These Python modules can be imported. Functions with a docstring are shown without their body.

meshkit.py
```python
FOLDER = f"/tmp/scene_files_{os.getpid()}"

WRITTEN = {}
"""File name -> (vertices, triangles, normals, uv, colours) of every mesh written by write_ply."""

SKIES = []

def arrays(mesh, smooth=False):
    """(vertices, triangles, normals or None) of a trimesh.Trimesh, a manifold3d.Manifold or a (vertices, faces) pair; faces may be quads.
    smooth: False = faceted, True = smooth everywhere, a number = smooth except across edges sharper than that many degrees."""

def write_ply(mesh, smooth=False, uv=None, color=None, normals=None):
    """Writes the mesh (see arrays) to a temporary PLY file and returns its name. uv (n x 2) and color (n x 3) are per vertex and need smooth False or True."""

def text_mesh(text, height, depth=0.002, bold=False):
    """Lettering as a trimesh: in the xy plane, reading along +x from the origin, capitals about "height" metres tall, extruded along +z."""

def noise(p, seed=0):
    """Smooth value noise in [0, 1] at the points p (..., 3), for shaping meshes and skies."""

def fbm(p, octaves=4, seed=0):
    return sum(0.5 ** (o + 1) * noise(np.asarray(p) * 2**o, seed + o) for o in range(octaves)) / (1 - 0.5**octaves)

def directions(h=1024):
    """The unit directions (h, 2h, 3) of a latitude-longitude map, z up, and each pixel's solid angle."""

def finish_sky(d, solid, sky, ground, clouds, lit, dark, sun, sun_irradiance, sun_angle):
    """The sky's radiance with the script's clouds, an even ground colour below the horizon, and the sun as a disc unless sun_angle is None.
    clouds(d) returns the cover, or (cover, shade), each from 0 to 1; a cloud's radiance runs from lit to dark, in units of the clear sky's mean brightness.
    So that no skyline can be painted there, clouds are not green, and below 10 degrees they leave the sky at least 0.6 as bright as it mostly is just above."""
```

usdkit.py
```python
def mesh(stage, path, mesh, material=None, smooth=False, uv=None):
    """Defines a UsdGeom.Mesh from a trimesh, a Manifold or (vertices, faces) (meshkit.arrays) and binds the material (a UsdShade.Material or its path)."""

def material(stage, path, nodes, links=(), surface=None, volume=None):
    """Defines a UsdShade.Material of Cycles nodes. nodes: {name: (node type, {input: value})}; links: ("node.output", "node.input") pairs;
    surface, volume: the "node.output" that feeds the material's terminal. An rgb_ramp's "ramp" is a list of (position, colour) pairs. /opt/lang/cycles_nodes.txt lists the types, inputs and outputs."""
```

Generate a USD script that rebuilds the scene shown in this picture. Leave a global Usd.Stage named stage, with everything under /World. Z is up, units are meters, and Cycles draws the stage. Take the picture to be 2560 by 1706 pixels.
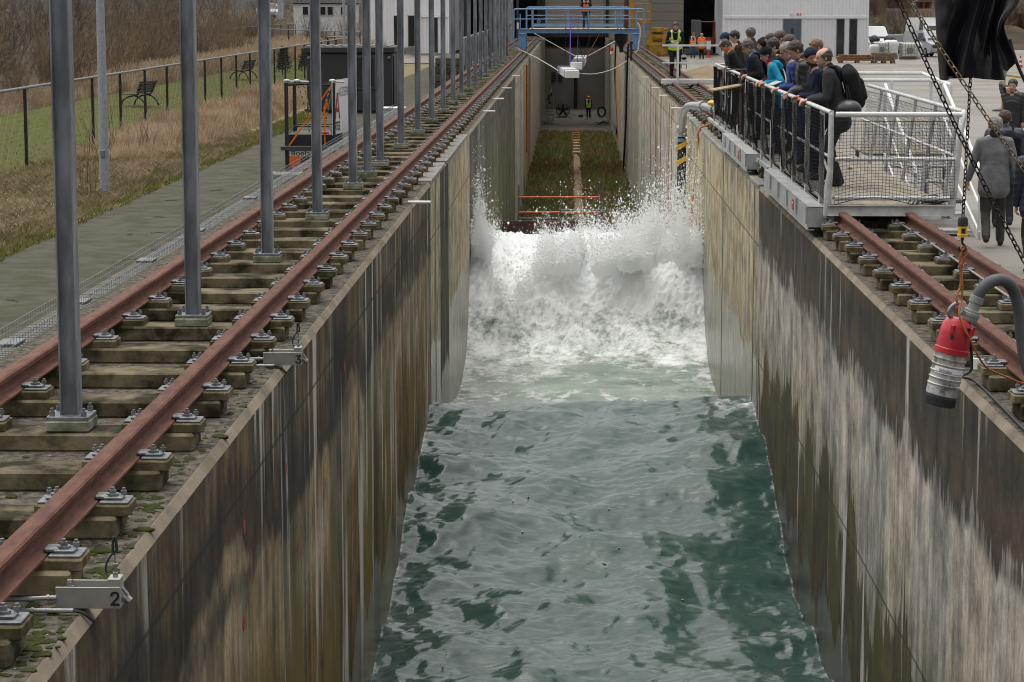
import math, random
import numpy as np, trimesh, usdkit, meshkit
from manifold3d import Manifold, OpType, Mesh as MMesh
from pxr import Usd, UsdGeom, UsdLux, UsdShade, Gf, Sdf, Vt

stage = Usd.Stage.CreateInMemory()
UsdGeom.SetStageUpAxis(stage, UsdGeom.Tokens.z)
UsdGeom.SetStageMetersPerUnit(stage, 1.0)
world = UsdGeom.Xform.Define(stage, '/World')
stage.SetDefaultPrim(world.GetPrim())

# ------------------------------------------------------------------ camera, sky, sun, exposure
cam = UsdGeom.Camera.Define(stage, '/World/camera')
cam.CreateHorizontalApertureAttr(36.0)
cam.CreateVerticalApertureAttr(36.0 * 682 / 1024)
cam.CreateFocalLengthAttr(36.0 * 5898 / 2560)
cam.CreateClippingRangeAttr(Gf.Vec2f(0.5, 3000))
cam.AddTranslateOp().Set(Gf.Vec3d(-0.3394, 0, 2.727))
cam.AddRotateXYZOp().Set(Gf.Vec3f(90 - 8.1424, 0, 1.4235))
EXPOSURE = 0.44
cam.CreateExposureAttr(EXPOSURE)

SUN_EL, SUN_ROT = math.radians(76), math.radians(-35)
dome = UsdLux.DomeLight.Define(stage, '/World/sky')
dome.CreateIntensityAttr(1.0)
usdkit.material(stage, '/World/Looks/overcast_sky', {
    'tc': ('texture_coordinate', {}),
    's': ('sky_texture', {'sky_type': 'single_scattering', 'sun_disc': False, 'sun_elevation': SUN_EL, 'sun_rotation': SUN_ROT,
                          'air_density': 1.0, 'aerosol_density': 3.0, 'ozone_density': 1.0}),
    'bw': ('rgb_to_bw', {}),
    'tint': ('mix', {'mix_type': 'multiply', 'fac': 1.0, 'color2': (1.0, 0.985, 0.965)}),
    'n': ('noise_texture', {'scale': 2.2, 'detail': 4.0, 'roughness': 0.55}),
    'nr': ('map_range', {'from_min': 0.3, 'from_max': 0.7, 'to_min': 0.82, 'to_max': 1.15}),
    'cl': ('mix', {'mix_type': 'multiply', 'fac': 1.0}),
    'mx': ('mix', {'mix_type': 'mix', 'fac': 0.86}),
    'dz': ('separate_xyz', {}), 'gr': ('map_range', {'from_min': 0., 'from_max': 1., 'to_min': .70, 'to_max': 1.4, 'clamp': True}), 'cg': ('mix', {'mix_type': 'multiply', 'fac': 1.0}),
    'b': ('background_shader', {'strength': 0.13})},
    [('s.color', 'bw.color'), ('bw.val', 'tint.color1'), ('tc.generated', 'n.vector'), ('n.fac', 'nr.value'),
     ('tint.color', 'cl.color1'), ('nr.result', 'cl.color2'), ('s.color', 'mx.color1'), ('tc.generated', 'dz.vector'), ('dz.z', 'gr.value'), ('cl.color', 'cg.color1'), ('gr.result', 'cg.color2'), ('cg.color', 'mx.color2'), ('mx.color', 'b.color')],
    surface='b.background')
UsdShade.MaterialBindingAPI.Apply(dome.GetPrim()).Bind(UsdShade.Material.Get(stage, '/World/Looks/overcast_sky'))
sun = UsdLux.DistantLight.Define(stage, '/World/sun')
sun.CreateIntensityAttr(0.30); sun.CreateAngleAttr(130.0); sun.CreateNormalizeAttr(True)
sun.CreateColorAttr(Gf.Vec3f(1.0, 0.97, 0.93))
# light shines along -z; direction towards sun = (sin rot cos el, cos rot cos el, sin el)
sun.AddRotateXYZOp().Set(Gf.Vec3f(90 - math.degrees(SUN_EL), 0, 180 - math.degrees(SUN_ROT)))

dome.GetPrim().SetCustomDataByKey('kind', 'structure')
# ------------------------------------------------------------------ helpers
_cnt = {}
def numbered(parent, name):
    k = (parent, name); n = _cnt.get(k, 0); _cnt[k] = n + 1
    return f'{parent}/{name}' if n == 0 else f'{parent}/{name}_{n:03d}'
def data(prim, label=None, cat=None, group=None, kind=None):
    for k, v in (('label', label), ('category', cat), ('group', group), ('kind', kind)):
        if v: prim.SetCustomDataByKey(k, v)
def path(o): return str(o.GetPath()) if o is not None else '/World'
def place(prim, loc, rz=0.0):
    x = UsdGeom.Xformable(prim); x.ClearXformOpOrder()
    x.AddTranslateOp().Set(Gf.Vec3d(*map(float, loc)))
    x.AddRotateZOp().Set(float(rz))
def thing(name, label, cat, loc=(0, 0, 0), rz=0, group=None, kind=None):
    x = UsdGeom.Xform.Define(stage, numbered('/World', name)); place(x.GetPrim(), loc, rz)
    data(x.GetPrim(), label, cat, group, kind); return x.GetPrim()
def obj(name, mb, m, parent=None, smooth=False, label=None, cat=None, group=None, kind=None):
    g = mb.get() if isinstance(mb, MB) else mb
    p = usdkit.mesh(stage, numbered(path(parent), name), g, m, smooth=smooth).GetPrim()
    data(p, label, cat, group, kind); return p
def dup(src, loc, rz=0, label=None, group=None, scale=None):
    d = src.GetCustomData()
    nm = src.GetName().rstrip('0123456789').rstrip('_') if src.GetName()[-3:].isdigit() else src.GetName()
    x = UsdGeom.Xform.Define(stage, numbered('/World', nm)); p = x.GetPrim()
    p.GetReferences().AddInternalReference(src.GetPath()); place(p, loc, rz)
    if scale: UsdGeom.Xformable(p).AddScaleOp().Set(Gf.Vec3f(*scale))
    data(p, label or d.get('label'), d.get('category'), group or d.get('group'))
    p.SetInstanceable(True); return p

def V(*a): return np.array(a, float)
def unit(v): return v / max(np.linalg.norm(v), 1e-12)
BOXF = np.array([[0, 2, 1], [1, 2, 3], [4, 5, 6], [5, 7, 6], [0, 1, 4], [1, 5, 4], [2, 6, 3], [3, 6, 7], [0, 4, 2], [2, 4, 6], [1, 3, 5], [3, 7, 5]])
class MB:
    def __init__(s): s.v, s.f, s.n = [], [], 0
    def add(s, v, f):
        v = np.asarray(v, float); f = np.asarray(f, int)
        if f.shape[1] == 4: f = np.vstack([f[:, [0, 1, 2]], f[:, [0, 2, 3]]])
        s.v.append(v); s.f.append(f + s.n); s.n += len(v); return s
    def tm(s, m):
        if hasattr(m, 'to_mesh'):
            q = m.to_mesh(); return s.add(q.vert_properties[:, :3], q.tri_verts)
        return s.add(m.vertices, m.faces)
    def get(s): return (np.vstack(s.v), np.vstack(s.f))
    def box(s, x0, x1, y0, y1, z0, z1, R=None, c=None):
        v = np.array([[x, y, z] for z in (z0, z1) for y in (y0, y1) for x in (x0, x1)], float)
        if R is not None: v = v @ np.asarray(R).T
        if c is not None: v = v + np.asarray(c)
        return s.add(v, BOXF)
    def cbox(s, x0, x1, y0, y1, z0, z1, b=0.01, R=None, c=None):   # chamfered box
        b = min(b, (x1 - x0) * .45, (y1 - y0) * .45, (z1 - z0) * .45)
        pts = []
        for X, dx in ((x0, b), (x1, -b)):
            for Y, dy in ((y0, b), (y1, -b)):
                for Z, dz in ((z0, b), (z1, -b)):
                    pts += [(X + dx, Y + dy, Z), (X + dx, Y, Z + dz), (X, Y + dy, Z + dz)]
        m = Manifold.hull_points(np.array(pts)).to_mesh(); v = np.array(m.vert_properties[:, :3], float)
        if R is not None: v = v @ np.asarray(R).T
        if c is not None: v = v + np.asarray(c)
        return s.add(v, m.tri_verts)
    def bar(s, p, q, w, h, up=(0, 0, 1)):                          # rectangular bar from p to q
        p, q = np.asarray(p, float), np.asarray(q, float); d = unit(q - p); u = np.asarray(up, float)
        if abs(d @ u) > .95: u = V(0, 1, 0)
        a = unit(np.cross(d, u)); b = np.cross(a, d)
        v = np.array([P + a * i * w / 2 + b * j * h / 2 for P in (p, q) for j in (-1, 1) for i in (-1, 1)])
        return s.add(v, BOXF)
    def tube(s, p, q, r, n=8, r2=None, caps=True):
        return s.pipe([p, q], [r, r if r2 is None else r2], n, caps)
    def pipe(s, pts, r, n=8, caps=True, closed=False):
        pts = np.asarray(pts, float); k = len(pts)
        r = np.broadcast_to(np.asarray(r, float), (k,))
        if closed: t = np.roll(pts, -1, 0) - np.roll(pts, 1, 0)
        else:
            t = np.zeros_like(pts); t[1:-1] = pts[2:] - pts[:-2]; t[0] = pts[1] - pts[0]; t[-1] = pts[-1] - pts[-2]
        t /= np.maximum(np.linalg.norm(t, axis=1, keepdims=True), 1e-12)
        a = np.cross(t[0], V(0, 0, 1) if abs(t[0][2]) < .9 else V(1, 0, 0)); a = unit(a)
        ang = np.arange(n) * 2 * math.pi / n; out = []
        for i in range(k):
            a = unit(a - t[i] * (a @ t[i])); b = np.cross(t[i], a)
            out.append(pts[i] + r[i] * (np.cos(ang)[:, None] * a + np.sin(ang)[:, None] * b))
        v = np.vstack(out); f = []
        for i in range(k if closed else k - 1):
            j = (i + 1) % k
            for m in range(n):
                m2 = (m + 1) % n
                f += [(i * n + m, i * n + m2, j * n + m2), (i * n + m, j * n + m2, j * n + m)]
        if caps and not closed:
            v = np.vstack([v, pts[0], pts[-1]]); c0, c1 = k * n, k * n + 1
            for m in range(n):
                m2 = (m + 1) % n
                f += [(c0, m2, m), (c1, (k - 1) * n + m, (k - 1) * n + m2)]
        return s.add(v, f)
    def prism(s, poly, y0, y1):                                    # (x,z) outline (counter-clockwise seen from -y) run along y
        from shapely.geometry import Polygon
        m = trimesh.creation.extrude_polygon(Polygon(poly), y1 - y0, engine='earcut')
        v = m.vertices; w = np.stack([v[:, 0], y0 + v[:, 2], v[:, 1]], 1)
        return s.add(w, m.faces[:, ::-1])
    def poly(s, pts, depth, M):                                    # outline in the plane of the columns of M, extruded along the third
        from shapely.geometry import Polygon
        m = trimesh.creation.extrude_polygon(Polygon(pts), depth, engine='earcut')
        M = np.asarray(M, float); v = m.vertices @ M[:3, :3].T + M[:3, 3]
        f = m.faces if np.linalg.det(M[:3, :3]) > 0 else m.faces[:, ::-1]
        return s.add(v, f)
    def sphere(s, c, r, sc=(1, 1, 1), sub=2):
        m = trimesh.creation.icosphere(subdivisions=sub, radius=r)
        return s.add(m.vertices * np.asarray(sc) + np.asarray(c), m.faces)
    def lathe(s, prof, n=24, R=None, c=(0, 0, 0)):                 # profile [(r,z)...]
        ang = np.arange(n) * 2 * math.pi / n; k = len(prof)
        v = np.vstack([np.stack([r * np.cos(ang), r * np.sin(ang), np.full(n, z)], 1) for r, z in prof]); f = []
        for i in range(k - 1):
            for m in range(n):
                m2 = (m + 1) % n
                f += [(i * n + m, i * n + m2, (i + 1) * n + m2), (i * n + m, (i + 1) * n + m2, (i + 1) * n + m)]
        if R is not None: v = v @ np.asarray(R).T
        return s.add(v + np.asarray(c), f)
def rotm(ax, deg): return trimesh.transformations.rotation_matrix(math.radians(deg), ax)[:3, :3]
def frame(x, y, z, o):
    M = np.eye(4); M[:3, 0], M[:3, 1], M[:3, 2], M[:3, 3] = x, y, z, o; return M
def spline(pts, n=24):
    from scipy.interpolate import CubicSpline
    pts = np.asarray(pts, float); d = np.r_[0, np.cumsum(np.linalg.norm(np.diff(pts, axis=0), axis=1))]
    return CubicSpline(d, pts)(np.linspace(0, d[-1], n))
def text(mb, s, h, M, depth=.003, bold=False):
    m = meshkit.text_mesh(s, h, depth, bold); M = np.asarray(M, float)
    return mb.add(m.vertices @ M[:3, :3].T + M[:3, 3], m.faces)

# ------------------------------------------------------------------ materials
def mat(name, c, rough=.6, metal=0., var=.25, scale=3., bump=0., c2=None, vscale=(1, 1, 1), detail=5., spec=.5, fine=0., coat=0., lo=.35, hi=.65):
    if rough >= .7 and spec == .5: spec = .12
    c = np.asarray(c, float); c2 = c * (1 - var) if c2 is None else np.asarray(c2, float)
    nodes = {'g': ('geometry', {}), 'm': ('mapping', {'scale': vscale}), 'n': ('noise_texture', {'scale': scale, 'detail': detail, 'roughness': .6}),
             'r': ('rgb_ramp', {'ramp': [(lo, tuple(c2)), (hi, tuple(c))]}),
             'o': ('object_info', {}), 'ov': ('map_range', {'to_min': .88, 'to_max': 1.1}), 'om': ('mix', {'mix_type': 'multiply', 'fac': 1.}),
             'p': ('principled_bsdf', {'roughness': rough, 'metallic': metal, 'specular_ior_level': spec, 'coat_weight': coat})}
    links = [('g.position', 'm.vector'), ('m.vector', 'n.vector'), ('n.fac', 'r.fac'), ('o.random', 'ov.value'), ('r.color', 'om.color1'), ('ov.result', 'om.color2'), ('om.color', 'p.base_color')]
    if bump or fine:
        nodes['n2'] = ('noise_texture', {'scale': scale * 9, 'detail': 4.}); nodes['b'] = ('bump', {'strength': max(bump, fine), 'distance': .01})
        links += [('m.vector', 'n2.vector'), ('n2.fac', 'b.height'), ('b.normal', 'p.normal')]
    return usdkit.material(stage, '/World/Looks/' + name, nodes, links, surface='p.BSDF')
M = {}
def mm(name, *a, **k): M[name] = mat(name, *a, **k)
mm('galvanised', (.32, .34, .375), .45, .5, .45, 9, .15, vscale=(1, 1, .22), detail=8., lo=.4, hi=.6)
mm('galvanised_light', (.42, .45, .50), .5, .4, .25, 14, .1)
mm('fence_rail', (.19, .20, .22), .5, .4, .3, 6)
mm('coping', (.24, .20, .15), .9, 0, .45, 2.5, .25, c2=(.13, .11, .085), detail=8.)
mm('zinc', (.24, .25, .26), .5, .45, .45, 25)
mm('rust_rail', (.172, .084, .060), .7, .0, .4, 9, .3, vscale=(2, .5, 2), c2=(.112, .053, .040), detail=10., lo=.38, hi=.62)
mm('sleeper_top', (.20, .168, .105), .9, 0, .55, 3.0, .5, c2=(.030, .026, .014), lo=.42, hi=.60, detail=9.)
mm('pad_concrete', (.19, .155, .095), .9, 0, .5, 7, .5, c2=(.07, .058, .03), lo=.4, hi=.62)
mm('grout', (.30, .30, .25), .9, 0, .4, 8, .4, c2=(.10, .12, .05))
mm('white_paint', (.72, .72, .70), .45, .0, .15, 3, .1)
mm('worn_white', (.60, .60, .58), .5, .1, .35, 7, .2)
mm('grey_white_steel', (.44, .45, .44), .5, .2, .35, 5, .2)
mm('plank_grey', (.37, .33, .27), .85, 0, .35, 2, .5, vscale=(1, 12, 1))
mm('black_paint', (.018, .018, .02), .45, 0, .3, 6)
mm('black_rubber', (.02, .02, .022), .6, 0, .3, 8, .2)
mm('net_black', (.02, .02, .022), .8)
mm('dark_grey_panel', (.030, .031, .037), .5, 0, .15, 2)
mm('dark_frame', (.05, .052, .058), .45)
mm('blue_paint', (.15, .29, .48), .5, .1, .25, 3, .15)
mm('yellow_paint', (.48, .25, .02), .55, .1, .45, 3, .2)
mm('yellow_bright', (.75, .45, .03), .5)
mm('cladding_white', (.82, .82, .84), .5, .1, .06, .6)
mm('cladding_grey', (.30, .32, .35), .5, .3, .2, 2)
mm('hall_panel', (.40, .36, .31), .8, 0, .15, .4)
mm('pit_floor', (.19, .17, .14), .9, 0, .35, .8)
mm('end_panel', (.26, .23, .195), .8, 0, .2, .4)
mm('hall_dark', (.06, .057, .053), .9, 0, .4, .8)
mm('glass_dark', (.03, .033, .037), .08, 0, .5, .8)
mm('orange_board', (.85, .16, .02), .5, 0, .12, 3)
mm('red_board', (.55, .03, .02), .5)
mm('banner_white', (.75, .73, .74), .55, 0, .06, 1)
mm('ink_black', (.012, .012, .012), .6)
mm('ink_red', (.30, .03, .03), .6)
mm('ink_grey', (.14, .14, .16), .6)
mm('strap_orange', (.80, .20, .02), .7)
mm('strap_purple', (.16, .08, .42), .7)
mm('rope_white', (.60, .58, .52), .8, 0, .3, 40)
mm('rope_brown', (.33, .17, .06), .8, 0, .3, 40)
mm('rope_orange', (.55, .19, .08), .85, 0, .3, 60, .4)
mm('foam_board', (.80, .79, .77), .7, 0, .05, 4)
mm('bark', (.10, .08, .06), .9, 0, .4, 6, .5)
mm('wood_pale', (.55, .42, .27), .75, 0, .25, 4, .2, vscale=(6, 1, 6))
mm('wood_weathered', (.26, .19, .12), .85, 0, .45, 5, .3)
mm('wood_orange', (.38, .13, .04), .75, 0, .3, 3, .3)
mm('brown_steel', (.085, .032, .028), .6, .1, .4, 3, .2)
mm('brown_flat', (.17, .105, .075), .6, 0, .2, 4)
mm('steel_dull', (.34, .34, .33), .38, .75, .35, 9, .25)
mm('pump_red', (.52, .014, .03), .35, 0, .25, 9, .15, coat=.3)
mm('chain_dark', (.055, .048, .042), .45, .8, .5, 20, .2)
mm('chain_brass', (.30, .24, .17), .42, .8, .5, 20, .2)
mm('tarp_black', (.008, .008, .010), .24, 0, .3, 5, .06)
mm('hose_grey', (.085, .09, .098), .55, 0, .25, 8)
mm('cable_black', (.02, .021, .025), .55)
mm('pipe_grey', (.33, .34, .33), .5, .3, .25, 5, .1)
mm('stainless', (.45, .44, .41), .38, .7, .15, 8)
mm('asphalt_path', (.105, .096, .074), .95, 0, .4, 2.2, .6, c2=(.066, .068, .042), detail=12., lo=.4, hi=.6)
mm('sand', (.30, .23, .15), .95, 0, .3, 1.5, .6)
mm('ibc_white', (.66, .66, .62), .5, 0, .12, 2)
mm('van_white', (.68, .69, .70), .3, 0, .04, 1, coat=.4)
mm('van_silver', (.36, .37, .39), .3, .4, .05, 1, coat=.4)
mm('tyre', (.02, .02, .02), .8)
mm('scaff_orange', (.85, .20, .08), .5)
mm('sheet_pile', (.11, .055, .035), .8, 0, .4, .8, .3)
mm('soil', (.12, .10, .06), .95, 0, .4, 3, .5)
mm('hivis_yellow', (.52, .80, .04), .7, 0, .12, 12)
mm('hivis_orange', (.95, .20, .03), .7, 0, .12, 12)
mm('reflective', (.55, .56, .56), .4)
mm('skin', (.50, .285, .205), .55, 0, .12, 30)
mm('lips_dark', (.22, .08, .07), .6)
mm('eye_dark', (.02, .016, .014), .3)
mm('helmet_gloss', (.022, .023, .026), .28, 0, .2, 5)
mm('leather', (.03, .02, .016), .4)
mm('grass_blade', (.165, .185, .04), .8, 0, .5, 1.1, c2=(.15, .13, .05))
mm('reed', (.58, .455, .32), .85, 0, .35, .9, c2=(.36, .265, .17), lo=.42, hi=.58)
mm('dry_litter', (.42, .335, .22), .9, 0, .45, .9, c2=(.20, .165, .085), lo=.4, hi=.6)
mm('twig', (.23, .17, .115), .9, 0, .35, .35, c2=(.135, .10, .07))
mm('twig_dark', (.13, .105, .08), .9, 0, .35, .4)
mm('marsh', (.13, .165, .05), .9, 0, .5, .35, c2=(.20, .145, .06), lo=.42, hi=.58)
mm('moss', (.058, .068, .02), .95, 0, .4, 20, .5)
mm('conifer', (.03, .045, .025), .9, 0, .4, 5)
mm('cloth_black', (.014, .014, .016), .85, 0, .3, 12, .2)

# ------------------------------------------------------------------ concrete flume walls
def wall_mat(name, ramp, A=1.6, Bv=.5, Cv=1.2, contrast=(.55, 1.35), effl=(.585, .64), effl_c=(.44, .42, .38), algae=(.13, .105, .022), algae_t=(.50, .60),
             algae_z=(-1.0, -2.2), joint=-.47, smear=-1.05, wet=-3.6, smear_amt=.8, smear_dark=(.03, .026, .024), panel_line=None, tones=[(.36, (.45, .41, .37)), (.46, (.92, .88, .82)), (.53, (1.45, 1.22, .84)), (.60, (.70, .62, .50)), (.68, (1.5, 1.4, 1.25))], tone_amt=.85):
    N = {'g': ('geometry', {}), 'sx': ('separate_xyz', {}),
         'm1': ('mapping', {'scale': (0, 1.0, .13)}), 'n1': ('noise_texture', {'scale': 1., 'detail': 5., 'roughness': .55, 'distortion': .25}),
         'm2': ('mapping', {'scale': (0, 6., .42)}), 'n2': ('noise_texture', {'scale': 1., 'detail': 6., 'roughness': .7}), 'm7': ('mapping', {'scale': (0, .62, .07), 'location': (0, 11.3, 1.7)}), 'n7': ('noise_texture', {'scale': 1., 'detail': 4., 'roughness': .5, 'distortion': .3}), 'r7': ('rgb_ramp', {'ramp': tones}), 'c7': ('mix', {'mix_type': 'multiply', 'fac': tone_amt}), 'n8': ('noise_texture', {'scale': 2.3, 'detail': 5., 'roughness': .65}), 'k8': ('map_range', {'from_min': .40, 'from_max': .60, 'to_min': .66, 'to_max': 1.26}), 'c8': ('mix', {'mix_type': 'multiply', 'fac': 1.}),
         'm3': ('mapping', {'scale': (0, .38, .38)}), 'n3': ('noise_texture', {'scale': 1., 'detail': 3.}),
         'm4': ('mapping', {'scale': (0, 2.6, .20), 'location': (0, 7.3, 2.2)}), 'n4': ('noise_texture', {'scale': 1., 'detail': 5., 'roughness': .62, 'distortion': .15}),
         'm5': ('mapping', {'scale': (0, .9, .16), 'location': (0, 3.1, 5.)}), 'n5': ('noise_texture', {'scale': 1., 'detail': 5.}),
         'n6': ('noise_texture', {'scale': 16., 'detail': 6., 'roughness': .7}),
         'a1': ('math', {'math_type': 'multiply_add', 'value2': A, 'value3': -A / 2}), 'a2': ('math', {'math_type': 'multiply_add', 'value2': Bv, 'value3': -Bv / 2}),
         'a3': ('math', {'math_type': 'multiply_add', 'value2': Cv, 'value3': -Cv / 2}),
         'za': ('map_range', {'from_min': -.7, 'from_max': -2.6, 'to_min': .2, 'to_max': 1.5, 'clamp': True}), 'ax': ('math', {'math_type': 'multiply'}), 's1': ('math', {'math_type': 'add'}), 's2': ('math', {'math_type': 'add'}), 's3': ('math', {'math_type': 'add'}),
         'zr': ('map_range', {'from_min': -5., 'from_max': 0., 'clamp': True}),
         'rp': ('rgb_ramp', {'ramp': [((z + 5) / 5, c) for z, c in ramp]}),
         'k': ('map_range', {'from_min': .38, 'from_max': .62, 'to_min': contrast[0], 'to_max': contrast[1]}),
         'cm': ('mix', {'mix_type': 'multiply', 'fac': 1.}),
         'k6': ('map_range', {'from_min': .3, 'from_max': .7, 'to_min': .78, 'to_max': 1.2}), 'cm6': ('mix', {'mix_type': 'multiply', 'fac': 1.}),
         'e': ('map_range', {'from_min': effl[0], 'from_max': effl[1], 'clamp': True}), 'e3': ('map_range', {'from_min': .40, 'from_max': .54, 'clamp': True}),
         'ee': ('math', {'math_type': 'multiply'}), 'em': ('mix', {'mix_type': 'mix', 'color2': effl_c}),
         'al': ('map_range', {'from_min': algae_t[0], 'from_max': algae_t[1], 'clamp': True}), 'az': ('map_range', {'from_min': algae_z[1], 'from_max': algae_z[0], 'to_min': .85, 'to_max': 0., 'clamp': True}),
         'aa': ('math', {'math_type': 'multiply'}), 'am': ('mix', {'mix_type': 'mix', 'color2': algae}),
         # construction joint and the smear along the lift line
         'jd': ('math', {'math_type': 'add', 'value2': -joint}), 'ja': ('math', {'math_type': 'absolute'}), 'jr': ('map_range', {'from_min': .006, 'from_max': .022, 'to_min': .75, 'to_max': 0., 'clamp': True}),
         'jm': ('mix', {'mix_type': 'mix', 'color2': (.02, .018, .016)}),
         'q1': ('math', {'math_type': 'multiply_add', 'value2': .5, 'value3': -.25 - smear}), 'qs': ('math', {'math_type': 'add'}), 'qa': ('math', {'math_type': 'absolute'}),
         'qr': ('map_range', {'from_min': .03, 'from_max': .13, 'to_min': smear_amt, 'to_max': 0., 'clamp': True}),
         'q2': ('map_range', {'from_min': .4, 'from_max': .56, 'clamp': True}), 'qq': ('math', {'math_type': 'multiply'}),
         'qm': ('mix', {'mix_type': 'mix', 'color2': smear_dark}),
         'wz': ('math', {'math_type': 'add'}), 'wr': ('map_range', {'from_min': wet - .06, 'from_max': wet + .07, 'to_min': 1., 'to_max': 0., 'clamp': True}),
         'wd': ('map_range', {'to_min': 1., 'to_max': .62}), 'wm': ('mix', {'mix_type': 'multiply', 'fac': 1.}), 'wro': ('map_range', {'to_min': .82, 'to_max': .30}),
         'b': ('bump', {'strength': .35, 'distance': .012}),
         'p': ('principled_bsdf', {'specular_ior_level': .3})}
    L = [('g.position', 'sx.vector')] + [('g.position', f'm{i}.vector') for i in (1, 2, 3, 4, 5)] + [(f'm{i}.vector', f'n{i}.vector') for i in (1, 2, 3, 4, 5)] + [
        ('g.position', 'n6.vector'), ('n1.fac', 'a1.value1'), ('n2.fac', 'a2.value1'), ('n3.fac', 'a3.value1'), ('sx.z', 'za.value'), ('a1.value', 'ax.value1'), ('za.result', 'ax.value2'), ('sx.z', 's1.value1'), ('ax.value', 's1.value2'),
        ('s1.value', 's2.value1'), ('a2.value', 's2.value2'), ('s2.value', 's3.value1'), ('a3.value', 's3.value2'), ('s3.value', 'zr.value'), ('zr.result', 'rp.fac'),
        ('n2.fac', 'k.value'), ('g.position', 'm7.vector'), ('m7.vector', 'n7.vector'), ('n7.fac', 'r7.fac'), ('rp.color', 'c7.color1'), ('r7.color', 'c7.color2'), ('g.position', 'n8.vector'), ('n8.fac', 'k8.value'), ('c7.color', 'c8.color1'), ('k8.result', 'c8.color2'), ('c8.color', 'cm.color1'), ('k.result', 'cm.color2'), ('n6.fac', 'k6.value'), ('cm.color', 'cm6.color1'), ('k6.result', 'cm6.color2'),
        ('n5.fac', 'al.value'), ('sx.z', 'az.value'), ('al.result', 'aa.value1'), ('az.result', 'aa.value2'), ('aa.value', 'am.fac'), ('cm6.color', 'am.color1'),
        ('n4.fac', 'e.value'), ('n3.fac', 'e3.value'), ('e.result', 'ee.value1'), ('e3.result', 'ee.value2'), ('ee.value', 'em.fac'), ('am.color', 'em.color1'),
        ('sx.z', 'jd.value1'), ('jd.value', 'ja.value1'), ('ja.value', 'jr.value'), ('jr.result', 'jm.fac'), ('em.color', 'jm.color1'),
        ('n1.fac', 'q1.value1'), ('sx.z', 'qs.value1'), ('q1.value', 'qs.value2'), ('qs.value', 'qa.value1'), ('qa.value', 'qr.value'), ('n2.fac', 'q2.value'),
        ('qr.result', 'qq.value1'), ('q2.result', 'qq.value2'), ('qq.value', 'qm.fac'), ('jm.color', 'qm.color1'),
        ('sx.z', 'wz.value1'), ('a1.value', 'wz.value2'), ('wz.value', 'wr.value'), ('wr.result', 'wd.value'), ('qm.color', 'wm.color1'), ('wd.result', 'wm.color2'),
        ('wr.result', 'wro.value'), ('wro.result', 'p.roughness'), ('wm.color', 'p.base_color'), ('n6.fac', 'b.height'), ('b.normal', 'p.normal')]
    M[name] = usdkit.material(stage, '/World/Looks/' + name, N, L, surface='p.BSDF')
brown, olive, blk, lt = (.072, .054, .036), (.075, .058, .024), (.036, .031, .026), (.235, .215, .185)
wall_mat('wall_left_near', [(-5, (.05, .045, .022)), (-3.3, (.10, .07, .024)), (-2.3, (.15, .105, .045)), (-1.75, (.27, .235, .185)), (-1.10, (.20, .17, .125)), (-1.0, (.052, .040, .030)), (-.6, (.050, .038, .027)), (-.42, (.10, .078, .05)), (0, (.085, .066, .045))], effl_c=(.44, .42, .37), algae_t=(.45, .55), effl=(.55, .61), Cv=1.5, A=2.2)
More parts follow.
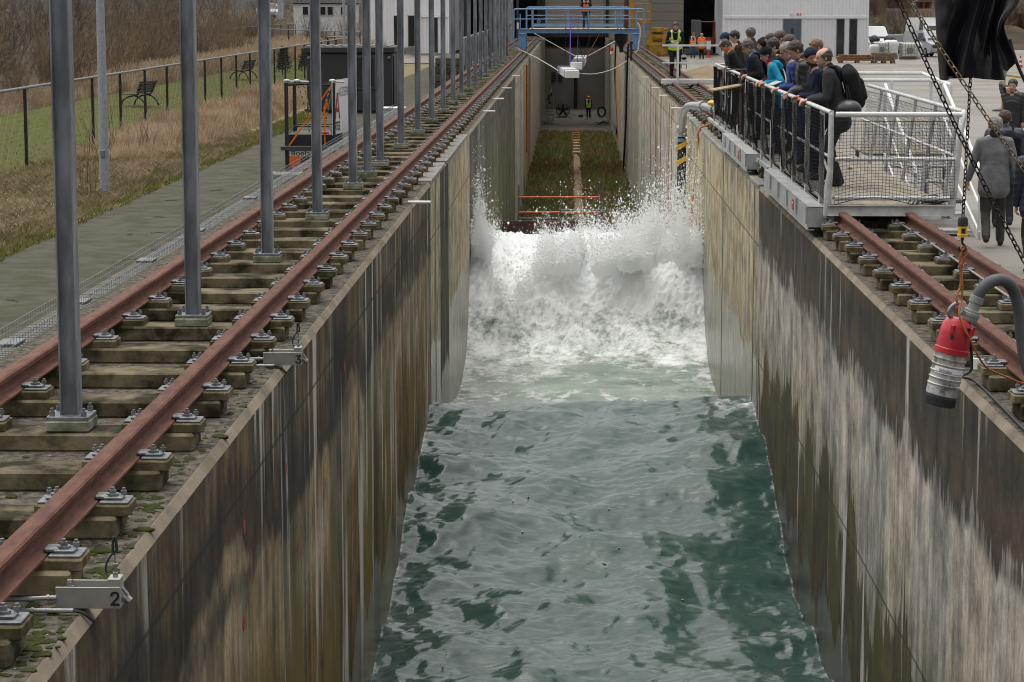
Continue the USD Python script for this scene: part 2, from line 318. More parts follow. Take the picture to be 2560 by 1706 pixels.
wall_mat('wall_right_near', [(-5, (.040, .035, .018)), (-3.0, (.058, .048, .022)), (-2.50, (.080, .064, .030)), (-2.46, (.25, .23, .19)), (-1.6, (.36, .335, .30)), (-.90, (.33, .305, .275)), (-.85, (.070, .054, .038)), (-.3, (.044, .034, .024)), (0, (.058, .045, .032))],
         A=2.8, Bv=1.0, Cv=.25, tone_amt=.3, contrast=(.68, 1.25), joint=-2.62, smear=-.92, smear_amt=.9, effl=(.60, .65), algae=(.06, .055, .015), algae_z=(-1.9, -2.8), wet=-3.9)
beige = [(-5, (.27, .25, .20)), (-3.4, (.30, .275, .22)), (-2, (.36, .32, .22)), (-.6, (.40, .35, .23)), (0, (.36, .32, .24))]
wall_mat('wall_beige', beige, tone_amt=.35, A=1., contrast=(.75, 1.2), algae=(.20, .18, .05), algae_t=(.56, .7), smear_amt=.2, wet=-2.6, joint=-.9, effl_c=(.52, .50, .46))
wall_mat('wall_black', [(-5, (.05, .048, .04)), (-2, (.045, .042, .034)), (0, (.035, .033, .03))], algae=(.07, .07, .03), smear_amt=.3)
wall_mat('wall_dark_green', [(-5, (.10, .105, .05)), (-3.2, (.105, .11, .05)), (-2., (.09, .085, .055)), (-1.0, (.10, .09, .075)), (0, (.075, .07, .06))], A=1.6, contrast=(.6, 1.3), algae=(.085, .095, .03), smear_amt=.2, wet=-9, effl=(.59, .64))
wall_mat('wall_whitish', tone_amt=.35, ramp=[(-6, (.36, .35, .32)), (-3, (.40, .385, .35)), (-1, (.42, .40, .35)), (0, (.40, .36, .28))], A=1., contrast=(.72, 1.2), algae=(.15, .155, .06), algae_t=(.52, .62), algae_z=(.2, -.6), smear_amt=.1, wet=-9)
wall_mat('wall_orange', tone_amt=.3, ramp=[(-6.1, (.30, .16, .055)), (-3, (.36, .185, .055)), (-1, (.40, .22, .07)), (0, (.36, .30, .22))], A=1., algae=(.22, .19, .12), algae_t=(.48, .56), algae_z=(.2, -.3), smear_amt=0., wet=-9)
wall_mat('wall_grey', tone_amt=.3, ramp=[(-6.1, (.24, .22, .19)), (-2, (.27, .25, .215)), (0, (.30, .28, .24))], A=1., contrast=(.7, 1.2), algae=(.16, .15, .09), smear_amt=0., wet=-9)
mm('ledge_concrete', (.185, .16, .125), .95, 0, .5, 13., .9, c2=(.036, .034, .030), detail=15., lo=.36, hi=.64)
mm('ledge_pale', (.33, .32, .29), .9, 0, .35, 3., .5, detail=10.)

FL, FR = -2.5, 2.5
def wall_section(side, y0, y1, m, parent, cap=None):
    s = -1 if side == 'l' else 1
    b = MB(); e = s * 2.5
    poly = [(e, -7.), (e, -.055), (e + s * .06, -.056), (e + s * .2, -.35), (e + s * .2, -7.)]
    c = MB(); c.prism([(e, -.0535), (e + s * .035, -.003), (e + s * .058, -.003), (e + s * .058, -.0535)], y0 + .004, y1 - .004); obj('coping', c, M['coping'], parent)
    b.prism(poly if s > 0 else [p for p in poly], y0 + .006, y1 - .006)
    return obj('wall_section', b, M[m], parent)
secL = [(4, 36.3, 'wall_left_near'), (36.3, 39.0, 'wall_beige'), (39.0, 41.7, 'wall_black'), (41.7, 50.5, 'wall_beige'), (50.5, 66, 'wall_dark_green'), (66, 92, 'wall_dark_green'),
        (92, 108, 'wall_whitish'), (108, 127, 'wall_orange'), (127, 150, 'wall_grey'), (150, 200, 'wall_grey')]
secR = [(4, 35.6, 'wall_right_near'), (35.6, 37.2, 'wall_beige'), (37.2, 57.6, 'wall_beige'), (57.6, 76, 'wall_whitish'), (76, 100, 'wall_whitish'), (100, 138, 'wall_grey'), (138, 153, 'wall_orange'), (153, 200, 'wall_grey')]
wl = thing('flume_wall', 'dark streaked concrete flume wall below the long row of steel posts', 'wall')
wr = thing('flume_wall', 'concrete flume wall with pale grey band below the viewing platform and hanging pump', 'wall')
for y0, y1, m in secL: wall_section('l', y0, y1, m, wl)
for y0, y1, m in secR: wall_section('r', y0, y1, m, wr)
for s, w in ((-1, wl), (1, wr)):
    b = MB(); x = sorted((s * 2.552, s * (4.72 if s < 0 else 4.02))); b.box(x[0], x[1], 4, 200, -.5, 0.); obj('ledge', b, M['ledge_concrete'], w)
    b = MB(); x = sorted((s * 2.7, s * (4.70 if s < 0 else 4.0))); b.box(x[0], x[1], 4, 200, -7., -.5); obj('wall_backing', b, M['hall_dark'], w)
    for y0, y1 in (((36.3, 52), (64, 128)) if s < 0 else ((35.6, 58), (58, 128))):
        pass
    b = MB(); yy = [36.35, 41.0, 45.3] if s < 0 else [35.7, 40.2, 44.4, 48.6, 53., 57.4]
    for a0 in yy:                                                  # pale caps along the newer walls
        b = MB(); x = sorted((s * 2.495, s * 2.72)); b.cbox(x[0], x[1], a0, a0 + 4.1, -.05, .028, .012); obj('wall_cap', b, M['ledge_pale'], w)
    # upright steel joint strips
    for y in ((37.6, 52.4, 78, 101) if s < 0 else (36.4, 43.9, 58.2, 117)):
        b = MB(); x = sorted((s * 2.492, s * 2.56)); b.box(x[0], x[1], y - .05, y - .015, -6.5, -.06); b.box(x[0], x[1], y + .015, y + .05, -6.5, -.06)
        obj('joint_strip', b, M['steel_dull'], w)
        b = MB(); x = sorted((s * 2.496, s * 2.56)); b.box(x[0], x[1], y - .014, y + .014, -6.5, -.06); obj('joint_gap', b, M['black_rubber'], w)
# red paint dots on the left wall, red plumb lines on the right one
for y, z in ((15.3, -.72), (15.2, -1.35), (17.6, -.78), (18.3, -1.55), (22.3, -.72)):
    b = MB(); b.lathe([(0.0001, .003), (.052, .003), (.052, 0)], 16, R=rotm((0, 1, 0), 90), c=(-2.5, y, z)); obj('paint_dot', b, M['ink_red'], wl)
for y in (60.5, 66.4, 68.2, 74.5, 79, 84):
    b = MB(); b.tube((2.49, y, -5.6), (2.49, y, -.08), .008, 5); obj('red_line', b, M['ink_red'], wr)
for y in (62., 70.5, 77., 88.):
    b = MB(); b.cbox(2.28, 2.56, y, y + .10, .01, .035, .008); obj('marker_strip', b, M['white_paint'], wr)
for y in (32.3, 60.1, 68., 76.5, 89.5):
    b = MB(); b.cbox(-2.58, -2.26, y, y + .09, .004, .04, .008); obj('marker_strip', b, M['white_paint'], wl)
b = MB(); b.tube((-2.47, 114, -4.4), (-2.47, 114, -.2), .05, 8); b.box(-2.5, -2.42, 113.9, 114.1, -1.2, -1.1); obj('orange_conduit', b, M['wood_orange'], wl)

# ------------------------------------------------------------------ ground, path, lawn, yard
def sheet(name, x0, x1, y0, y1, zf, m, nx=2, ny=2, kind='structure', label=None):
    X, Y = np.meshgrid(np.linspace(x0, x1, nx), np.linspace(y0, y1, ny), indexing='xy')
    Z = zf(X, Y) if callable(zf) else np.full_like(X, zf)
    v = np.stack([X, Y, Z], -1).reshape(-1, 3); i = np.arange(nx * ny).reshape(ny, nx)
    f = np.stack([i[:-1, :-1], i[:-1, 1:], i[1:, 1:], i[1:, :-1]], -1).reshape(-1, 4)
    b = MB(); b.add(v, f); return obj(name, b, m, smooth=True, kind=kind, label=label)
mm('ground_litter', (.30, .24, .15), .95, 0, .5, .9, .5, c2=(.15, .15, .06), detail=9.)
mm('lawn', (.10, .12, .022), .95, 0, .4, .5, .6, c2=(.11, .095, .04), vscale=(.6, 1.6, 1), detail=9.)
mm('brush_floor', (.10, .075, .05), .95, 0, .45, .3, .5)
YG = lambda y: -.6 - np.clip((y - 30) * .0031, -.06, .45)
def hill_r(X, Y): return -1.06 + 3.3 * np.clip((Y - 196) / 28, 0, 1) ** 1.2 * np.clip((X - 22) / 6, 0, 1) * np.clip((44 - X) / 5, .12, 1)
sheet('ground', -900, -4.70, -40, 1500, -1.12, M['brush_floor'])
sheet('ground', 4.0, 900, -40, 1500, -1.12, M['brush_floor'])
sheet('ground', -4.70, 4.0, 201, 1500, -1.12, M['brush_floor'])
sheet('verge', -12.9, -8.7, 5, 150, lambda X, Y: -1.02 + .10 * meshkit.fbm(np.stack([X * .8, Y * .8, X * 0], -1), 3) - .05, M['ground_litter'], 20, 300)
sheet('path', -8.8, -4.70, 5, 172, -1.0, M['asphalt_path'])
sheet('lawn', -18.5, -12.8, 30, 150, lambda X, Y: -1.03 + .25 * np.clip((-14 - X) / 4, 0, 1) ** 2, M['lawn'], 16, 10)
sheet('thicket_floor', -90, -18.4, 20, 240, lambda X, Y: -.80 + 1.3 * np.clip((-20 - X) / 25, 0, 1) + .4 * np.sin(X * .2 + Y * .13) * np.clip((-20 - X) / 12, 0, 1), M['brush_floor'], 40, 60)
M['yard_concrete'] = usdkit.material(stage, '/World/Looks/yard_concrete', {
    'g': ('geometry', {}), 'm': ('mapping', {'scale': (.9, .16, 1)}), 'n': ('noise_texture', {'scale': 1., 'detail': 7., 'roughness': .6}),
    'r': ('rgb_ramp', {'ramp': [(.3, (.205, .185, .155)), (.5, (.235, .213, .182)), (.68, (.265, .242, .212))]}),
    'n2': ('noise_texture', {'scale': .22, 'detail': 4.}), 'w': ('map_range', {'from_min': .47, 'from_max': .56, 'clamp': True}),
    'ro': ('map_range', {'to_min': .9, 'to_max': .3}), 'wd': ('map_range', {'to_min': 1., 'to_max': .8}), 'mx': ('mix', {'mix_type': 'multiply', 'fac': 1.}),
    'bk': ('brick_texture', {'offset': 0., 'scale': 1., 'brick_width': 5., 'row_height': 5., 'mortar_size': .018, 'color1': (1, 1, 1), 'color2': (1, 1, 1), 'mortar': (.55, .52, .5)}), 'mx2': ('mix', {'mix_type': 'multiply', 'fac': 1.}),
    'p': ('principled_bsdf', {})},
    [('g.position', 'm.vector'), ('m.vector', 'n.vector'), ('n.fac', 'r.fac'), ('g.position', 'n2.vector'), ('n2.fac', 'w.value'), ('w.result', 'ro.value'), ('w.result', 'wd.value'), ('ro.result', 'p.roughness'),
     ('r.color', 'mx.color1'), ('wd.result', 'mx.color2'), ('g.position', 'bk.vector'), ('mx.color', 'mx2.color1'), ('bk.color', 'mx2.color2'), ('mx2.color', 'p.base_color')], surface='p.BSDF')
sheet('yard', 4.0, 60, 5, 200, lambda X, Y: YG(Y), M['yard_concrete'], 2, 120)
sheet('yard_left', -24, -4.70, 150, 215, -.995, M['yard_concrete'])
sheet('hill', 14, 130, 190, 300, hill_r, M['brush_floor'], 60, 40)
# flume floor with the marsh bed
sheet('flume_floor', -2.55, 2.55, 4, 202, -6.1, M['pit_floor'])
def bed(X, Y): return -6.02 + .10 * meshkit.fbm(np.stack([X * 1.5, Y * .7, X * 0], -1), 4) - .45 * np.exp(-(X / .26) ** 4) * .14 - .2 * np.clip((Y - 159) / 4, 0, 1)
sheet('marsh_bed', -2.5, 2.5, 74.3, 164, bed, M['soil'], 40, 260)

# ------------------------------------------------------------------ water
rng = np.random.default_rng(7)
PY = [4, 12, 20, 24, 26.5, 28.5, 30.5, 32.5, 34.5, 35.8, 36.6, 37.8, 39.5, 41.5, 44, 46.2, 47.8, 49.0, 49.7, 50.4, 51.4, 53, 55, 58, 64, 74.2]
PZ = [-4.6, -4.6, -4.6, -4.58, -4.52, -4.42, -4.12, -3.86, -3.66, -3.50, -3.50, -3.72, -4.05, -4.36, -4.66, -4.75, -4.62, -4.3, -3.75, -3.15, -2.7, -2.55, -2.8, -3.6, -4.8, -5.4]
from scipy.interpolate import PchipInterpolator
prof = PchipInterpolator(PY, PZ)
def fb(a, b, o=4, s=0): return meshkit.fbm(np.stack([a, b, np.zeros_like(a) + .37], -1), o, s) - .5
def water_z(X, Y):
    front = np.clip((Y - 48.6) / 1.2, 0, 1)
    z = prof(Y + .5 * fb(X * .5, Y * .3, 3, 5) * (1 - front))
    z = z - .30 * np.exp(-((Y - 29.3) / 2.6) ** 2) * np.clip((X - .6) / 1.9, 0, 1) + .16 * np.exp(-((Y - 30) / 2.) ** 2) * np.clip((-X - .8) / 1.7, 0, 1)
    z = z - .10 * np.exp(-((Y - 36.2) / 1.) ** 2) * (1 - (X / 2.5) ** 2)
    calm = np.clip((Y - 36.5) / .8, 0, 1) * (1 - np.clip((Y - 48) / 1.5, 0, 1))
    k = 1 - .72 * calm
    w = .34 * fb(X * .55, Y * .42, 2, 1) + .32 * fb(X * 1.25, Y * 1.1, 2, 2) + .085 * fb(X * 2.9 + .4 * fb(X, Y, 2, 9), Y * 2.3, 2, 3)
    r = 1 - np.abs(2 * fb(X * 4.2 + 1.5 * fb(X * .9, Y * .9, 2, 8), Y * 5.2, 2, 4)) * 2          # sharp little crests
    r2 = 1 - np.abs(2 * fb(X * 2.6 + .8 * fb(X * 2, Y * 2, 2, 18), Y * 7.5 + 1.2 * fb(X * 1.5, Y, 2, 19), 2, 16)) * 2
    w = w + .022 * r + .036 * r2 * np.clip(.55 + 2 * fb(X * .5, Y * .5, 2, 21), .1, 1.2) + .020 * fb(X * 7, Y * 8, 2, 6) + .10 * np.exp(-((Y - 36.3) / .8) ** 2) * fb(X * 2.2, Y * 1.2, 3, 15)
    for d, lam, a, ph in ((.35, 2.3, .055, 0.), (-.5, 1.3, .032, 1.), (.1, .8, .010, 2.), (1.0, .55, .005, .6)):
        w = w + a * np.sin((X * math.sin(d) + Y * math.cos(d)) * 2 * math.pi / lam + ph + 3 * fb(X * .6, Y * .6, 2, 20 + int(lam * 10)))
    near = np.clip((37 - Y) / 2, 0, 1) * np.exp(-((2.5 - np.abs(X)) / .55) ** 2)
    w = w + near * .13 * fb(X * 5, Y * 4, 3, 11)
    z = z + w * k * (1 - .5 * front)
    z = z + front * (.55 * fb(X * .9, Y * .9, 4, 12) + .30 * fb(X * 2.6, Y * 2.6, 4, 13) + .16 * fb(X * 8, Y * 8, 3, 14) + .10 * (1 - np.abs(4 * fb(X * 15, Y * 12, 2, 17))))
    return z
def foam_f(X, Y):
    wx = X + .7 * fb(X * 1.1, Y * .8, 3, 31); wy = Y + .9 * fb(X * 1.1, Y * .8, 3, 32)
    rid = 1 - np.abs(2 * fb(wx * 1.5, wy * .8, 5, 33)) * 2.2
    web = np.clip((rid - .70) / .24, 0, 1)
    amt = np.clip((Y - 41.0) / 8.2, 0, 1)
    big = np.clip((fb(X * .8, Y * .6, 4, 34) + amt * 1.05 - .66) / .22, 0, 1)
    side = np.exp(-((2.5 - np.abs(X)) / .5) ** 2) * np.clip((Y - 40.5) / 3, 0, 1) * np.clip(.3 + 2.2 * fb(X * 3, Y * 2, 4, 36), 0, 1)
    f = np.maximum.reduce([web * np.clip((Y - 40.) / 4, 0, .9) * np.clip(.35 + 2 * fb(X * .7, Y * .5, 3, 38), 0, 1), big * np.clip(.55 + 1.4 * fb(X * 2.4, Y * 2.0, 5, 37), 0, 1), side * .9])
    f = np.maximum(f, np.clip((Y - 49.1 + .9 * fb(X * 1.2, Y, 3, 40)) / .8, 0, 1))
    edge = np.exp(-((2.5 - np.abs(X)) / .03) ** 2) * np.clip((Y - 18) / 2, 0, 1) * .22
    spk = np.exp(-((36.2 - Y) / .35) ** 2) * np.exp(-((2.4 - np.abs(X)) / .45) ** 2) * np.clip(.4 + 3 * fb(X * 8, Y * 8, 3, 41), 0, 1)
    return np.clip(np.maximum.reduce([f, edge, spk * .8]), 0, 1)
ys = np.concatenate([np.arange(8, 20, .2), np.arange(20, 52, .042), np.arange(52, 74.3, .11)])
xs = np.linspace(-2.5, 2.5, 125)
X, Y = np.meshgrid(xs, ys)
Z = water_z(X, Y); Fo = foam_f(X, Y)
i = np.arange(X.size).reshape(X.shape)
wb = MB(); wb.add(np.stack([X, Y, Z], -1).reshape(-1, 3), np.stack([i[:-1, :-1], i[:-1, 1:], i[1:, 1:], i[1:, :-1]], -1).reshape(-1, 4))
M['water'] = usdkit.material(stage, '/World/Looks/water', {
    'a': ('attribute', {'attribute': 'foam'}), 'g': ('geometry', {}), 'm': ('mapping', {'scale': (.6, 1.5, 1)}),
    'n': ('noise_texture', {'scale': 6., 'detail': 4., 'roughness': .6, 'distortion': .8}), 'b': ('bump', {'strength': .45, 'distance': .03}),
    'n2': ('noise_texture', {'scale': 6., 'detail': 9., 'roughness': .8}), 'nr': ('map_range', {'from_min': .36, 'from_max': .64, 'to_min': -.38, 'to_max': .38}),
    'fa': ('math', {'math_type': 'add'}), 'fm': ('math', {'math_type': 'multiply', 'value2': 4., 'use_clamp': True}), 'fn': ('math', {'math_type': 'multiply'}), 'fr': ('map_range', {'from_min': .12, 'from_max': .80, 'clamp': True}),
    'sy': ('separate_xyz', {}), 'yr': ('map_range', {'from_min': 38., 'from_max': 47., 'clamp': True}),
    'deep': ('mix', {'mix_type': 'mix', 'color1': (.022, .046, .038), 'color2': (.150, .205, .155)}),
    'fc': ('mix', {'mix_type': 'mix', 'color2': (.77, .79, .77)}),
    'ro': ('map_range', {'to_min': .045, 'to_max': .65}),
    'p': ('principled_bsdf', {'ior': 1.44, 'specular_ior_level': .5})},
    [('g.position', 'm.vector'), ('m.vector', 'n.vector'), ('n.fac', 'b.height'), ('b.normal', 'p.normal'), ('g.position', 'n2.vector'), ('n2.fac', 'nr.value'),
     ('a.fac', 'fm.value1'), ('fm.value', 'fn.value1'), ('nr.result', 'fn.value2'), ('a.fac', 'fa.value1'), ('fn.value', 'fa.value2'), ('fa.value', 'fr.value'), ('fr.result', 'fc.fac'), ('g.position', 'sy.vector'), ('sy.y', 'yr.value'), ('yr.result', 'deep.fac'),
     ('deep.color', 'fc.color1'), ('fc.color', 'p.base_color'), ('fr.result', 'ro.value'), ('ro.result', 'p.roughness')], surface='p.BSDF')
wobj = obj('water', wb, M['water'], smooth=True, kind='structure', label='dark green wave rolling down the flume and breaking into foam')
UsdGeom.PrimvarsAPI(wobj).CreatePrimvar('foam', Sdf.ValueTypeNames.FloatArray, 'vertex').Set(Vt.FloatArray.FromNumpy(Fo.reshape(-1).astype(np.float32)))
# spray: drops and shreds of water flung up by the breaking wave
def spray_top(x): return -2.18 + .22 * np.clip((x - .5) / 1.6, 0, 1) + .25 * np.exp(-((x + 2.3) / .28) ** 2) - .75 * np.exp(-((x + 1.55) / .42) ** 2) + .45 * fb(x * 1.6, x * 0 + 3.1, 3, 51) + .75 * fb(x * 4.5, x * 0 + 1.3, 4, 52)
OCT = np.array([[1, 0, 0], [-1, 0, 0], [0, 1, 0], [0, -1, 0], [0, 0, 1], [0, 0, -1]], float)
OCF = np.array([[0, 2, 4], [2, 1, 4], [1, 3, 4], [3, 0, 4], [2, 0, 5], [1, 2, 5], [3, 1, 5], [0, 3, 5]])
def blobs(P, r, sc, rg):
    n = len(P); S = r[:, None, None] * (1 + sc * (rg.random((n, 6, 1)) - .5)) * OCT[None]
    a = rg.random(n) * 6.28; c, s = np.cos(a), np.sin(a)
    S = np.stack([S[..., 0] * c[:, None] - S[..., 1] * s[:, None], S[..., 0] * s[:, None] + S[..., 1] * c[:, None], S[..., 2] * (1 + .5 * rg.random((n, 1)))], -1)
    v = (S + P[:, None]).reshape(-1, 3); f = (OCF[None] + 6 * np.arange(n)[:, None, None]).reshape(-1, 3)
    return v, f
def drops(N0, mean_h, grow, thr, ysd, rmed, rmax, sd, lim, base=-.55, stretch=0.):
    rg = np.random.default_rng(sd)
    px = rg.uniform(-2.48, 2.48, N0); py = 51.4 + rg.normal(0, ysd, N0); top = spray_top(px)
    wallk = np.exp(-((2.5 - np.abs(px)) / .3) ** 2)
    hgt = rg.exponential(mean_h, N0) * (1 + grow * np.clip((px - .6) / 1.3, 0, 1) + .7 * grow * np.exp(-((px + 2.35) / .25) ** 2))
    pz = top + base + hgt
    cl = meshkit.fbm(np.stack([px * 4.2, py * 1.6, pz * 1.1], -1), 5, 61)
    keep = (rg.random(N0) < np.clip((cl - thr) / .10, 0, 1)) & (pz < .25) & (py > 48.9 + .25 * np.abs(pz - top))
    P = np.stack([px, py, pz], -1)[keep][:lim]; return P, rg.lognormal(math.log(rmed), .55, len(P)).clip(.0025, rmax), rg
TET = np.array([[1, 1, 1], [1, -1, -1], [-1, 1, -1], [-1, -1, 1]], float) / 1.73; TEF = np.array([[0, 1, 2], [0, 3, 1], [0, 2, 3], [1, 3, 2]])
def micro(P, r, rg):
    S = TET[None] * np.where(rg.random((len(P), 1, 3)) < .5, -1, 1) * r[:, None, None] * np.stack([np.ones(len(P)), np.ones(len(P)), 1 + 1.6 * rg.random(len(P))], -1)[:, None]
    return (S + P[:, None]).reshape(-1, 3), (TEF[None] + 4 * np.arange(len(P))[:, None, None]).reshape(-1, 3)
P0, rr, rg_ = drops(150000, .20, .9, .47, 1.0, .0095, .034, 5, 32000)
P1, r1, rg1 = drops(640000, .20, .8, .42, .9, .0058, .013, 6, 230000, -.80)
M['spray'] = usdkit.material(stage, '/World/Looks/spray', {'d': ('diffuse_bsdf', {'color': (.86, .87, .86)}), 't': ('translucent_bsdf', {'color': (.86, .87, .86)}), 'm': ('mix_closure', {'fac': .5})},
    [('d.BSDF', 'm.closure1'), ('t.BSDF', 'm.closure2')], surface='m.closure')
b = MB(); b.add(*blobs(P0, rr, .7, rng)); b.add(*micro(P1, r1, rg1)); obj('spray', b, M['spray'], kind='stuff', label='white spray and drops flung up where the wave breaks')

# ------------------------------------------------------------------ crane tracks
PITCH, Y0 = 1.195, 14.35
def rail_profile(x, zb=.165):
    h = [(-.075, 0), (.075, 0), (.075, .012), (.02, .028), (.012, .045), (.012, .092), (.022, .104), (.046, .112), (.048, .138), (.040, .150), (-.040, .150), (-.048, .138), (-.046, .112), (-.022, .104), (-.012, .092), (-.012, .045), (-.02, .028), (-.075, .012)]
    return [(x + a, zb + b) for a, b in h]
def hexbolt(b, x, y, z, r=.016, h=.03):
    b.lathe([(r, 0), (r, h * .6), (r * .6, h * .62), (r * .6, h), (.0001, h)], 6, c=(x, y, z))
def clip_mesh(x, y, s):                                            # s: which side of the rail
    b = MB(); a = lambda u: x + s * u
    b.cbox(*sorted((a(.085), a(.235))), y - .085, y + .085, .166, .180, .004)
    b.cbox(*sorted((a(.055), a(.13))), y - .045, y + .045, .181, .206, .008)
    b.cbox(*sorted((a(.10), a(.20))), y - .05, y + .05, .180, .198, .006)
    b.lathe([(.034, 0), (.034, .014), (.0001, .014)], 10, c=(a(.145), y - .012, .197))
    hexbolt(b, a(.145), y - .012, .209, .019, .034); hexbolt(b, a(.195), y + .03, .197, .016, .034)
    return b
def track(label, xs, xa, xb, far):
    t = thing('rail_track', label, 'track')
    for x in xs:
        b = MB(); b.prism(rail_profile(x), 4, far); obj('rail', b, M['rust_rail'], t, smooth=25)
    r = random.Random(5)
    for k in range(-5, int((far - Y0) / PITCH)):
        y = Y0 + k * PITCH
        b = MB(); j = r.uniform(-.01, .01); b.cbox(xa + j, xb + j, y - .17, y + .17, 0., .113 + r.uniform(-.004, .004), .012); obj('sleeper', b, M['sleeper_top'], t)
        for x in xs:
            b = MB(); b.cbox(x - .245, x + .245, y - .11, y + .12, .108, .1655, .006); obj('pad', b, M['pad_concrete'], t)
            if y < 70:
                for s in (-1, 1): obj('clip', clip_mesh(x, y + .01, s), M['zinc'], t)
            else:
                b = MB()
                for s in (-1, 1): b.tm(trimesh.Trimesh(*clip_mesh(x, y + .01, s).get(), process=False))
                obj('clip', b, M['zinc'], t)
    return t
LX, RX = (-2.855, -4.07), (2.835, 3.61)
track('rusty crane track with concrete sleepers below the row of steel posts', LX, -4.40, -2.66, 168)
track('rusty crane track running under the viewing platform beside the yard', RX, 2.63, 3.92, 168)

# ------------------------------------------------------------------ steel posts standing on the left track
def h_post(ht):
    b = MB(); w, t = .058, .009
    b.box(-w, -w + t, -w, w, 0, ht); b.box(w - t, w, -w, w, 0, ht); b.box(-w + t, w - t, -.004, .004, 0, ht)
    return b
ORD = ['nearest', 'second', 'third', 'fourth', 'fifth', 'sixth', 'seventh', 'eighth', 'ninth', 'tenth', 'eleventh', 'twelfth', 'thirteenth', 'fourteenth', 'fifteenth', 'sixteenth', 'seventeenth', 'eighteenth', 'nineteenth', 'twentieth', 'twenty-first', 'twenty-second', 'twenty-third']
py_ = sorted([Y0 + 4.78 * k for k in range(22)] + [Y0 + 4.78 * 4 + 2.39])
post0 = thing('steel_post', 'nearest galvanised steel post bolted to the left track sleepers', 'post', (-3.43, py_[0], .112), 0, 'steel posts along the left track')
b = MB(); b.cbox(-.135, .135, -.14, .14, 0, .075, .012); obj('grout_block', b, M['grout'], post0)
b = MB(); b.cbox(-.13, .13, -.13, .13, .0755, .098, .003); obj('base_plate', b, M['zinc'], post0)
obj('column', h_post(3.6), M['galvanised'], post0)
for sx in (-1, 1):
    for sy in (-1, 1):
        b = MB(); hexbolt(b, sx * .098, sy * .098, .098, .018, .05); obj('bolt', b, M['zinc'], post0)
for n, y in enumerate(py_[1:], 1):
    dup(post0, (-3.43, y, .112), 0, f'{ORD[n]} galvanised steel post from the camera along the left track')

# wire cable tray beside the left track
b = MB()
for x, z in ((-4.98, .10), (-4.98, .045), (-4.95, 0), (-4.90, 0), (-4.84, 0), (-4.78, 0), (-4.745, .045), (-4.745, .10)): b.tube((x, 6, z), (x, 62, z), .0032, 4)
for y in np.arange(8, 62, .1): b.pipe([(-4.98, y, .1), (-4.98, y, 0), (-4.745, y, 0), (-4.745, y, .1)], .0028, 3, caps=False)
tr = thing('cable_tray', 'long wire mesh cable tray beside the outer rail of the left track', 'cable tray'); obj('wire_basket', b, M['zinc'], tr)
for y in (17, 18.6, 21.3, 24.8, 28.2, 33.):
    b = MB(); b.cbox(-4.95, -4.77, y, y + .3, .004, .028, .004); obj('splice_plate', b, M['zinc'], tr)

# number boxes over the wall edge
def sensor(y, n, label):
    t = thing('sensor_box', label, 'sensor box', (0, y, 0))
    b = MB(); b.cbox(-2.665, -2.372, 0, .006, .012, .112, .002); obj('front_plate', b, M['stainless'], t)
    b = MB(); b.cbox(-2.63, -2.42, .085, .091, .012, .125, .002); obj('rear_plate', b, M['stainless'], t)
    b = MB(); b.box(-2.63, -2.42, .007, .084, .05, .054); obj('tray_floor', b, M['stainless'], t)
    b = MB(); b.cbox(-2.430, -2.372, .0065, .095, .012, .150, .003); obj('end_block', b, M['stainless'], t)
    b = MB(); text(b, n, .062, frame((1, 0, 0), (0, 0, 1), (0, -1, 0), (-2.424, 0, .028)), .002, True); obj('number', b, M['ink_black'], t)
    b = MB()
    for c in (0, 1): hexbolt(b, -2.60 + .0 * c, .02 + .05 * c, .06, .008, .07)
    b.lathe([(.012, 0), (.012, .02), (.006, .022), (.006, .05), (.013, .05), (.013, .06), (.004, .062), (.004, .11), (.0001, .11)], 8, c=(-2.40, .05, .15)); obj('cable_gland', b, M['steel_dull'], t)
    lp = [(-2.40 + .0, .05, .255), (-2.408, .05, .30), (-2.40, .05, .335), (-2.392, .05, .30), (-2.396, .05, .262)]
    b = MB(); b.pipe(spline(lp, 14), .007, 6); b.pipe(spline([(-2.40, .05, .27), (-2.43, .05, .23), (-2.445, .06, .19), (-2.425, .04, .14)], 12), .005, 6); obj('cable_loop', b, M['cable_black'], t)
    b = MB()
    b.tube((-2.9, -.06, .065), (-2.66, -.01, .065), .011, 8); b.tube((-2.83, -.07, .02), (-2.57, -.07, .02), .011, 8); b.tube((-2.70, -.02, .065), (-2.69, -.018, .065), .016, 8); b.tube((-2.76, -.07, .02), (-2.75, -.07, .02), .016, 8); obj('conduit', b, M['steel_dull'], t)
    b = MB(); b.pipe(spline([(-2.57, -.07, .02), (-2.545, -.065, .015), (-2.51, -.05, -.01), (-2.485, -.03, -.04)], 10), .008, 6); obj('lead', b, M['cable_black'], t)
    b = MB(); b.tube((-2.375, .07, .06), (-2.34, .07, .03), .02, 8); b.tube((-2.375, .06, .10), (-2.345, .06, .06), .008, 6); obj('sensor_head', b, M['steel_dull'], t)
sensor(10.36, '2', 'near grey metal box with a bold 2 on the left wall edge'); sensor(17.62, '3', 'grey metal box with a bold 3 farther along the left wall edge')

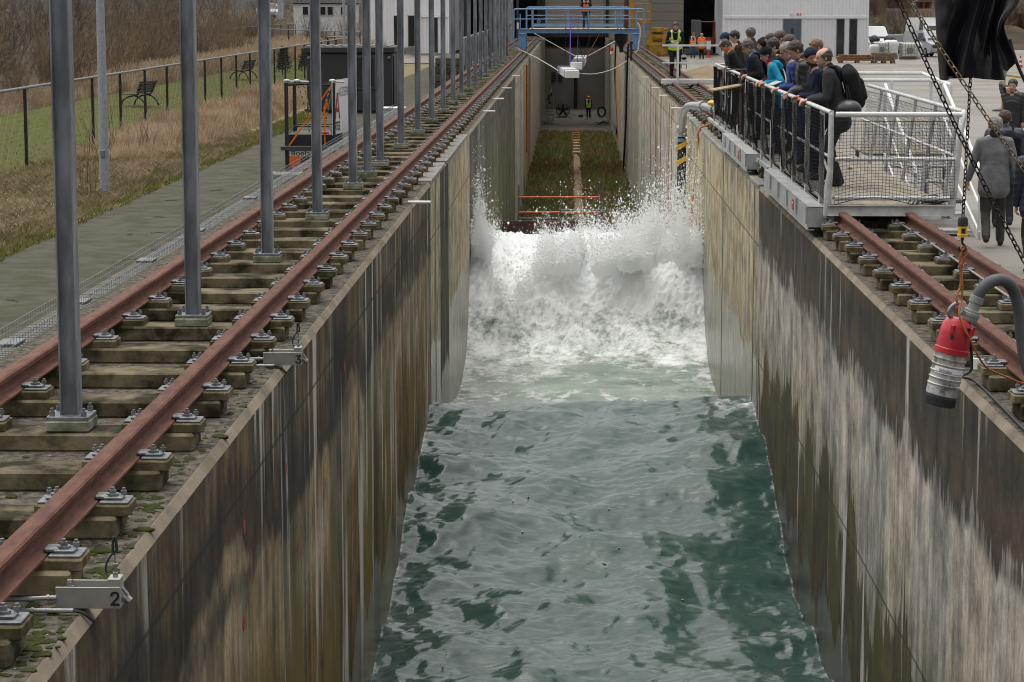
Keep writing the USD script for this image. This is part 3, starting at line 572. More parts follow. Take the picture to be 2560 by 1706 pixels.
# moss cushions on the near wall tops
rg = np.random.default_rng(3); b = MB(); ico = trimesh.creation.icosphere(subdivisions=1, radius=1.)
for k in range(520):
    y = 9.3 + 9 * rg.random() ** 1.5
    x = -2.50 - .06 - .32 * rg.random() if rg.random() < .8 else -2.95 - rg.random() * .9
    rr_ = .006 + .016 * rg.random() ** 2 + (.02 if rg.random() < .03 else 0)
    b.add(ico.vertices * V(rr_ * (1 + rg.random()), rr_ * (1 + rg.random()), rr_ * .55) * (1 + .35 * (rg.random((len(ico.vertices), 1)) - .5)) + V(x, y, .001), ico.faces)
for cx, cy in ((-2.66, 9.95), (-2.60, 9.8), (-2.72, 10.1), (-2.55, 10.9), (-2.60, 11.1), (-2.63, 12.6)):
    for k in range(16):
        r_ = .007 + .014 * rg.random(); p = rg.normal(0, .035, 2)
        b.add(ico.vertices * V(r_ * 1.4, r_ * 1.4, r_ * .6) * (1 + .3 * (rg.random((len(ico.vertices), 1)) - .5)) + V(cx + p[0], cy + p[1] * 1.5, .001), ico.faces)
obj('moss', b, M['moss'], smooth=True, kind='stuff', label='green moss cushions on the near ledge')
rg = np.random.default_rng(13); b = MB()
for k in range(260):
    y = 8.5 + 40 * rg.random() ** 2; side = rg.random() < .65; x = -2.6 - 1.7 * rg.random() if side else 2.56 + .9 * rg.random()
    r_ = .004 + .010 * rg.random() ** 2
    b.add(ico.vertices[:] * V(1, 1.3, .6) * r_ + V(x, y, .003), ico.faces)
obj('grit', b, M['ledge_pale'], kind='stuff', label='loose grit and crumbs on the wall ledges')

# ------------------------------------------------------------------ viewing platform on the right track
VP = thing('viewing_platform', 'grey railed viewing platform with black netting, full of spectators', 'platform')
yf, yb, xl, xr, dz = 27.62, 49.6, 2.70, 4.06, .40
for a0, a1 in ((yf, 38.4), (38.5, yb)):
    n = 10; w = (xr - xl) / n
    for k in range(n):
        b = MB(); b.cbox(xl + k * w + .003, xl + (k + 1) * w - .003, a0, a1, dz - .035, dz + random.Random(k).uniform(-.002, .002), .003); obj('deck_board', b, M['plank_grey'], VP)
b = MB(); b.box(2.66, 4.12, yf - .09, yf - .082, .275, .40); b.box(2.66, 4.12, yf - .12, yf - .09, .275, .283); b.box(2.66, 4.12, yf - .12, yf - .09, .392, .40); obj('front_beam', b, M['worn_white'], VP)
for x in (2.66, 4.09):
    b = MB(); b.box(x - .004, x + .004, yf, yb, .24, .365); b.box(x - .03, x + .03, yf, yb, .236, .243); obj('side_beam', b, M['grey_white_steel'], VP)
for y0_, y1_ in ((27.75, 34.1), (37.5, 43.7)):
    b = MB(); b.box(2.45, 2.46, y0_, y1_, .10, .37); b.box(2.46, 2.76, y0_, y0_ + .012, .12, .36); b.box(2.46, 2.64, y0_, y1_, .352, .362); b.box(2.445, 2.53, y0_, y1_, .085, .097); obj('trolley_side', b, M['grey_white_steel'], VP)
    for y in np.arange(y0_ + .05, y1_, 1.27):
        b = MB(); b.box(2.425, 2.449, y - .03, y + .03, .16, .365); obj('stiffener', b, M['grey_white_steel'], VP)
    b = MB(); b.box(2.444, 2.4485, y0_ + 1.75, y0_ + 1.98, .17, .30); obj('warning_mark', b, M['red_board'], VP)
    b = MB(); text(b, 'STOP', .032, frame((0, -1, 0), (0, 0, 1), (-1, 0, 0), (2.4438, y0_ + 1.93, .235)), .0015, True); obj('warning_lettering', b, M['white_paint'], VP)
    for wy in (y0_ + .6, y1_ - .6):
        for wx in (2.835, 3.61):
            b = MB(); b.lathe([(.0001, -.03), (.06, -.03), (.06, .03), (.0001, .03)], 18, R=rotm((0, 1, 0), 90), c=(wx, wy, .375)); obj('wheel', b, M['brown_steel'], VP)
ZT = dz + 1.07
for k, y in enumerate(np.arange(28.3, 49.6, 1.75)):
    b = MB(); b.box(2.632, 2.645, y - .05, y + .05, .10, ZT - .02); b.box(2.645, 2.69, y - .006, y + .006, .30, ZT - .03); obj('post', b, M['worn_white'], VP)
    b = MB(); b.box(2.60, 2.66, y + .06, y + 1.69, .30, .306); b.box(2.60, 2.604, y + .06, y + 1.69, .25, .30); obj('ledge_strip', b, M['grey_white_steel'], VP)
    if not 36.6 < y < 39.6:
        b = MB(); b.bar((4.10, y, .26), (4.27, y, ZT - .02), .05, .018, up=(0, 1, 0)); obj('post', b, M['worn_white'], VP)
def tp(pts, r, m, name, n=10, sm=True):
    b = MB(); b.pipe(pts, r, n); return obj(name, b, M[m], VP, smooth=40)
tp([(2.69, yf, ZT), (2.69, yb, ZT)], .027, 'worn_white', 'top_rail'); tp([(2.69, yf, dz + .55), (2.69, yb, dz + .55)], .018, 'worn_white', 'mid_rail')
for a0, a1 in ((28.0, 36.9), (39.3, yb)):
    tp([(4.27, a0, ZT), (4.27, a1, ZT)], .027, 'worn_white', 'top_rail'); tp([(4.185, a0, dz + .55), (4.185, a1, dz + .55)], .018, 'worn_white', 'mid_rail')
b = MB(); b.pipe([(2.66, yf, .27), (2.67, yf, .62), (2.69, yf, .8), (2.69, yf, ZT - .03), (2.695, yf + .03, ZT), (2.69, yf + .09, ZT)], [.045, .045, .034, .032, .03, .027], 10); obj('corner_post', b, M['worn_white'], VP, smooth=40)
b = MB(); b.pipe([(4.10, yf, .27), (4.14, yf, .7), (4.20, yf + .1, 1.2), (4.26, yf + .2, ZT - .02), (4.27, yf + .32, ZT)], [.05, .046, .04, .032, .027], 10); obj('corner_post', b, M['worn_white'], VP, smooth=40)
for z, x1 in ((ZT - .02, 4.20), (dz + .53, 4.13), (dz + .075, 4.08)): tp([(2.74, yf - .03, z), (x1, yf - .03, z)], .032 if z > 1 else .026, 'white_paint', 'front_rail')
tp([(2.70, yb, ZT), (4.2, yb, ZT)], .025, 'worn_white', 'end_rail')
# netting
def net(o, U, Wv, nu, nv, nrm, sag, seed, r=.0026, hem=.06):
    rr_ = np.random.default_rng(seed); o, U, Wv, nrm = map(lambda q: np.asarray(q, float), (o, U, Wv, nrm))
    def P(u, v):
        u = np.asarray(u, float); v = np.asarray(v, float)
        a = fb(u * nu * .05, v * 2.2, 3, seed); c = fb(u * nu * .09, v * 3., 3, seed + 1)
        s_ = np.abs(np.sin(u * nu * .045 * math.pi)) * hem
        return o + np.multiply.outer(u, U) + np.multiply.outer(v + (s_ * (1 - v) * .9 - .05 * (1 - v) * 0 + c * .05), Wv) + np.multiply.outer(a * sag, nrm)
    mb = MB(); k = 0
    for i_ in range(nu + 1):
        v_ = np.linspace(0, 1, 9); mb.pipe(P(np.full(9, i_ / nu) + .12 * c_(v_, seed, i_, nu), v_), r, 3, caps=False)
    for j_ in range(nv + 1):
        m_ = max(nu // 2, 8); u_ = np.linspace(0, 1, m_); mb.pipe(P(u_, np.full(m_, j_ / nv)), r * (1.9 if j_ in (0, nv) else 1), 3, caps=False)
    return mb
def c_(v_, seed, i_, nu): return fb(v_ * 2, np.full_like(v_, i_ * .13), 2, seed + 3) / nu * 4
for a0, a1, sd in ((27.7, 35.0, 1), (35.0, 42.3, 2), (42.3, 49.5, 3)):
    obj('netting', net((2.625, a0, .43), (0, a1 - a0, 0), (0, 0, 1.0), 120, 22, (1, 0, 0), .10, sd, .0024), M['net_black'], VP, kind='stuff')
obj('netting', net((2.74, yf - .075, .40), (1.38, 0, 0), (0, 0, .97), 33, 24, (0, 1, 0), .07, 4, .0027, .09), M['net_black'], VP, kind='stuff')
for a0, a1, sd in ((28.1, 36.8, 5), (39.4, 49.4, 6)):
    obj('netting', net((4.155, a0, .46), (0, a1 - a0, 0), (.10, 0, .93), int((a1 - a0) / .12), 22, (1, 0, 0), .12, sd, .0022), M['net_black'], VP, kind='stuff')
b = MB(); r_ = np.random.default_rng(8)
for k in range(26): b.sphere((3.82 + .2 * r_.random(), yf + .03 + .2 * r_.random(), dz + .03 + .06 * r_.random()), .03, (1.3, 1, .8), 1)
for k in range(14):
    p = V(3.6 + .4 * r_.random(), yf + .1 * r_.random(), dz + .01); b.pipe(spline([p, p + V(.1, .08, .05), p + V(.18, -.02, .02), p + V(.3, .05, .04)], 8), .009, 5)
obj('net_bundle', b, M['black_rubber'], VP, smooth=40)
b = MB(); b.tube((2.69, 31.15, ZT), (2.69, 31.5, ZT), .0285, 10); obj('red_tape', b, M['red_board'], VP)
# landing and steps down to the yard
ST = thing('access_steps', 'white railed landing and steps from the yard up to the platform', 'steps')
b = MB(); b.cbox(4.30, 5.62, 37.2, 39.3, .36, .40, .006); obj('landing', b, M['plank_grey'], ST)
for k in range(5):
    b = MB(); b.cbox(4.62, 5.46, 36.65 - k * .62, 37.05 - k * .62, .40 - (k + 1) * .19, .43 - (k + 1) * .19, .005); obj('tread', b, M['grey_white_steel'], ST)
for x in (4.58, 5.50):
    b = MB(); b.bar((x, 37.2, .33), (x, 33.75, -.58), .03, .16); obj('stringer', b, M['white_paint'], ST)
    b = MB(); b.pipe([(x, 37.25, ZT), (x, 33.85, .40), (x, 33.78, .33), (x, 33.78, -.6)], .026, 8); obj('handrail', b, M['white_paint'], ST, smooth=40)
    b = MB(); b.tube((x, 37.2, .95), (x, 33.8, -.12), .018, 8); obj('mid_rail', b, M['white_paint'], ST)
for p in ((5.6, 37.25), (5.6, 38.3), (5.6, 39.3), (4.95, 39.3), (4.35, 39.3), (5.5, 37.25), (4.58, 37.25)):
    b = MB(); b.tube((p[0], p[1], .36), (p[0], p[1], ZT), .03, 8); obj('post', b, M['white_paint'], ST)
for p in ((5.55, 37.3), (5.55, 39.2), (4.4, 39.2)):
    b = MB(); b.tube((p[0], p[1], -.62), (p[0], p[1], .36), .035, 8); obj('leg', b, M['grey_white_steel'], ST)
for z in (ZT, ZT + .09, .92):
    b = MB(); yy = 39.3 if z != ZT + .09 else 40.2; b.pipe([(5.6, 37.25, min(z, ZT)), (5.6, yy, z), (4.32, yy, z)], .028, 8); obj('rail', b, M['white_paint'], ST, smooth=40)
# clamp post and board lashed to the railing
t = thing('clamp_post', 'brown steel T shaped post standing against the platform railing', 'post', (2.62, 41.2, 0))
b = MB(); b.box(-.028, .028, -.012, .012, .62, 1.585); b.bar((-.005, 0, .60), (-.03, -.02, .50), .02, .02); obj('upright', b, M['brown_flat'], t)
b = MB(); b.cbox(-.40, .09, -.04, .04, 1.586, 1.604, .004); obj('top_plate', b, M['brown_flat'], t)
t = thing('timber_board', 'pale timber board with red and white tape sticking out over the flume', 'board')
b = MB(); b.bar((2.08, 41.0, 1.245), (2.62, 41.25, 1.33), .30, .022); obj('board', b, M['wood_pale'], t)
b = MB(); b.bar((2.45, 41.1, 1.285), (2.92, 41.4, 1.335), .055, .05); obj('batten', b, M['wood_weathered'], t)
for k in range(5):
    a = V(2.585, 41.2, 1.305) + V(.055, .03, .006) * k; b = MB(); b.bar(a, a + V(.054, .03, .006), .085, .075); obj('tape_band', b, M['red_board' if k % 2 else 'white_paint'], t)
b = MB(); b.bar((2.64, 41.15, 1.28), (2.67, 41.15, 1.12), .05, .006, up=(0, 1, 0)); b.bar((2.83, 41.25, 1.29), (2.86, 41.25, 1.19), .03, .006, up=(0, 1, 0)); obj('tape_end', b, M['red_board'], t)

# ------------------------------------------------------------------ blue gantry bridge
BR = thing('gantry_bridge', 'blue steel gantry footbridge on wheels spanning the flume on both crane rails', 'bridge')
y1, y2 = 122., 126.
b = MB(); b.box(-3.05, 3.12, y1, y1 + .012, 1.22, 1.42); b.box(-3.05, 3.12, y1 - .05, y1, 1.22, 1.235); b.box(-3.05, 3.12, y1 - .05, y1, 1.405, 1.42); obj('front_girder', b, M['blue_paint'], BR)
b = MB(); b.cbox(-3.05, 3.12, y2 - .2, y2, 1.20, 1.42, .01); obj('rear_girder', b, M['blue_paint'], BR)
b = MB(); b.cbox(-2.5, 2.45, y1 + .02, y2 - .02, 1.421, 1.445, .004); obj('deck', b, M['wood_pale'], BR)
b = MB(); b.box(-2.4, 2.4, y2 - .03, y2 - .02, 1.51, 1.67); obj('kick_board', b, M['blue_paint'], BR)
for x in (-2.855, 2.99):
    for y in (y1 + .2, y2 - .2):
        b = MB(); b.cbox(x - .19, x + .19, y - .18, y + .18, .37, 1.22, .02); obj('leg', b, M['blue_paint'], BR)
        b = MB(); b.lathe([(.0001, -.05), (.13, -.05), (.13, .05), (.0001, .05)], 18, R=rotm((0, 1, 0), 90), c=(x if x < 0 else 2.835, y, .44)); obj('wheel', b, M['brown_steel'], BR)
def brt(pts, r, nm):
    b = MB(); b.pipe(pts, r, 8); obj(nm, b, M['blue_paint'], BR, smooth=40)
ar = lambda xa, xb, y, z0, z1: [(xa, y, z0), (xa, y, z1 - .1), (xa + .03, y, z1 - .03), (xa + .1, y, z1), (xb - .1, y, z1), (xb - .03, y, z1 - .03), (xb, y, z1 - .1), (xb, y, z0)]
brt(ar(-3.28, 3.38, y1 - .06, .32, 2.44), .042, 'rail_frame'); brt([(-3.28, y1 - .06, 1.93), (3.38, y1 - .06, 1.93)], .025, 'mid_rail')
brt(ar(-2.70, 2.74, y2, 1.42, 2.52), .038, 'rail_frame'); brt([(-2.7, y2, 2.10), (2.74, y2, 2.10)], .025, 'mid_rail')
for x in (-1.97, -.55, .54, 2.05):
    brt([(x - (.37 if x < -1 else .07 if x < 0 else 0), y1 - .06, 1.42), (x - (.37 if x < -1 else .07 if x < 0 else 0), y1 - .06, 2.44)], .034, 'post')
brt([(1.35 + .85, y1 - .06, 1.42), (2.2, y1 - .06, 2.44)], .034, 'post')
for x in (-2.35, -1.65, -.5, .6, 1.3, 2.0): brt([(x, y2, 1.42), (x, y2, 2.52)], .03, 'post')
for x in (-2.95, 3.02): brt([(x, y1 + .3, 1.42), (x, y1 + .3, 2.2)], .03, 'post')
b = MB(); b.lathe([(.06, -.02), (.10, -.02), (.10, .02), (.06, .02), (.06, -.02)], 16, R=rotm((1, 0, 0), 90), c=(-2.05, y2 - .3, 1.78)); obj('ring', b, M['blue_paint'], BR)
b = MB(); b.cbox(-3.12, -3.02, y1 - .1, y1 - .02, 1.42, 1.75, .01); obj('white_box', b, M['white_paint'], BR)
b = MB(); b.pipe(spline([(3.06, y1 - .1, 1.75), (3.2, y1 - .12, 1.4), (3.16, y1 - .12, .9), (3.1, y1 - .14, .35)], 12), .045, 6); obj('hose_bundle', b, M['rope_white'], BR)
b = MB(); b.lathe([(.0001, 0), (.10, .02), (.11, .3), (.34, .6), (.36, .95), (.0001, .98)], 14, c=(2.25, y1 + .8, .22)); bag = obj('rubbish_sack', b, M['black_rubber'], smooth=40)
data(bag, 'black sack hanging under the right end of the blue bridge', 'bag')
# hanging foam blocks, slings and ropes
def block(name, label, f0, f1, w, h):
    f0, f1 = V(*f0), V(*f1); d = unit(f1 - f0); b = MB(); t = thing(name, label, 'foam block')
    n = 4; L_ = np.linalg.norm(f1 - f0)
    for k in range(n):
        a = f0 + d * (L_ * k / n + (.012 if k else 0)); c = f0 + d * (L_ * (k + 1) / n)
        mb_ = MB(); mb_.bar(a, c, w, h); obj('foam_piece', mb_, M['foam_board'], t)
    for u in (.12, .8):
        a = f0 + d * L_ * u; s = np.cross(d, V(0, 0, 1)); mb_ = MB()
        q = [a - s * (w / 2 + .006) - V(0, 0, h / 2 + .004), a - s * (w / 2 + .006) + V(0, 0, h / 2 + .006), a + s * (w / 2 + .006) + V(0, 0, h / 2 + .006), a + s * (w / 2 + .006) - V(0, 0, h / 2 + .004)]
        for i_ in range(3): mb_.bar(q[i_], q[i_ + 1], .05, .008, up=d)
        obj('sling_band', mb_, M['strap_purple'], t)
    return t
block('foam_block', 'white foam block hanging lowest and nearest below the blue bridge', (-.27, 118, -.76), (-.70, 123.5, -.66), .68, .36)
block('foam_block', 'white foam block hanging higher and behind another block below the bridge', (-.08, 121.2, -.44), (.22, 128, -.22), .60, .34)
def line(name, label, cat, pts, r, m, n=14):
    b = MB(); b.pipe(spline(pts, n) if len(pts) > 2 else pts, r, 6); p = obj(name, b, M[m], smooth=True); data(p, label, cat); return p
line('lifting_strap', 'purple strap from the bridge rail to the near foam block', 'strap', [(-.36, 121.9, 1.95), (-.38, 121.2, .6), (-.40, 120.5, -.46)], .03, 'strap_purple', 8)
line('lifting_strap', 'thin dark purple strap left of the near foam block', 'strap', [(-.60, 124, 1.9), (-.64, 123.6, -.48)], .018, 'strap_purple')
line('lifting_strap', 'purple strap dropping to the left side of the far foam block', 'strap', [(.02, 122.5, 2.1), (.0, 122.3, .9), (-.02, 122.0, -.25)], .026, 'strap_purple', 8)
line('lifting_strap', 'purple strap slanting to the right side of the far foam block', 'strap', [(.0, 123.5, 1.0), (.26, 125, -.13)], .02, 'strap_purple')
line('lifting_rope', 'brown rope from the bridge to the middle of the far foam block', 'rope', [(.72, 124, 1.3), (.30, 124, -.15)], .02, 'rope_brown')
line('lifting_rope', 'brown rope from the bridge to the far end of the foam block', 'rope', [(1.25, 126, 1.3), (.52, 127, -.1)], .02, 'rope_brown')
line('guide_rope', 'taut white rope from the left bridge leg to the foam block', 'rope', [(-3.05, 121.8, .42), (-2.0, 120.6, -.06), (-.98, 119.2, -.62)], .028, 'rope_white')
line('guide_rope', 'slack white rope from the right bridge leg to the foam block', 'rope', [(3.06, 121.8, .34), (2.3, 120.8, -.30), (1.3, 119.5, -.70), (.6, 118.8, -.78), (.08, 118.3, -.72)], .028, 'rope_white', 20)
line('guide_rope', 'grey rope behind from the left rail to the far foam block', 'rope', [(-2.35, 128, 1.15), (-.05, 128, -.12)], .028, 'rope_white')
line('guide_rope', 'grey rope behind from the black sack to the far foam block', 'rope', [(2.1, 128, .75), (.5, 128, -.12)], .028, 'rope_white')

# ------------------------------------------------------------------ inside the flume: marsh, steps, far end
rg = np.random.default_rng(21)
def blades(P, h, w, lean, rg):
    n = len(P); a = rg.random(n) * 6.283; d = np.stack([np.cos(a), np.sin(a), 0 * a], 1)
    e = rg.random(n) * 6.283; l = np.stack([np.cos(e), np.sin(e), 0 * e], 1) * (lean * rg.random(n))[:, None]
    v = np.stack([P - d * w[:, None] / 2, P + d * w[:, None] / 2, P + (l * .35 + V(0, 0, .62)) * h[:, None] + d * w[:, None] * .3, P + (l + V(0, 0, 1)) * h[:, None]], 1).reshape(-1, 3)
    f = np.array([[0, 1, 2], [0, 2, 3]])[None] + 4 * np.arange(n)[:, None, None]
    return v, f.reshape(-1, 3)
n = 30000; x = rg.uniform(-2.45, 2.45, n); y = 88 + 76 * rg.random(n); k = (np.abs(x) > .22) & (rg.random(n) < .5 + 1.2 * fb(x * 1.2, y * .5, 3, 80)) & (y < 162.5 + 1.5 * np.sin(x * 2.2)); x, y = x[k], y[k]
P = np.stack([x, y, bed(x, y) - .02], 1); b = MB(); b.add(*blades(P, .16 + .22 * rg.random(len(P)), .02 + .03 * rg.random(len(P)), .9, rg)); obj('marsh_grass', b, M['marsh'], kind='stuff', label='matted marsh grass on the flume floor behind the splash')
t = thing('plank_path', 'narrow brown plank path with a timber ladder along the middle of the marsh', 'path')
for y in np.arange(75, 137, 4.05):
    b = MB(); b.cbox(-.17, .19, y, y + 4.0, -5.97, -5.93, .01); obj('plank', b, M['wood_weathered'], t)
for x in (-.19, .21):
    b = MB(); b.bar((x, 137, -5.95), (x, 161, -5.9), .05, .06); obj('stile', b, M['wood_weathered'], t)
for k, y in enumerate(np.arange(137.5, 161, 2.9)):
    b = MB(); b.cbox(-.2, .22, y, y + .5, -5.90, -5.80, .01); obj('rung', b, M['wood_pale' if k < 5 else 'wood_orange'], t)
t = thing('flood_box', 'dark brown steel front wall closing off the marsh behind the splash', 'barrier')
for k in range(4):
    b = MB(); b.cbox(-2.49 + k * 1.245, -2.49 + (k + 1) * 1.245 - .02, 74.1, 74.2, -6.1, -4.05, .015); obj('panel', b, M['brown_steel'], t)
b = MB(); b.box(-2.49, 2.49, 74.0, 74.095, -4.62, -4.58); b.box(-2.49, 2.49, 74.0, 74.095, -5.3, -5.26); obj('rib', b, M['brown_steel'], t)
t = thing('scaffold_frame', 'scaffold frame with orange bars standing across the flume floor', 'scaffold')
for p in ((-2.42, 95, -4.5), (-2.22, 96.2, -4.25), (.82, 95, -4.45), (.98, 96.2, -4.35), (-.74, 94, -5.2)):
    b = MB(); b.tube((p[0], p[1], -6.05), p, .028, 8); obj('upright', b, M['zinc'], t)
for (x0, x1, y, z, m) in ((-2.42, .84, 94.95, -5.0, 'scaff_orange'), (-2.42, .84, 94.95, -5.62, 'scaff_orange'), (-.74, 1.02, 94, -5.45, 'zinc'), (-2.4, 1.0, 96.2, -5.72, 'zinc'), (-2.4, 1.02, 94, -5.78, 'zinc')):
    b = MB(); b.tube((x0, y, z), (x1, y, z), .042, 8); obj('bar', b, M[m], t)
b = MB(); b.box(.26, .32, 94.6, 94.66, -6.0, -4.72); obj('prop', b, M['wood_pale'], t)
b = MB(); b.box(.0, .56, 94.55, 94.7, -4.66, -4.62); b.box(.2, .38, 94.58, 94.68, -4.80, -4.66); obj('prop_head', b, M['wood_weathered'], t)
b = MB(); b.cbox(-2.5, 2.8, 200, 200.3, -6.1, -1.04, .01); ew = obj('end_wall', b, M['end_panel']); data(ew, 'pale panelled end wall at the far end of the flume', 'wall')
t = thing('end_wall_pipe', 'black vertical pipe on the far end wall of the flume', 'pipe'); b = MB(); b.tube((.05, 199.8, -6.05), (.05, 199.8, -2.1), .14, 10); obj('pipe', b, M['black_rubber'], t)
t = thing('vent_panel', 'dark slotted vents in the far end wall of the flume', 'vent')
for r_ in range(4):
    for c in range(2 if r_ else 3):
        b = MB(); b.cbox(-2.0 + c * .55, -1.6 + c * .55, 199.9, 199.97, -3.1 - r_ * .22 + .0, -3.0 - r_ * .22, .01); obj('slot', b, M['black_rubber'], t)
# big fan
t = thing('drum_fan', 'large black round drum fan standing on the far flume floor', 'fan', (-.95, 185.2, -6.08))
b = MB()
for r_ in (.54, .40, .26, .12): b.pipe([(r_ * math.cos(a), -.2, .56 + r_ * math.sin(a)) for a in np.arange(0, 6.28, .26)], .016, 4, closed=True)
for a in np.arange(0, 3.14, .39): b.tube((.54 * math.cos(a), -.2, .56 + .54 * math.sin(a)), (-.54 * math.cos(a), -.2, .56 - .54 * math.sin(a)), .01, 4)
obj('grille', b, M['dark_frame'], t)
b = MB(); b.lathe([(.50, -.18), (.56, -.18), (.56, .2), (.50, .2), (.50, -.18)], 28, R=rotm((1, 0, 0), 90), c=(0, 0, .56)); obj('drum', b, M['black_paint'], t, smooth=40)
for k in range(5):
    a = k * 1.257 + .3; b = MB(); b.bar((.05 * math.cos(a), 0, .56 + .05 * math.sin(a)), (.46 * math.cos(a), 0, .56 + .46 * math.sin(a)), .16, .015, up=(math.sin(a) * .4, 1, -math.cos(a) * .4)); obj('blade', b, M['dark_frame'], t)
b = MB(); b.box(-.52, .52, -.24, -.18, 0, .05); b.box(-.52, .52, .18, .24, 0, .05); obj('foot', b, M['wood_orange'], t)
t = thing('timber_steps', 'timber step ladder by the left wall at the far flume end', 'steps', (-1.95, 179.6, -6.08))
for x in (-.28, .28):
    b = MB(); b.bar((x, 0, 0), (x, 1.0, 1.9), .05, .14); obj('stile', b, M['wood_weathered'], t)
for k in range(7):
    b = MB(); b.cbox(-.27, .27, .08 + k * .14 - .1, .08 + k * .14 + .12, .15 + k * .26, .20 + k * .26, .006); obj('tread', b, M['wood_weathered'], t)
b = MB(); b.bar((-.05, .9, 1.9), (-.08, 1.2, 3.2), .22, .03); obj('leaning_board', b, M['wood_weathered'], t)
for nm, lb, cc, loc, sz, m in (('hose_coil', 'dark coiled hose leaning against the right wall of the flume end', 'hose', (2.05, 184, -6.05), (.32, .22, .42), 'black_rubber'), ('tool_heap', 'dark heap of tools on the right of the far flume floor', 'tools', (1.95, 174, -6.05), (.45, .6, .13), 'dark_frame'), ('tool_box', 'small dark box beside the worker on the flume floor', 'box', (.42, 184.5, -6.05), (.18, .16, .18), 'dark_frame'), ('timber_heap', 'loose timbers lying by the left wall on the flume floor', 'timber', (-2.1, 174, -6.05), (.3, .8, .16), 'wood_weathered')):
    b = MB()
    if nm == 'hose_coil':
        for k in range(7): b.pipe([(sz[0] * (1 - .04 * k) * math.cos(a), -.1 + .03 * k, .45 + sz[2] * (1 - .04 * k) * math.sin(a)) for a in np.arange(0, 6.28, .35)], .035, 5, closed=True)
    elif nm == 'tool_box': b.cbox(-sz[0], sz[0], -sz[1], sz[1], 0, sz[2] * 1.3, .03); b.bar((-.1, 0, .28), (.1, 0, .28), .03, .03); b.box(-.1, -.08, -.01, .01, .22, .28); b.box(.08, .1, -.01, .01, .22, .28)
    else:
        r_ = random.Random(hash(nm) % 7 + 1 if False else len(nm))
        for k in range(9):
            a = V(r_.uniform(-1, 1) * sz[0], r_.uniform(-1, 1) * sz[1], .04 + sz[2] * r_.random()); d = V(r_.uniform(-1, 1), r_.uniform(-1, 1), r_.uniform(-.1, .5)) * .35; b.bar(a - d, a + d, .07, .05)
    p = obj(nm, b, M[m]); place(p, loc); data(p, lb, cc)
# hoses and pipe on the right wall
t = thing('discharge_pipe', 'grey steel elbow pipe over the right wall with a black hose below', 'pipe')
b = MB(); b.pipe(spline([(2.95, 50.6, .42), (2.70, 52.2, .46), (2.45, 54.2, .42), (2.33, 55.6, .26), (2.31, 56.3, -.05), (2.31, 56.5, -.3)], 16), .085, 12); obj('elbow', b, M['pipe_grey'], t, smooth=True)
for p, q in (((2.62, 52.8, .46), (2.58, 53.1, .455)), ((2.80, 51.5, .44), (2.75, 51.8, .45)), ((2.31, 56.45, -.18), (2.31, 56.5, -.28)), ((2.31, 56.5, -.34), (2.31, 56.5, -.42))):
    b = MB(); b.tube(p, q, .125, 12); obj('flange', b, M['pipe_grey'], t)
b = MB(); b.tube((2.31, 56.5, -.42), (2.31, 56.5, -5.2), .105, 12); obj('hose', b, M['black_rubber'], t, smooth=40)
for z in (-.62, -.98):
    b = MB(); b.bar((2.19, 56.45, z - .07), (2.43, 56.45, z + .07), .235, .10); obj('yellow_band', b, M['yellow_bright'], t)
b = MB(); b.tube((2.31, 56.5, -.46), (2.31, 56.5, -.54), .108, 12); obj('blue_band', b, M['blue_paint'], t)
b = MB(); r_ = np.random.default_rng(4); b.sphere((2.72, 51.2, .60), .11, (1.1, 1.5, .6), 2); p = obj('yellow_cloth', b, M['yellow_bright'], smooth=True); data(p, 'crumpled yellow cloth tied round the elbow pipe', 'cloth')
line('drain_hose', 'thin black hose hanging from the rail down the right wall', 'hose', [(2.42, 114.5, .8), (2.40, 115.5, .0), (2.40, 117, -2.2), (2.40, 120, -4.3), (2.41, 123, -5.9)], .05, 'cable_black', 18)
line('drain_hose', 'black cable looped along the right wall farther back', 'hose', [(2.42, 145, .7), (2.40, 148, -2.2), (2.41, 146, -3.5), (2.41, 155, -4.9)], .05, 'cable_black', 18)
t = thing('cable_stand', 'black bollard on the right wall edge holding a hose', 'bollard', (2.55, 114.4, 0)); b = MB(); b.cbox(-.05, .05, -.05, .05, 0, .8, .01); obj('shaft', b, M['black_paint'], t); b = MB(); b.cbox(-.08, .08, -.06, .06, .8, .95, .02); obj('head', b, M['black_paint'], t)
t = thing('fire_extinguisher', 'red extinguisher with a white label on the right flume wall', 'extinguisher', (2.33, 156, -.62)); b = MB(); b.lathe([(.0001, 0), (.10, .02), (.11, .4), (.05, .5), (.03, .56), (.0001, .57)], 14); obj('cylinder', b, M['red_board'], t, smooth=40); b = MB(); b.lathe([(.112, .05), (.112, .25)], 14); obj('label_band', b, M['white_paint'], t)
line('orange_cable', 'orange cable hanging down the right wall beside the pipe', 'cable', [(2.75, 51.0, .2), (2.52, 51.3, .10), (2.47, 52.2, -.2), (2.47, 55, -2.2), (2.47, 56, -4.)], .022, 'rope_orange', 14)

# ------------------------------------------------------------------ white footbridge with the leaning man
t = thing('white_walkway', 'white railed walkway crossing the right crane track', 'walkway')
b = MB(); b.cbox(2.45, 4.3, 73.3, 73.42, .27, .42, .012); obj('front_plank', b, M['white_paint'], t)
b = MB(); b.cbox(2.5, 4.3, 73.43, 74.4, .33, .40, .01); obj('deck', b, M['plank_grey'], t)
for x in (2.95, 4.42):
    b = MB(); b.cbox(x - .035, x + .035, 73.22, 73.29, .2, 1.45, .008); obj('post', b, M['white_paint'], t)
for z, h in ((1.45, .055), (.92, .04)):
    b = MB(); b.bar((2.47, 73.25, z), (4.45, 73.25, z), .05, h); obj('rail', b, M['white_paint'], t)

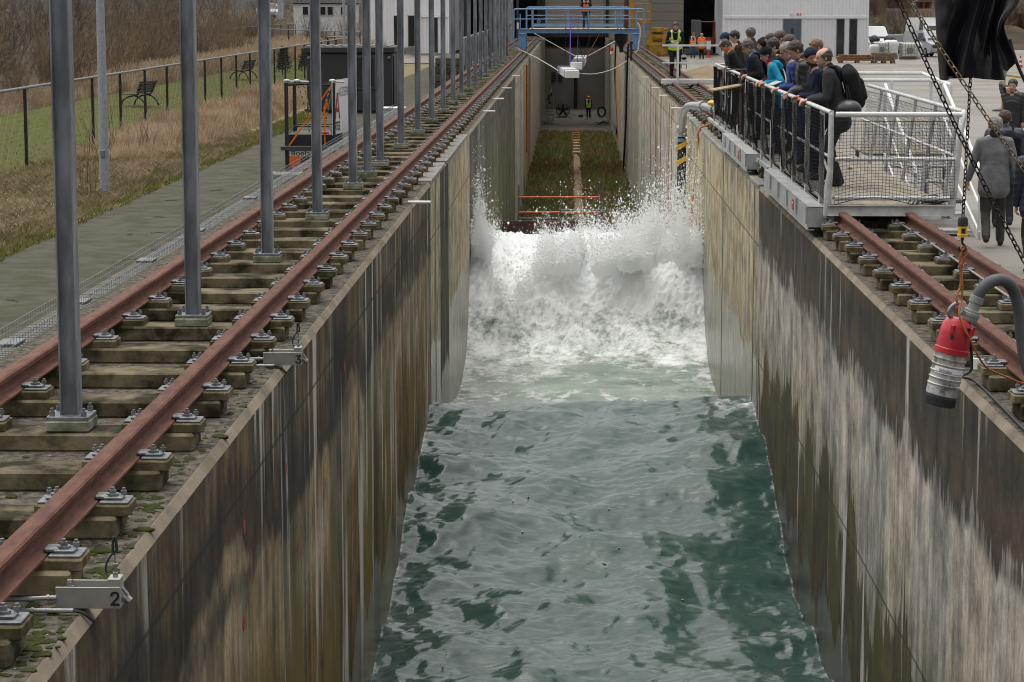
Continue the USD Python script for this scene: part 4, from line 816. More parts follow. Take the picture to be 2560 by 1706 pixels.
# ------------------------------------------------------------------ the hall and its white annexes
HALL = thing('test_hall', 'dark open hall with grey panel walls that the flume runs into', 'hall')
b = MB(); b.box(-2.9, 8.1, 178.3, 178.6, .22, 14); obj('panel_backing', b, M['hall_dark'], HALL)
b = MB(); b.box(3.0, 8.1, 178.3, 178.6, -1.1, .22); obj('panel_backing', b, M['hall_dark'], HALL)
for k in range(6):
    z0 = .13 + k * .655
    for x0, x1 in ((-2.3, 2.26), (2.46, 5.55), (5.56, 8.05)):
        if k == 0 and x0 < 2: continue
        b = MB(); b.cbox(x0, x1, 178.24, 178.3, z0 + .008, z0 + .647, .01); obj('wall_panel', b, M['hall_panel'], HALL)
for k in range(2):
    for x0, x1 in ((3.0, 5.55), (5.56, 8.05)):
        b = MB(); b.cbox(x0, x1, 178.24, 178.3, -1.18 + k * .655 + .008, -1.18 + (k + 1) * .655 - .008, .01); obj('wall_panel', b, M['hall_panel'], HALL)
for x in (-2.42, 2.36):
    b = MB(); b.box(x - .11, x + .11, 178.05, 178.28, .2, 12); obj('column', b, M['black_paint'], HALL)
for a0, a1 in ((172.3, 183), (190, 194), (201, 216)):
    b = MB(); b.box(-12, 14, a0, a1, 12, 12.4); obj('roof', b, M['hall_dark'], HALL)
b = MB(); b.box(-12, 14, 215, 215.4, -1.1, 12); obj('rear_wall', b, M['hall_dark'], HALL)
for x in (-12.2, 13.8):
    b = MB(); b.box(x, x + .3, 180, 215, -1.1, 12); obj('side_wall', b, M['hall_dark'], HALL)
b = MB(); b.box(-9.1, 10.5, 172.3, 172.7, 10.5, 12); obj('lintel', b, M['cladding_white'], HALL)
b = MB(); b.box(-12, -2.9, 172, 215, -1.05, -.985); b.box(2.9, 14, 176, 215, -1.05, -1.0); obj('hall_floor', b, M['hall_dark'], HALL)
b = MB(); b.box(-2.9, 2.9, 201, 215, -1.05, -1.0); obj('hall_floor', b, M['hall_dark'], HALL)
for x in (-8.2, -6.2, -4.3):
    b = MB(); b.cbox(x - .1, x + .1, 176, 176.2, -1, 12, .02); obj('column', b, M['dark_frame'], HALL)
def corrugated(x0, x1, y, z0, z1, pitch=.25, d=.035):
    xs_ = [x0]; ys_ = [0]; k = x0
    while k < x1 - 1e-6:
        for f_, o_ in ((.55, 0), (.65, 1), (.90, 1), (1., 0)): xs_.append(min(k + pitch * f_, x1)); ys_.append(o_ * d)
        k += pitch
    xs_, ys_ = np.array(xs_), np.array(ys_); n = len(xs_)
    v = np.vstack([np.stack([xs_, y + ys_, np.full(n, z)], 1) for z in (z0, z1)])
    f = np.array([[i, i + 1, n + i + 1, n + i] for i in range(n - 1)]); b = MB(); b.add(v, f); return b
AR = thing('annex_building', 'white corrugated annex with a grey door right of the hall opening', 'building')
b = MB(); b.box(10.6, 21.0, 172.05, 182, -1.1, 7); obj('core', b, M['cladding_white'], AR)
for x0, x1, z0, z1 in ((10.75, 20.95, 1.84, 7), (10.75, 14.90, -1.05, 1.65), (16.27, 18.76, -1.05, 1.65), (20.28, 20.95, -1.05, 1.65), (19.36, 19.68, -1.05, 1.65)):
    obj('cladding', corrugated(x0, x1, 172.0, z0, z1), M['cladding_white'], AR)
b = MB(); b.cbox(10.6, 21.05, 171.93, 172.04, 1.65, 1.84, .01); obj('trim', b, M['cladding_white'], AR)
for x0, x1 in ((10.58, 10.76), (20.94, 21.08)):
    b = MB(); b.cbox(x0, x1, 171.95, 172.2, -1.1, 7, .01); obj('corner_trim', b, M['cladding_white'], AR)
b = MB(); b.cbox(10.6, 21.08, 171.9, 172.2, -1.12, -1.03, .01); obj('plinth', b, M['ledge_pale'], AR)
b = MB(); b.cbox(14.95, 16.22, 171.94, 172.04, -1.0, 1.60, .01); dr = obj('door', b, mat('door_grey', (.11, .125, .16), .5), AR)
b = MB(); b.cbox(15.5, 15.68, 171.925, 171.945, .1, .95, .004); obj('door_window', b, M['glass_dark'], dr)
b = MB(); b.cbox(16.0, 16.06, 171.90, 171.938, .0, .15, .004); obj('handle', b, M['zinc'], dr)
for x0, x1 in ((18.80, 19.32), (19.72, 20.24)):
    b = MB(); b.box(x0, x0 + .05, 171.93, 172.04, -1.0, 1.6); b.box(x1 - .05, x1, 171.93, 172.04, -1.0, 1.6); b.box(x0, x1, 171.93, 172.04, 1.56, 1.62); b.box(x0, x1, 171.93, 172.04, -1.02, -.95); w = obj('window', b, M['dark_frame'], AR)
    b = MB(); b.box(x0 + .05, x1 - .05, 171.985, 172.0, -.95, 1.56); obj('pane', b, M['glass_dark'], w)
b = MB(); b.lathe([(.0001, -.1), (.09, -.08), (.1, .05), (.06, .1), (.0001, .1)], 12, c=(15.55, 171.9, 1.99)); obj('wall_lamp', b, M['white_paint'], AR, smooth=40)
for x, m in ((15.97, 'red_board'), (16.17, 'scaff_orange')):
    b = MB(); b.cbox(x - .05, x + .05, 171.88, 171.99, 1.9, 2.02, .01); obj('alarm_box', b, M[m], AR)
AL = thing('annex_building', 'white corrugated annex behind the steel posts left of the hall', 'building')
b = MB(); b.box(-15.7, -11.3, 176.05, 190, -.5, 7); b.box(-11.28, -9.2, 172.05, 190, -.88, 7); obj('core', b, M['cladding_white'], AL)
for x0, x1, y, z0, z1 in ((-15.65, -13.45, 176, -.5, 7), (-13.45, -11.35, 176, 1.88, 7), (-12.95, -12.45, 176, -.5, 1.86), (-11.2, -10.40, 172, -.85, 1.72), (-9.95, -9.25, 172, -.85, 1.72), (-11.2, -9.25, 172, 1.9, 7)):
    obj('cladding', corrugated(x0, x1, y, z0, z1), M['cladding_white'], AL)
b = MB(); b.cbox(-11.32, -9.16, 171.93, 172.04, 1.74, 1.88, .01); b.cbox(-11.32, -11.2, 171.95, 172.2, -.88, 7, .01); b.cbox(-9.27, -9.16, 171.95, 172.2, -.88, 7, .01); obj('trim', b, M['cladding_white'], AL)
b = MB(); b.cbox(-15.7, -11.2, 175.9, 176.3, -1.02, -.5, .02); b.cbox(-11.3, -9.2, 171.95, 172.3, -1.02, -.88, .02); obj('plinth', b, M['ledge_pale'], AL)
for x0, x1, y, z0, z1 in ((-13.45, -13.02, 175.96, -.42, 1.82), (-12.40, -11.80, 175.96, -.42, 1.82), (-10.36, -9.99, 171.96, -.80, 1.70)):
    b = MB(); b.box(x0 - .04, x1 + .04, y, y + .06, z0 - .04, z1 + .04); w = obj('window', b, M['white_paint'], AL)
    b = MB(); b.box(x0, x1, y - .012, y - .002, z0, z1); obj('pane', b, M['glass_dark'], w)
# grey sheet parapet beside the left track near the hall
PP = thing('sheet_parapet', 'low grey sheet metal parapet beside the left track near the hall', 'parapet')
for y in np.arange(96, 126, 2.5):
    b = MB(); b.cbox(-4.80, -4.74, y, y + 2.47, .18, 1.28, .01); obj('panel', b, M['cladding_grey'], PP)
    b = MB(); b.cbox(-4.74, -4.66, y - .04, y + .04, 0, 1.32, .01); obj('post', b, M['galvanised'], PP)
b = MB(); b.tube((-4.74, 96, 1.33), (-4.74, 126, 1.33), .03, 6); obj('rail', b, M['galvanised'], PP)
b = MB(); b.cbox(-4.9, -4.2, 146, 146.1, .1, 1.55, .02); p = obj('notice_board', b, M['ledge_pale']); data(p, 'pale upright board by the left track end near the bridge', 'board')
GP = thing('grille_wall', 'row of thin grey steel uprights screening the left track end', 'screen')
for y in np.arange(128, 171, 2.4):
    b = MB(); b.cbox(-4.55, -4.45, y - .05, y + .05, 0, 4, .01); obj('upright', b, M['galvanised'], GP)
b = MB(); b.box(-4.53, -4.47, 128, 171, 1.28, 1.36); obj('rail', b, M['galvanised'], GP)
# yellow access cage, winch and forklift by the hall
t = thing('yellow_mast', 'yellow steel mast with a railed cage behind the blue bridge', 'mast lift')
b = MB(); b.cbox(3.32, 3.62, 150, 150.3, .3, 4.2, .02); obj('mast', b, M['yellow_paint'], t)
b = MB(); b.cbox(3.0, 3.28, 150.1, 150.4, 1.2, 4.2, .02); obj('rusty_mast', b, M['brown_steel'], t)
b = MB(); b.cbox(3.66, 4.66, 149.6, 150.6, 1.50, 1.72, .02); obj('cage_floor', b, M['yellow_paint'], t)
for x, y in ((3.70, 149.6), (4.62, 149.6), (4.62, 150.6), (3.70, 150.6), (4.42, 149.6)):
    b = MB(); b.tube((x, y, 1.7), (x, y, 2.70), .035, 6); obj('cage_post', b, M['yellow_paint'], t)
for z in (2.70, 2.2):
    b = MB(); b.pipe([(3.7, 149.6, z), (4.62, 149.6, z), (4.62, 150.6, z), (3.7, 150.6, z)], .035, 6); obj('cage_rail', b, M['yellow_paint'], t)
b = MB(); b.bar((3.75, 149.6, 2.65), (4.0, 149.6, 2.3), .05, .05); b.bar((4.15, 149.6, 2.1), (4.4, 149.6, 1.75), .05, .05); obj('brace', b, M['yellow_paint'], t)
b = MB(); b.cbox(3.30, 3.64, 149.9, 150.4, .2, .9, .02); obj('mast_foot', b, M['yellow_paint'], t)
t = thing('yellow_winch', 'worn yellow winch machine beside the hall opening', 'winch', (5.85, 171, -.98))
b = MB(); b.cbox(-.85, .95, -.5, .9, 0, .85, .04); obj('base', b, mat('yellow_rusty', (.34, .20, .03), .7, c2=(.10, .06, .03), scale=2.5, var=.5), t)
for x in (-.55, .55):
    b = MB(); b.prism([(x - .22, .9), (x + .22, .9), (x + .15, 1.55), (x - .15, 1.55)], -.3, .5); obj('bracket', b, M['yellow_paint'], t)
b = MB(); b.tube((-.4, .1, 1.3), (.4, .1, 1.3), .32, 16); obj('drum', b, M['yellow_paint'], t, smooth=40)
b = MB(); b.cbox(-.45, .5, -.25, .4, 1.66, 2.02, .03); b.tube((-.45, .1, 1.5), (.75, .1, 1.9), .1, 8); obj('gearbox', b, M['yellow_paint'], t)
t = thing('forklift', 'dusty orange forklift parked inside the dark hall opening', 'forklift', (10.0, 181, -1.0))
om = mat('orange_dull', (.34, .09, .03), .6)
b = MB(); b.cbox(-.6, .6, -.6, 1.5, .3, 1.15, .1); obj('body', b, om, t)
for x in (-.5, .5):
    b = MB(); b.bar((x, -.5, 1.1), (x, -.2, 2.3), .09, .09); b.bar((x, 1.1, 1.1), (x, 1., 2.3), .09, .09); obj('cab_post', b, om, t)
    b = MB(); b.lathe([(.0001, -.12), (.34, -.12), (.34, .12), (.0001, .12)], 18, R=rotm((0, 1, 0), 90), c=(x * 1.1, -.3, .34)); obj('wheel', b, M['tyre'], t)
b = MB(); b.cbox(-.6, .6, -.3, 1.15, 2.3, 2.4, .03); obj('cab_roof', b, om, t)
b = MB(); b.cbox(8.75, 9.45, 180, 180.6, -.98, 1.5, .03); b.cbox(8.95, 9.25, 179.97, 179.995, .8, 1.1, .005); p = obj('control_cabinet', b, mat('cab_grey', (.30, .31, .30), .6)); data(p, 'grey control cabinet inside the dark hall opening', 'cabinet')

# ------------------------------------------------------------------ right yard
def van(name, label, loc, rz, m, Lg=4.9, W=1.92, H=1.92, box=False):
    t = thing(name, label, 'van', loc, rz, None)
    F = frame((0, 1, 0), (0, 0, 1), (1, 0, 0), (-W / 2, 0, 0))      # profile (y, z) run across x; front at y=0 facing -y
    prof_ = [(.05, .35), (0, .62), (.06, .92), (.85, 1.12), (1.55, H - .07), (1.9, H), (Lg - .15, H - .02), (Lg, H - .3), (Lg, .4), (Lg - .1, .3), (.2, .28)]
    if box: prof_ = [(.05, .35), (0, .7), (.1, 1.1), (.6, 1.3), (1.1, 2.0), (1.3, H), (Lg, H), (Lg, .4), (.2, .3)]
    m0 = trimesh.creation.extrude_polygon(__import__('shapely.geometry').geometry.Polygon(prof_), W, engine='earcut')
    v = m0.vertices.copy(); w = np.stack([v[:, 2] - W / 2, v[:, 0], v[:, 1]], 1)
    k = np.clip((w[:, 2] - 1.0) / (H - 1.0), 0, 1); w[:, 0] *= 1 - .12 * k
    b = MB(); b.add(w, m0.faces); obj('body', b, m, t, smooth=20)
    def quad(nm, pts, mt, off):
        b = MB(); pts = np.asarray(pts, float); n_ = unit(np.cross(pts[1] - pts[0], pts[2] - pts[0])); p2 = pts + n_ * off
        b.add(np.vstack([pts, p2]), np.array([[4, 5, 6], [4, 6, 7], [0, 2, 1], [0, 3, 2], [0, 1, 5], [0, 5, 4], [1, 2, 6], [1, 6, 5], [2, 3, 7], [2, 7, 6], [3, 0, 4], [3, 4, 7]])); return obj(nm, b, mt, t)
    a0, a1 = ((.92, 1.20), (1.46, H - .24)) if not box else ((.62, 1.34), (1.05, 1.95))
    wx = W / 2 * .88; wx2 = W / 2 * .78
    quad('windscreen', [(-wx + .08, a0[0], a0[1]), (wx - .08, a0[0], a0[1]), (wx2 - .05, a1[0], a1[1]), (-wx2 + .05, a1[0], a1[1])], M['glass_dark'], .012)
    for s in (-1, 1):
        q = [(s * W / 2 * .985, 1.15, 1.15), (s * W / 2 * .985, 2.35, 1.15), (s * W / 2 * .90, 2.35, H - .18), (s * W / 2 * .90, 1.62, H - .18)]
        quad('side_window', q if s > 0 else q[::-1], M['glass_dark'], .012)
        b = MB(); b.cbox(s * (W / 2 - .32) - .2, s * (W / 2 - .32) + .2, -.02, .1, .66, .86, .03); obj('headlight', b, M['glass_dark'] if not box else M['white_paint'], t)
        b = MB(); b.cbox(s * (W / 2 + .1) - .1, s * (W / 2 + .1) + .1, .95, 1.08, 1.1, 1.35, .03); obj('mirror', b, M['dark_frame'], t)
        for y in (.95, Lg - .95):
            b = MB(); b.lathe([(.0001, -.1), (.2, -.1), (.33, -.08), (.33, .08), (.2, .1), (.0001, .1)], 20, R=rotm((0, 1, 0), 90), c=(s * (W / 2 - .08), y, .33)); wh = obj('wheel', b, M['tyre'], t, smooth=40)
            b = MB(); b.lathe([(.0001, .03), (.19, .02), (.2, 0)], 14, R=rotm((0, 1, 0), 90 * s), c=(s * (W / 2 + .02), y, .33)); obj('rim', b, M['zinc'], wh)
    b = MB(); b.cbox(-W / 2 + .08, W / 2 - .08, -.04, .1, .34, .56, .04); obj('bumper', b, M['dark_frame'] if m is not M['van_silver'] else m, t)
    b = MB(); b.cbox(-.38, .38, -.025, .05, .66, .82, .02); obj('grille', b, M['dark_frame'], t)
    b = MB(); b.cbox(-.26, .26, -.055, -.04, .42, .53, .003); obj('number_plate', b, M['white_paint'], t)
    return t
van('delivery_van', 'white delivery van parked behind the liquid containers', (22.7, 177, -1.05), 14, M['van_white'], H=2.1)
van('delivery_van', 'silver grey van parked right of the liquid containers', (25.9, 168.2, -1.03), 16, M['van_silver'], H=1.85)
van('box_van', 'tall white van standing far back beside the black tarpaulin', (29.9, 196, -1.05), 10, M['van_white'], Lg=6, W=2.1, H=2.6, box=True)
def car(name, label, loc, rz, m):
    t = thing(name, label, 'car', loc, rz)
    from shapely.geometry import Polygon
    pr = [(.05, .3), (0, .6), (.1, .75), (1.0, .9), (1.6, 1.38), (2.9, 1.42), (3.7, 1.0), (4.2, .92), (4.25, .5), (4.1, .28), (.2, .25)]
    m0 = trimesh.creation.extrude_polygon(Polygon(pr), 1.7, engine='earcut'); v = m0.vertices; w = np.stack([v[:, 2] - .85, v[:, 0], v[:, 1]], 1); w[:, 0] *= 1 - .22 * np.clip((w[:, 2] - .85) / .6, 0, 1)
    b = MB(); b.add(w, m0.faces); obj('body', b, m, t, smooth=20)
    b = MB(); b.add(np.array([(-.72, 1.02, .93), (.72, 1.02, .93), (.62, 1.57, 1.36), (-.62, 1.57, 1.36)]) + V(0, -.02, .02), np.array([[0, 1, 2], [0, 2, 3]])); obj('windscreen', b, M['glass_dark'], t)
    for s in (-1, 1):
        q = np.array([(s * .83, 1.25, .95), (s * .83, 3.4, .98), (s * .70, 2.85, 1.34), (s * .70, 1.7, 1.32)]) + V(s * .012, 0, 0); b = MB(); b.add(q, np.array([[0, 1, 2], [0, 2, 3]])); obj('side_window', b, M['glass_dark'], t)
        for y in (.8, 3.4):
            b = MB(); b.lathe([(.0001, -.1), (.3, -.09), (.3, .09), (.0001, .1)], 18, R=rotm((0, 1, 0), 90), c=(s * .78, y, .3)); obj('wheel', b, M['tyre'], t)
        b = MB(); b.cbox(s * .6 - .15, s * .6 + .15, -.01, .1, .6, .72, .02); obj('headlight', b, M['white_paint'], t)
    return t
car('parked_car', 'grey car half hidden behind the white containers', (24.9, 181, -1.05), 12, M['van_silver'])
car('parked_car', 'dark grey car behind the right hand liquid container', (26.6, 184, -1.05), 12, mat('car_grey', (.22, .24, .26), .3, coat=.4))
car('parked_car', 'white car far behind the bare trees on the left', (-30.4, 240, 1.3), 20, M['van_white'])
def ibc(label, loc, rz):
    t = thing('liquid_container', label, 'container', loc, rz)
    b = MB(); b.cbox(-.48, .48, -.58, .58, .18, 1.12, .08); b.lathe([(.12, 1.12), (.12, 1.18), (.0001, 1.18)], 14); obj('tank', b, M['ibc_white'], t)
    b = MB()
    for z in (.2, .42, .64, .86, 1.08): b.pipe([(-.5, -.6, z), (.5, -.6, z), (.5, .6, z), (-.5, .6, z)], .014, 5, closed=True)
    for x in np.linspace(-.5, .5, 6):
        for y in (-.6, .6): b.tube((x, y, .16), (x, y, 1.1), .014, 5)
    for y in np.linspace(-.6, .6, 7):
        for x in (-.5, .5): b.tube((x, y, .16), (x, y, 1.1), .014, 5)
    obj('cage', b, M['zinc'], t)
    b = MB()
    for y in (-.5, 0, .5): b.cbox(-.5, .5, y - .06, y + .06, 0, .12, .01)
    b.cbox(-.5, .5, -.6, .6, .12, .16, .008); obj('pallet', b, M['wood_weathered'], t)
    b = MB(); b.cbox(-.2, .22, -.635, -.62, .45, .8, .005); obj('plate', b, M['zinc'], t)
ibc('caged white liquid container just right of the annex corner', (21.1, 165.5, -1.03), 0); ibc('caged white liquid container in front of the grey car', (22.4, 161, -1.02), 3)
def bag(label, loc, s, m='ibc_white'):
    mb_ = trimesh.creation.icosphere(subdivisions=3, radius=1.); v = mb_.vertices; v = np.sign(v) * np.abs(v) ** .45 * np.array(s); v = v * (1 + .12 * fb(v[:, 0] * 3, v[:, 2] * 3 + v[:, 1], 3, 9))[:, None] + V(0, 0, s[2])
    b = MB(); b.add(v, mb_.faces); p = obj('bulk_bag', b, M[m], smooth=True); place(p, loc); data(p, label, 'bag')
bag('square white bulk bag between the two liquid containers', (21.95, 166.5, -1.03), (.5, .5, .62)); bag('crumpled white bulk bag beside the annex corner', (20.2, 161.8, -1.02), (.34, .4, .5)); bag('white bulk bag right of the caged containers', (23.35, 163, -1.02), (.25, .4, .55))
b = MB(); b.add(*(lambda X_, Y_: (np.stack([X_, Y_, .95 - .75 * np.clip(X_, 0, 1) + .18 * fb(X_ * 3, Y_ * 3, 3, 4) - .1 * np.abs(Y_)], -1).reshape(-1, 3), (lambda i_: np.stack([i_[:-1, :-1], i_[:-1, 1:], i_[1:, 1:], i_[1:, :-1]], -1).reshape(-1, 4))(np.arange(X_.size).reshape(X_.shape))))(*np.meshgrid(np.linspace(-.3, .8, 14), np.linspace(-.5, .5, 12)))); p = obj('black_sheet', b, M['tarp_black'], smooth=True); place(p, (20.55, 160.6, -1.02)); data(p, 'black plastic sheet draped beside the crumpled white bag', 'sheet')
for k, (x, y, w_, h_) in enumerate(((20.95, 171.5, .62, .0), (22.0, 172., .7, .0))):
    mb_ = trimesh.creation.icosphere(subdivisions=3, radius=1.); v = mb_.vertices * V(w_ * .55, .6, .3) * (1 + .5 * fb(mb_.vertices[:, 0] * 3, mb_.vertices[:, 1] * 3, 3, k))[:, None]; b = MB(); b.add(v, mb_.faces); p = obj('covered_heap', b, M['black_rubber'], smooth=True); place(p, (x, 167.5, .22)); data(p, 'dark plastic sheet bundled on top of the %s white container' % ('left' if k == 0 else 'middle'), 'sheet')
def pallet_stack(name, label, loc, w, n, m, seed, frame_=False):
    t = thing(name, label, 'timber', loc, 0); r_ = random.Random(seed)
    for x in (-w / 2 + .12, 0, w / 2 - .12):
        b = MB(); b.cbox(x - .12, x + .12, -.4, .4, 0, .14, .01); obj('bearer', b, M['wood_weathered'], t)
    for k in range(n):
        z = .15 + (k // 3) * .13; y = -.4 + (k % 3) * .28
        b = MB(); b.cbox(-w / 2 + r_.uniform(-.2, .1), w / 2 + r_.uniform(-.1, .2), y, y + .25, z, z + .115, .008); obj('board', b, M[m if k % 2 else 'wood_weathered'], t)
    if frame_:
        for x in (-w / 2 + .02, w / 2 - .08):
            b = MB(); b.box(x, x + .05, -.44, -.40, .1, .72); obj('strap', b, M['zinc'], t)
pallet_stack('timber_stack', 'stack of sawn timber lying in front of the right annex', (17.6, 149.5, -.98), 2.3, 9, 'wood_orange', 3)
pallet_stack('crate', 'low wooden crate standing right of the timber stack', (19.15, 148.6, -.98), 1.35, 12, 'wood_weathered', 4, True)
def cone(label, loc, h, m1='red_board'):
    t = thing('traffic_cone', label, 'cone', loc)
    b = MB(); b.cbox(-.2, .2, -.2, .2, 0, .05, .015); obj('base', b, M[m1], t)
    for k in range(5):
        r0, r1 = .15 - .024 * k, .15 - .024 * (k + 1); z0, z1 = .05 + (h - .05) * k / 5, .05 + (h - .05) * (k + 1) / 5
        b = MB(); b.lathe([(r0, z0), (r1, z1), (.0001, z1 + .001)], 16); obj('band', b, M[m1 if k % 2 == 0 else 'white_paint'], t, smooth=60)
cone('red and white striped traffic cone on the yard beside the black tarpaulin', (25.5, 137.3, -.96), .72)
t = thing('marker_post', 'white sign on a red and white post near the hi-vis pair', 'sign', (9.30, 167, -1.02)); b = MB(); b.lathe([(.0001, 0), (.2, .0), (.2, .05), (.08, .08), (.08, .5), (.0001, .5)], 14); obj('cone_base', b, M['red_board'], t); b = MB(); b.cbox(-.15, .15, -.02, .02, .55, 1.15, .01); obj('plate', b, M['white_paint'], t); b = MB(); b.lathe([(.05, 1.15), (.05, 1.35), (.0001, 1.36)], 8); obj('tip', b, M['red_board'], t)
for k, x in enumerate((6.9, 7.35)):
    t = thing('barrier_board', ('left' if k == 0 else 'right') + ' one of two small grey barrier boards beyond the white walkway', 'barrier', (x * .78, 128, -.75))
    b = MB(); b.cbox(-.16, .16, -.02, .02, .2, .62, .01); b.lathe([(.0001, -.02), (.15, -.02), (.15, .02), (.0001, .02)], 16, R=rotm((1, 0, 0), 90), c=(0, 0, .62)); obj('board', b, M['cladding_grey'] if False else M['worn_white'], t)
    for s in (-.14, .14):
        b = MB(); b.cbox(s - .02, s + .02, -.1, .1, 0, .25, .005); obj('leg', b, M['zinc'], t)
X_, Y_ = np.meshgrid(np.linspace(-1, 1, 40), np.linspace(-1, 1, 60)); R_ = np.sqrt(X_ ** 2 + Y_ ** 2)
b = MB(); i_ = np.arange(X_.size).reshape(X_.shape); b.add(np.stack([X_ * 1.9, Y_ * 8, np.clip(1 - R_, 0, 1) ** .8 * .75 + .12 * fb(X_ * 4, Y_ * 6, 4, 2) * (R_ < 1) - .02], -1).reshape(-1, 3), np.stack([i_[:-1, :-1], i_[:-1, 1:], i_[1:, 1:], i_[1:, :-1]], -1).reshape(-1, 4)); p = obj('sand_heap', b, M['sand'], smooth=True); place(p, (6.1, 112, -.88)); data(p, 'heap of brown sand on the yard beyond the white walkway', 'sand heap')
t = thing('yellow_stanchion', 'yellow barrier post on a black foot beside the man on the phone', 'stanchion', (13.7, 77.5, -.73)); b = MB(); b.lathe([(.0001, 0), (.33, 0), (.32, .03), (.08, .07), (.0001, .07)], 20); obj('foot', b, M['black_rubber'], t); b = MB(); b.tube((0, 0, .06), (.06, 0, 1.2), .04, 10); b.bar((.06, 0, 1.15), (.75, .1, 1.05), .01, .06); obj('post', b, mat('yellow_plain', (.62, .38, .04), .5), t)
t = thing('garden_shed', 'small orange wooden shelter with a red roof on the far bank', 'shelter', (33.4, 230, 2.0))
b = MB(); b.prism([(-.95, .85), (.95, .85), (.3, 1.15), (-.3, 1.15)], -.8, .8); obj('roof', b, M['brown_flat'], t)
for x, y in ((-.75, -.7), (.75, -.7), (-.75, .7), (.75, .7), (0.05, -.7)):
    b = MB(); b.box(x - .05, x + .05, y - .05, y + .05, -.3, .86); obj('post', b, M['wood_orange'], t)
b = MB(); b.box(-.72, -.2, .6, .66, -.1, .85); obj('rear_board', b, M['blue_paint'], t); b = MB(); b.box(-.2, .74, .6, .66, -.1, .85); obj('rear_board', b, M['wood_orange'], t)
t = thing('sheet_pile_wall', 'rust brown sheet pile wall at the far right of the yard', 'wall')
for k in range(14):
    x = 38.2 + k * .9; b = MB(); b.poly([(x, 0), (x + .3, .3), (x + .6, .3), (x + .9, 0), (x + .88, -.04), (x + .6, .26), (x + .3, .26), (x + .02, -.04)], 2.9, frame((1, 0, 0), (0, -1, 0), (0, 0, 1), (0, 215, -1.05))); obj('pile', b, M['sheet_pile'], t)

# ------------------------------------------------------------------ left side: hut, cart, lamp posts, fences, benches
t = thing('site_hut', 'dark grey container hut with a window behind the steel posts', 'hut')
b = MB(); b.cbox(-9.38, -6.46, 81, 83.6, -.93, 1.05, .03); obj('body', b, M['dark_grey_panel'], t)
b = MB(); b.cbox(-9.48, -6.36, 80.92, 83.7, 1.05, 1.27, .03); obj('roof_trim', b, M['dark_grey_panel'], t)
for k in range(10):
    b = MB(); b.box(-9.4 + k * .3, -9.25 + k * .3, 81, 83.6, 1.272, 1.30); obj('roof_rib', b, M['zinc'], t)
b = MB(); b.box(-7.78, -7.0, 80.96, 81.0, -.17, .97); w = obj('window', b, M['dark_frame'], t); b = MB(); b.box(-7.70, -7.08, 80.945, 80.958, -.09, .89); obj('pane', b, M['glass_dark'], w)
b = MB(); b.cbox(-6.455, -6.42, 81.5, 82.4, -.9, .95, .01); dr = obj('door', b, M['dark_frame'], t); b = MB(); b.box(-6.415, -6.38, 81.6, 81.72, 0, .06); obj('handle', b, M['zinc'], dr)
b = MB(); b.box(-9.3, -6.5, 81.05, 83.5, -1.0, -.93); obj('skid', b, M['black_paint'], t)
for x in (-9.3, -6.55):
    b = MB(); b.cbox(x - .05, x + .05, 80.93, 80.99, .86, .94, .01); obj('corner_lug', b, M['zinc'], t)
CT = thing('rental_cart', 'black framed rental tool cart with an orange sign board in front', 'cart', (-6.19, 53, -1.0))
for x in (-.53, .53):
    for y in (0, 1.6):
        b = MB(); b.cbox(x - .04, x + .04, y - .04, y + .04, .03, 1.97, .006); obj('post', b, M['black_paint'], CT)
for z in (1.93, .52):
    b = MB(); b.pipe([(-.53, 0, z), (.53, 0, z), (.53, 1.6, z), (-.53, 1.6, z)], .035, 4, closed=True); obj('frame_ring', b, M['black_paint'], CT)
b = MB(); b.cbox(-.50, .50, .1, 1.5, .53, .82, .02); obj('bin', b, M['black_paint'], CT)
b = MB(); b.pipe([(-.48, .12, .84), (-.40, .3, .98), (.40, .3, .98), (.48, .12, .84)], .015, 6); b.pipe([(-.48, 1.4, .84), (-.40, 1.2, .98), (.40, 1.2, .98), (.48, 1.4, .84)], .015, 6); obj('hoop', b, M['black_paint'], CT)
b = MB(); b.cbox(-.66, .54, -.12, -.05, .46, .56, .01); obj('cross_beam', b, M['dark_frame'], CT)
b = MB(); b.cbox(-.47, .50, -.075, -.05, .02, .46, .006); ob = obj('orange_board', b, M['orange_board'], CT)
b = MB(); b.box(-.45, .2, -.080, -.0755, .33, .455); obj('name_plate', b, M['white_paint'], ob)
b = MB(); text(b, 'Boels', .095, frame((1.28, 0, 0), (0, 0, 1), (0, -1, 0), (-.435, -.0805, .348)), .002, True); obj('name_lettering', b, M['ink_black'], ob)
b = MB(); b.poly([(.14 * math.cos(a), .15 * math.sin(a)) for a in np.linspace(0, math.pi, 18)], .004, frame((1, 0, 0), (0, 0, 1), (0, -1, 0), (-.09, -.0755, .185))); obj('handle_hole', b, M['black_paint'], ob)
b = MB(); b.box(-.46, .48, -.079, -.0755, .025, .13); obj('red_strip', b, M['red_board'], ob)
b = MB()
for k in range(3): b.box(-.42, .1 - .12 * k, -.0815, -.0795, .10 - .03 * k, .112 - .03 * k)
obj('small_print', b, M['white_paint'], ob)
bz = (.11, .994, 0)
b = MB(); bq = frame(bz, (0, 0, 1), (.994, -.11, 0), (.50, -.06, .80)); b.poly([(0, 0), (1.95, 0), (1.95, 1.22), (0, 1.22)], .012, bq); bn = obj('banner', b, M['banner_white'], CT)
def btxt(nm, s, h, u, v, m, sx=1., bold=False):
    b = MB(); F = frame(np.array(bz) * sx, (0, 0, 1), (.994, -.11, 0), V(.50, -.06, .80) + V(*bz) * u + V(0, 0, v) + V(.994, -.11, 0) * .0125); text(b, s, h, F, .003, bold); obj(nm, b, M[m], bn)
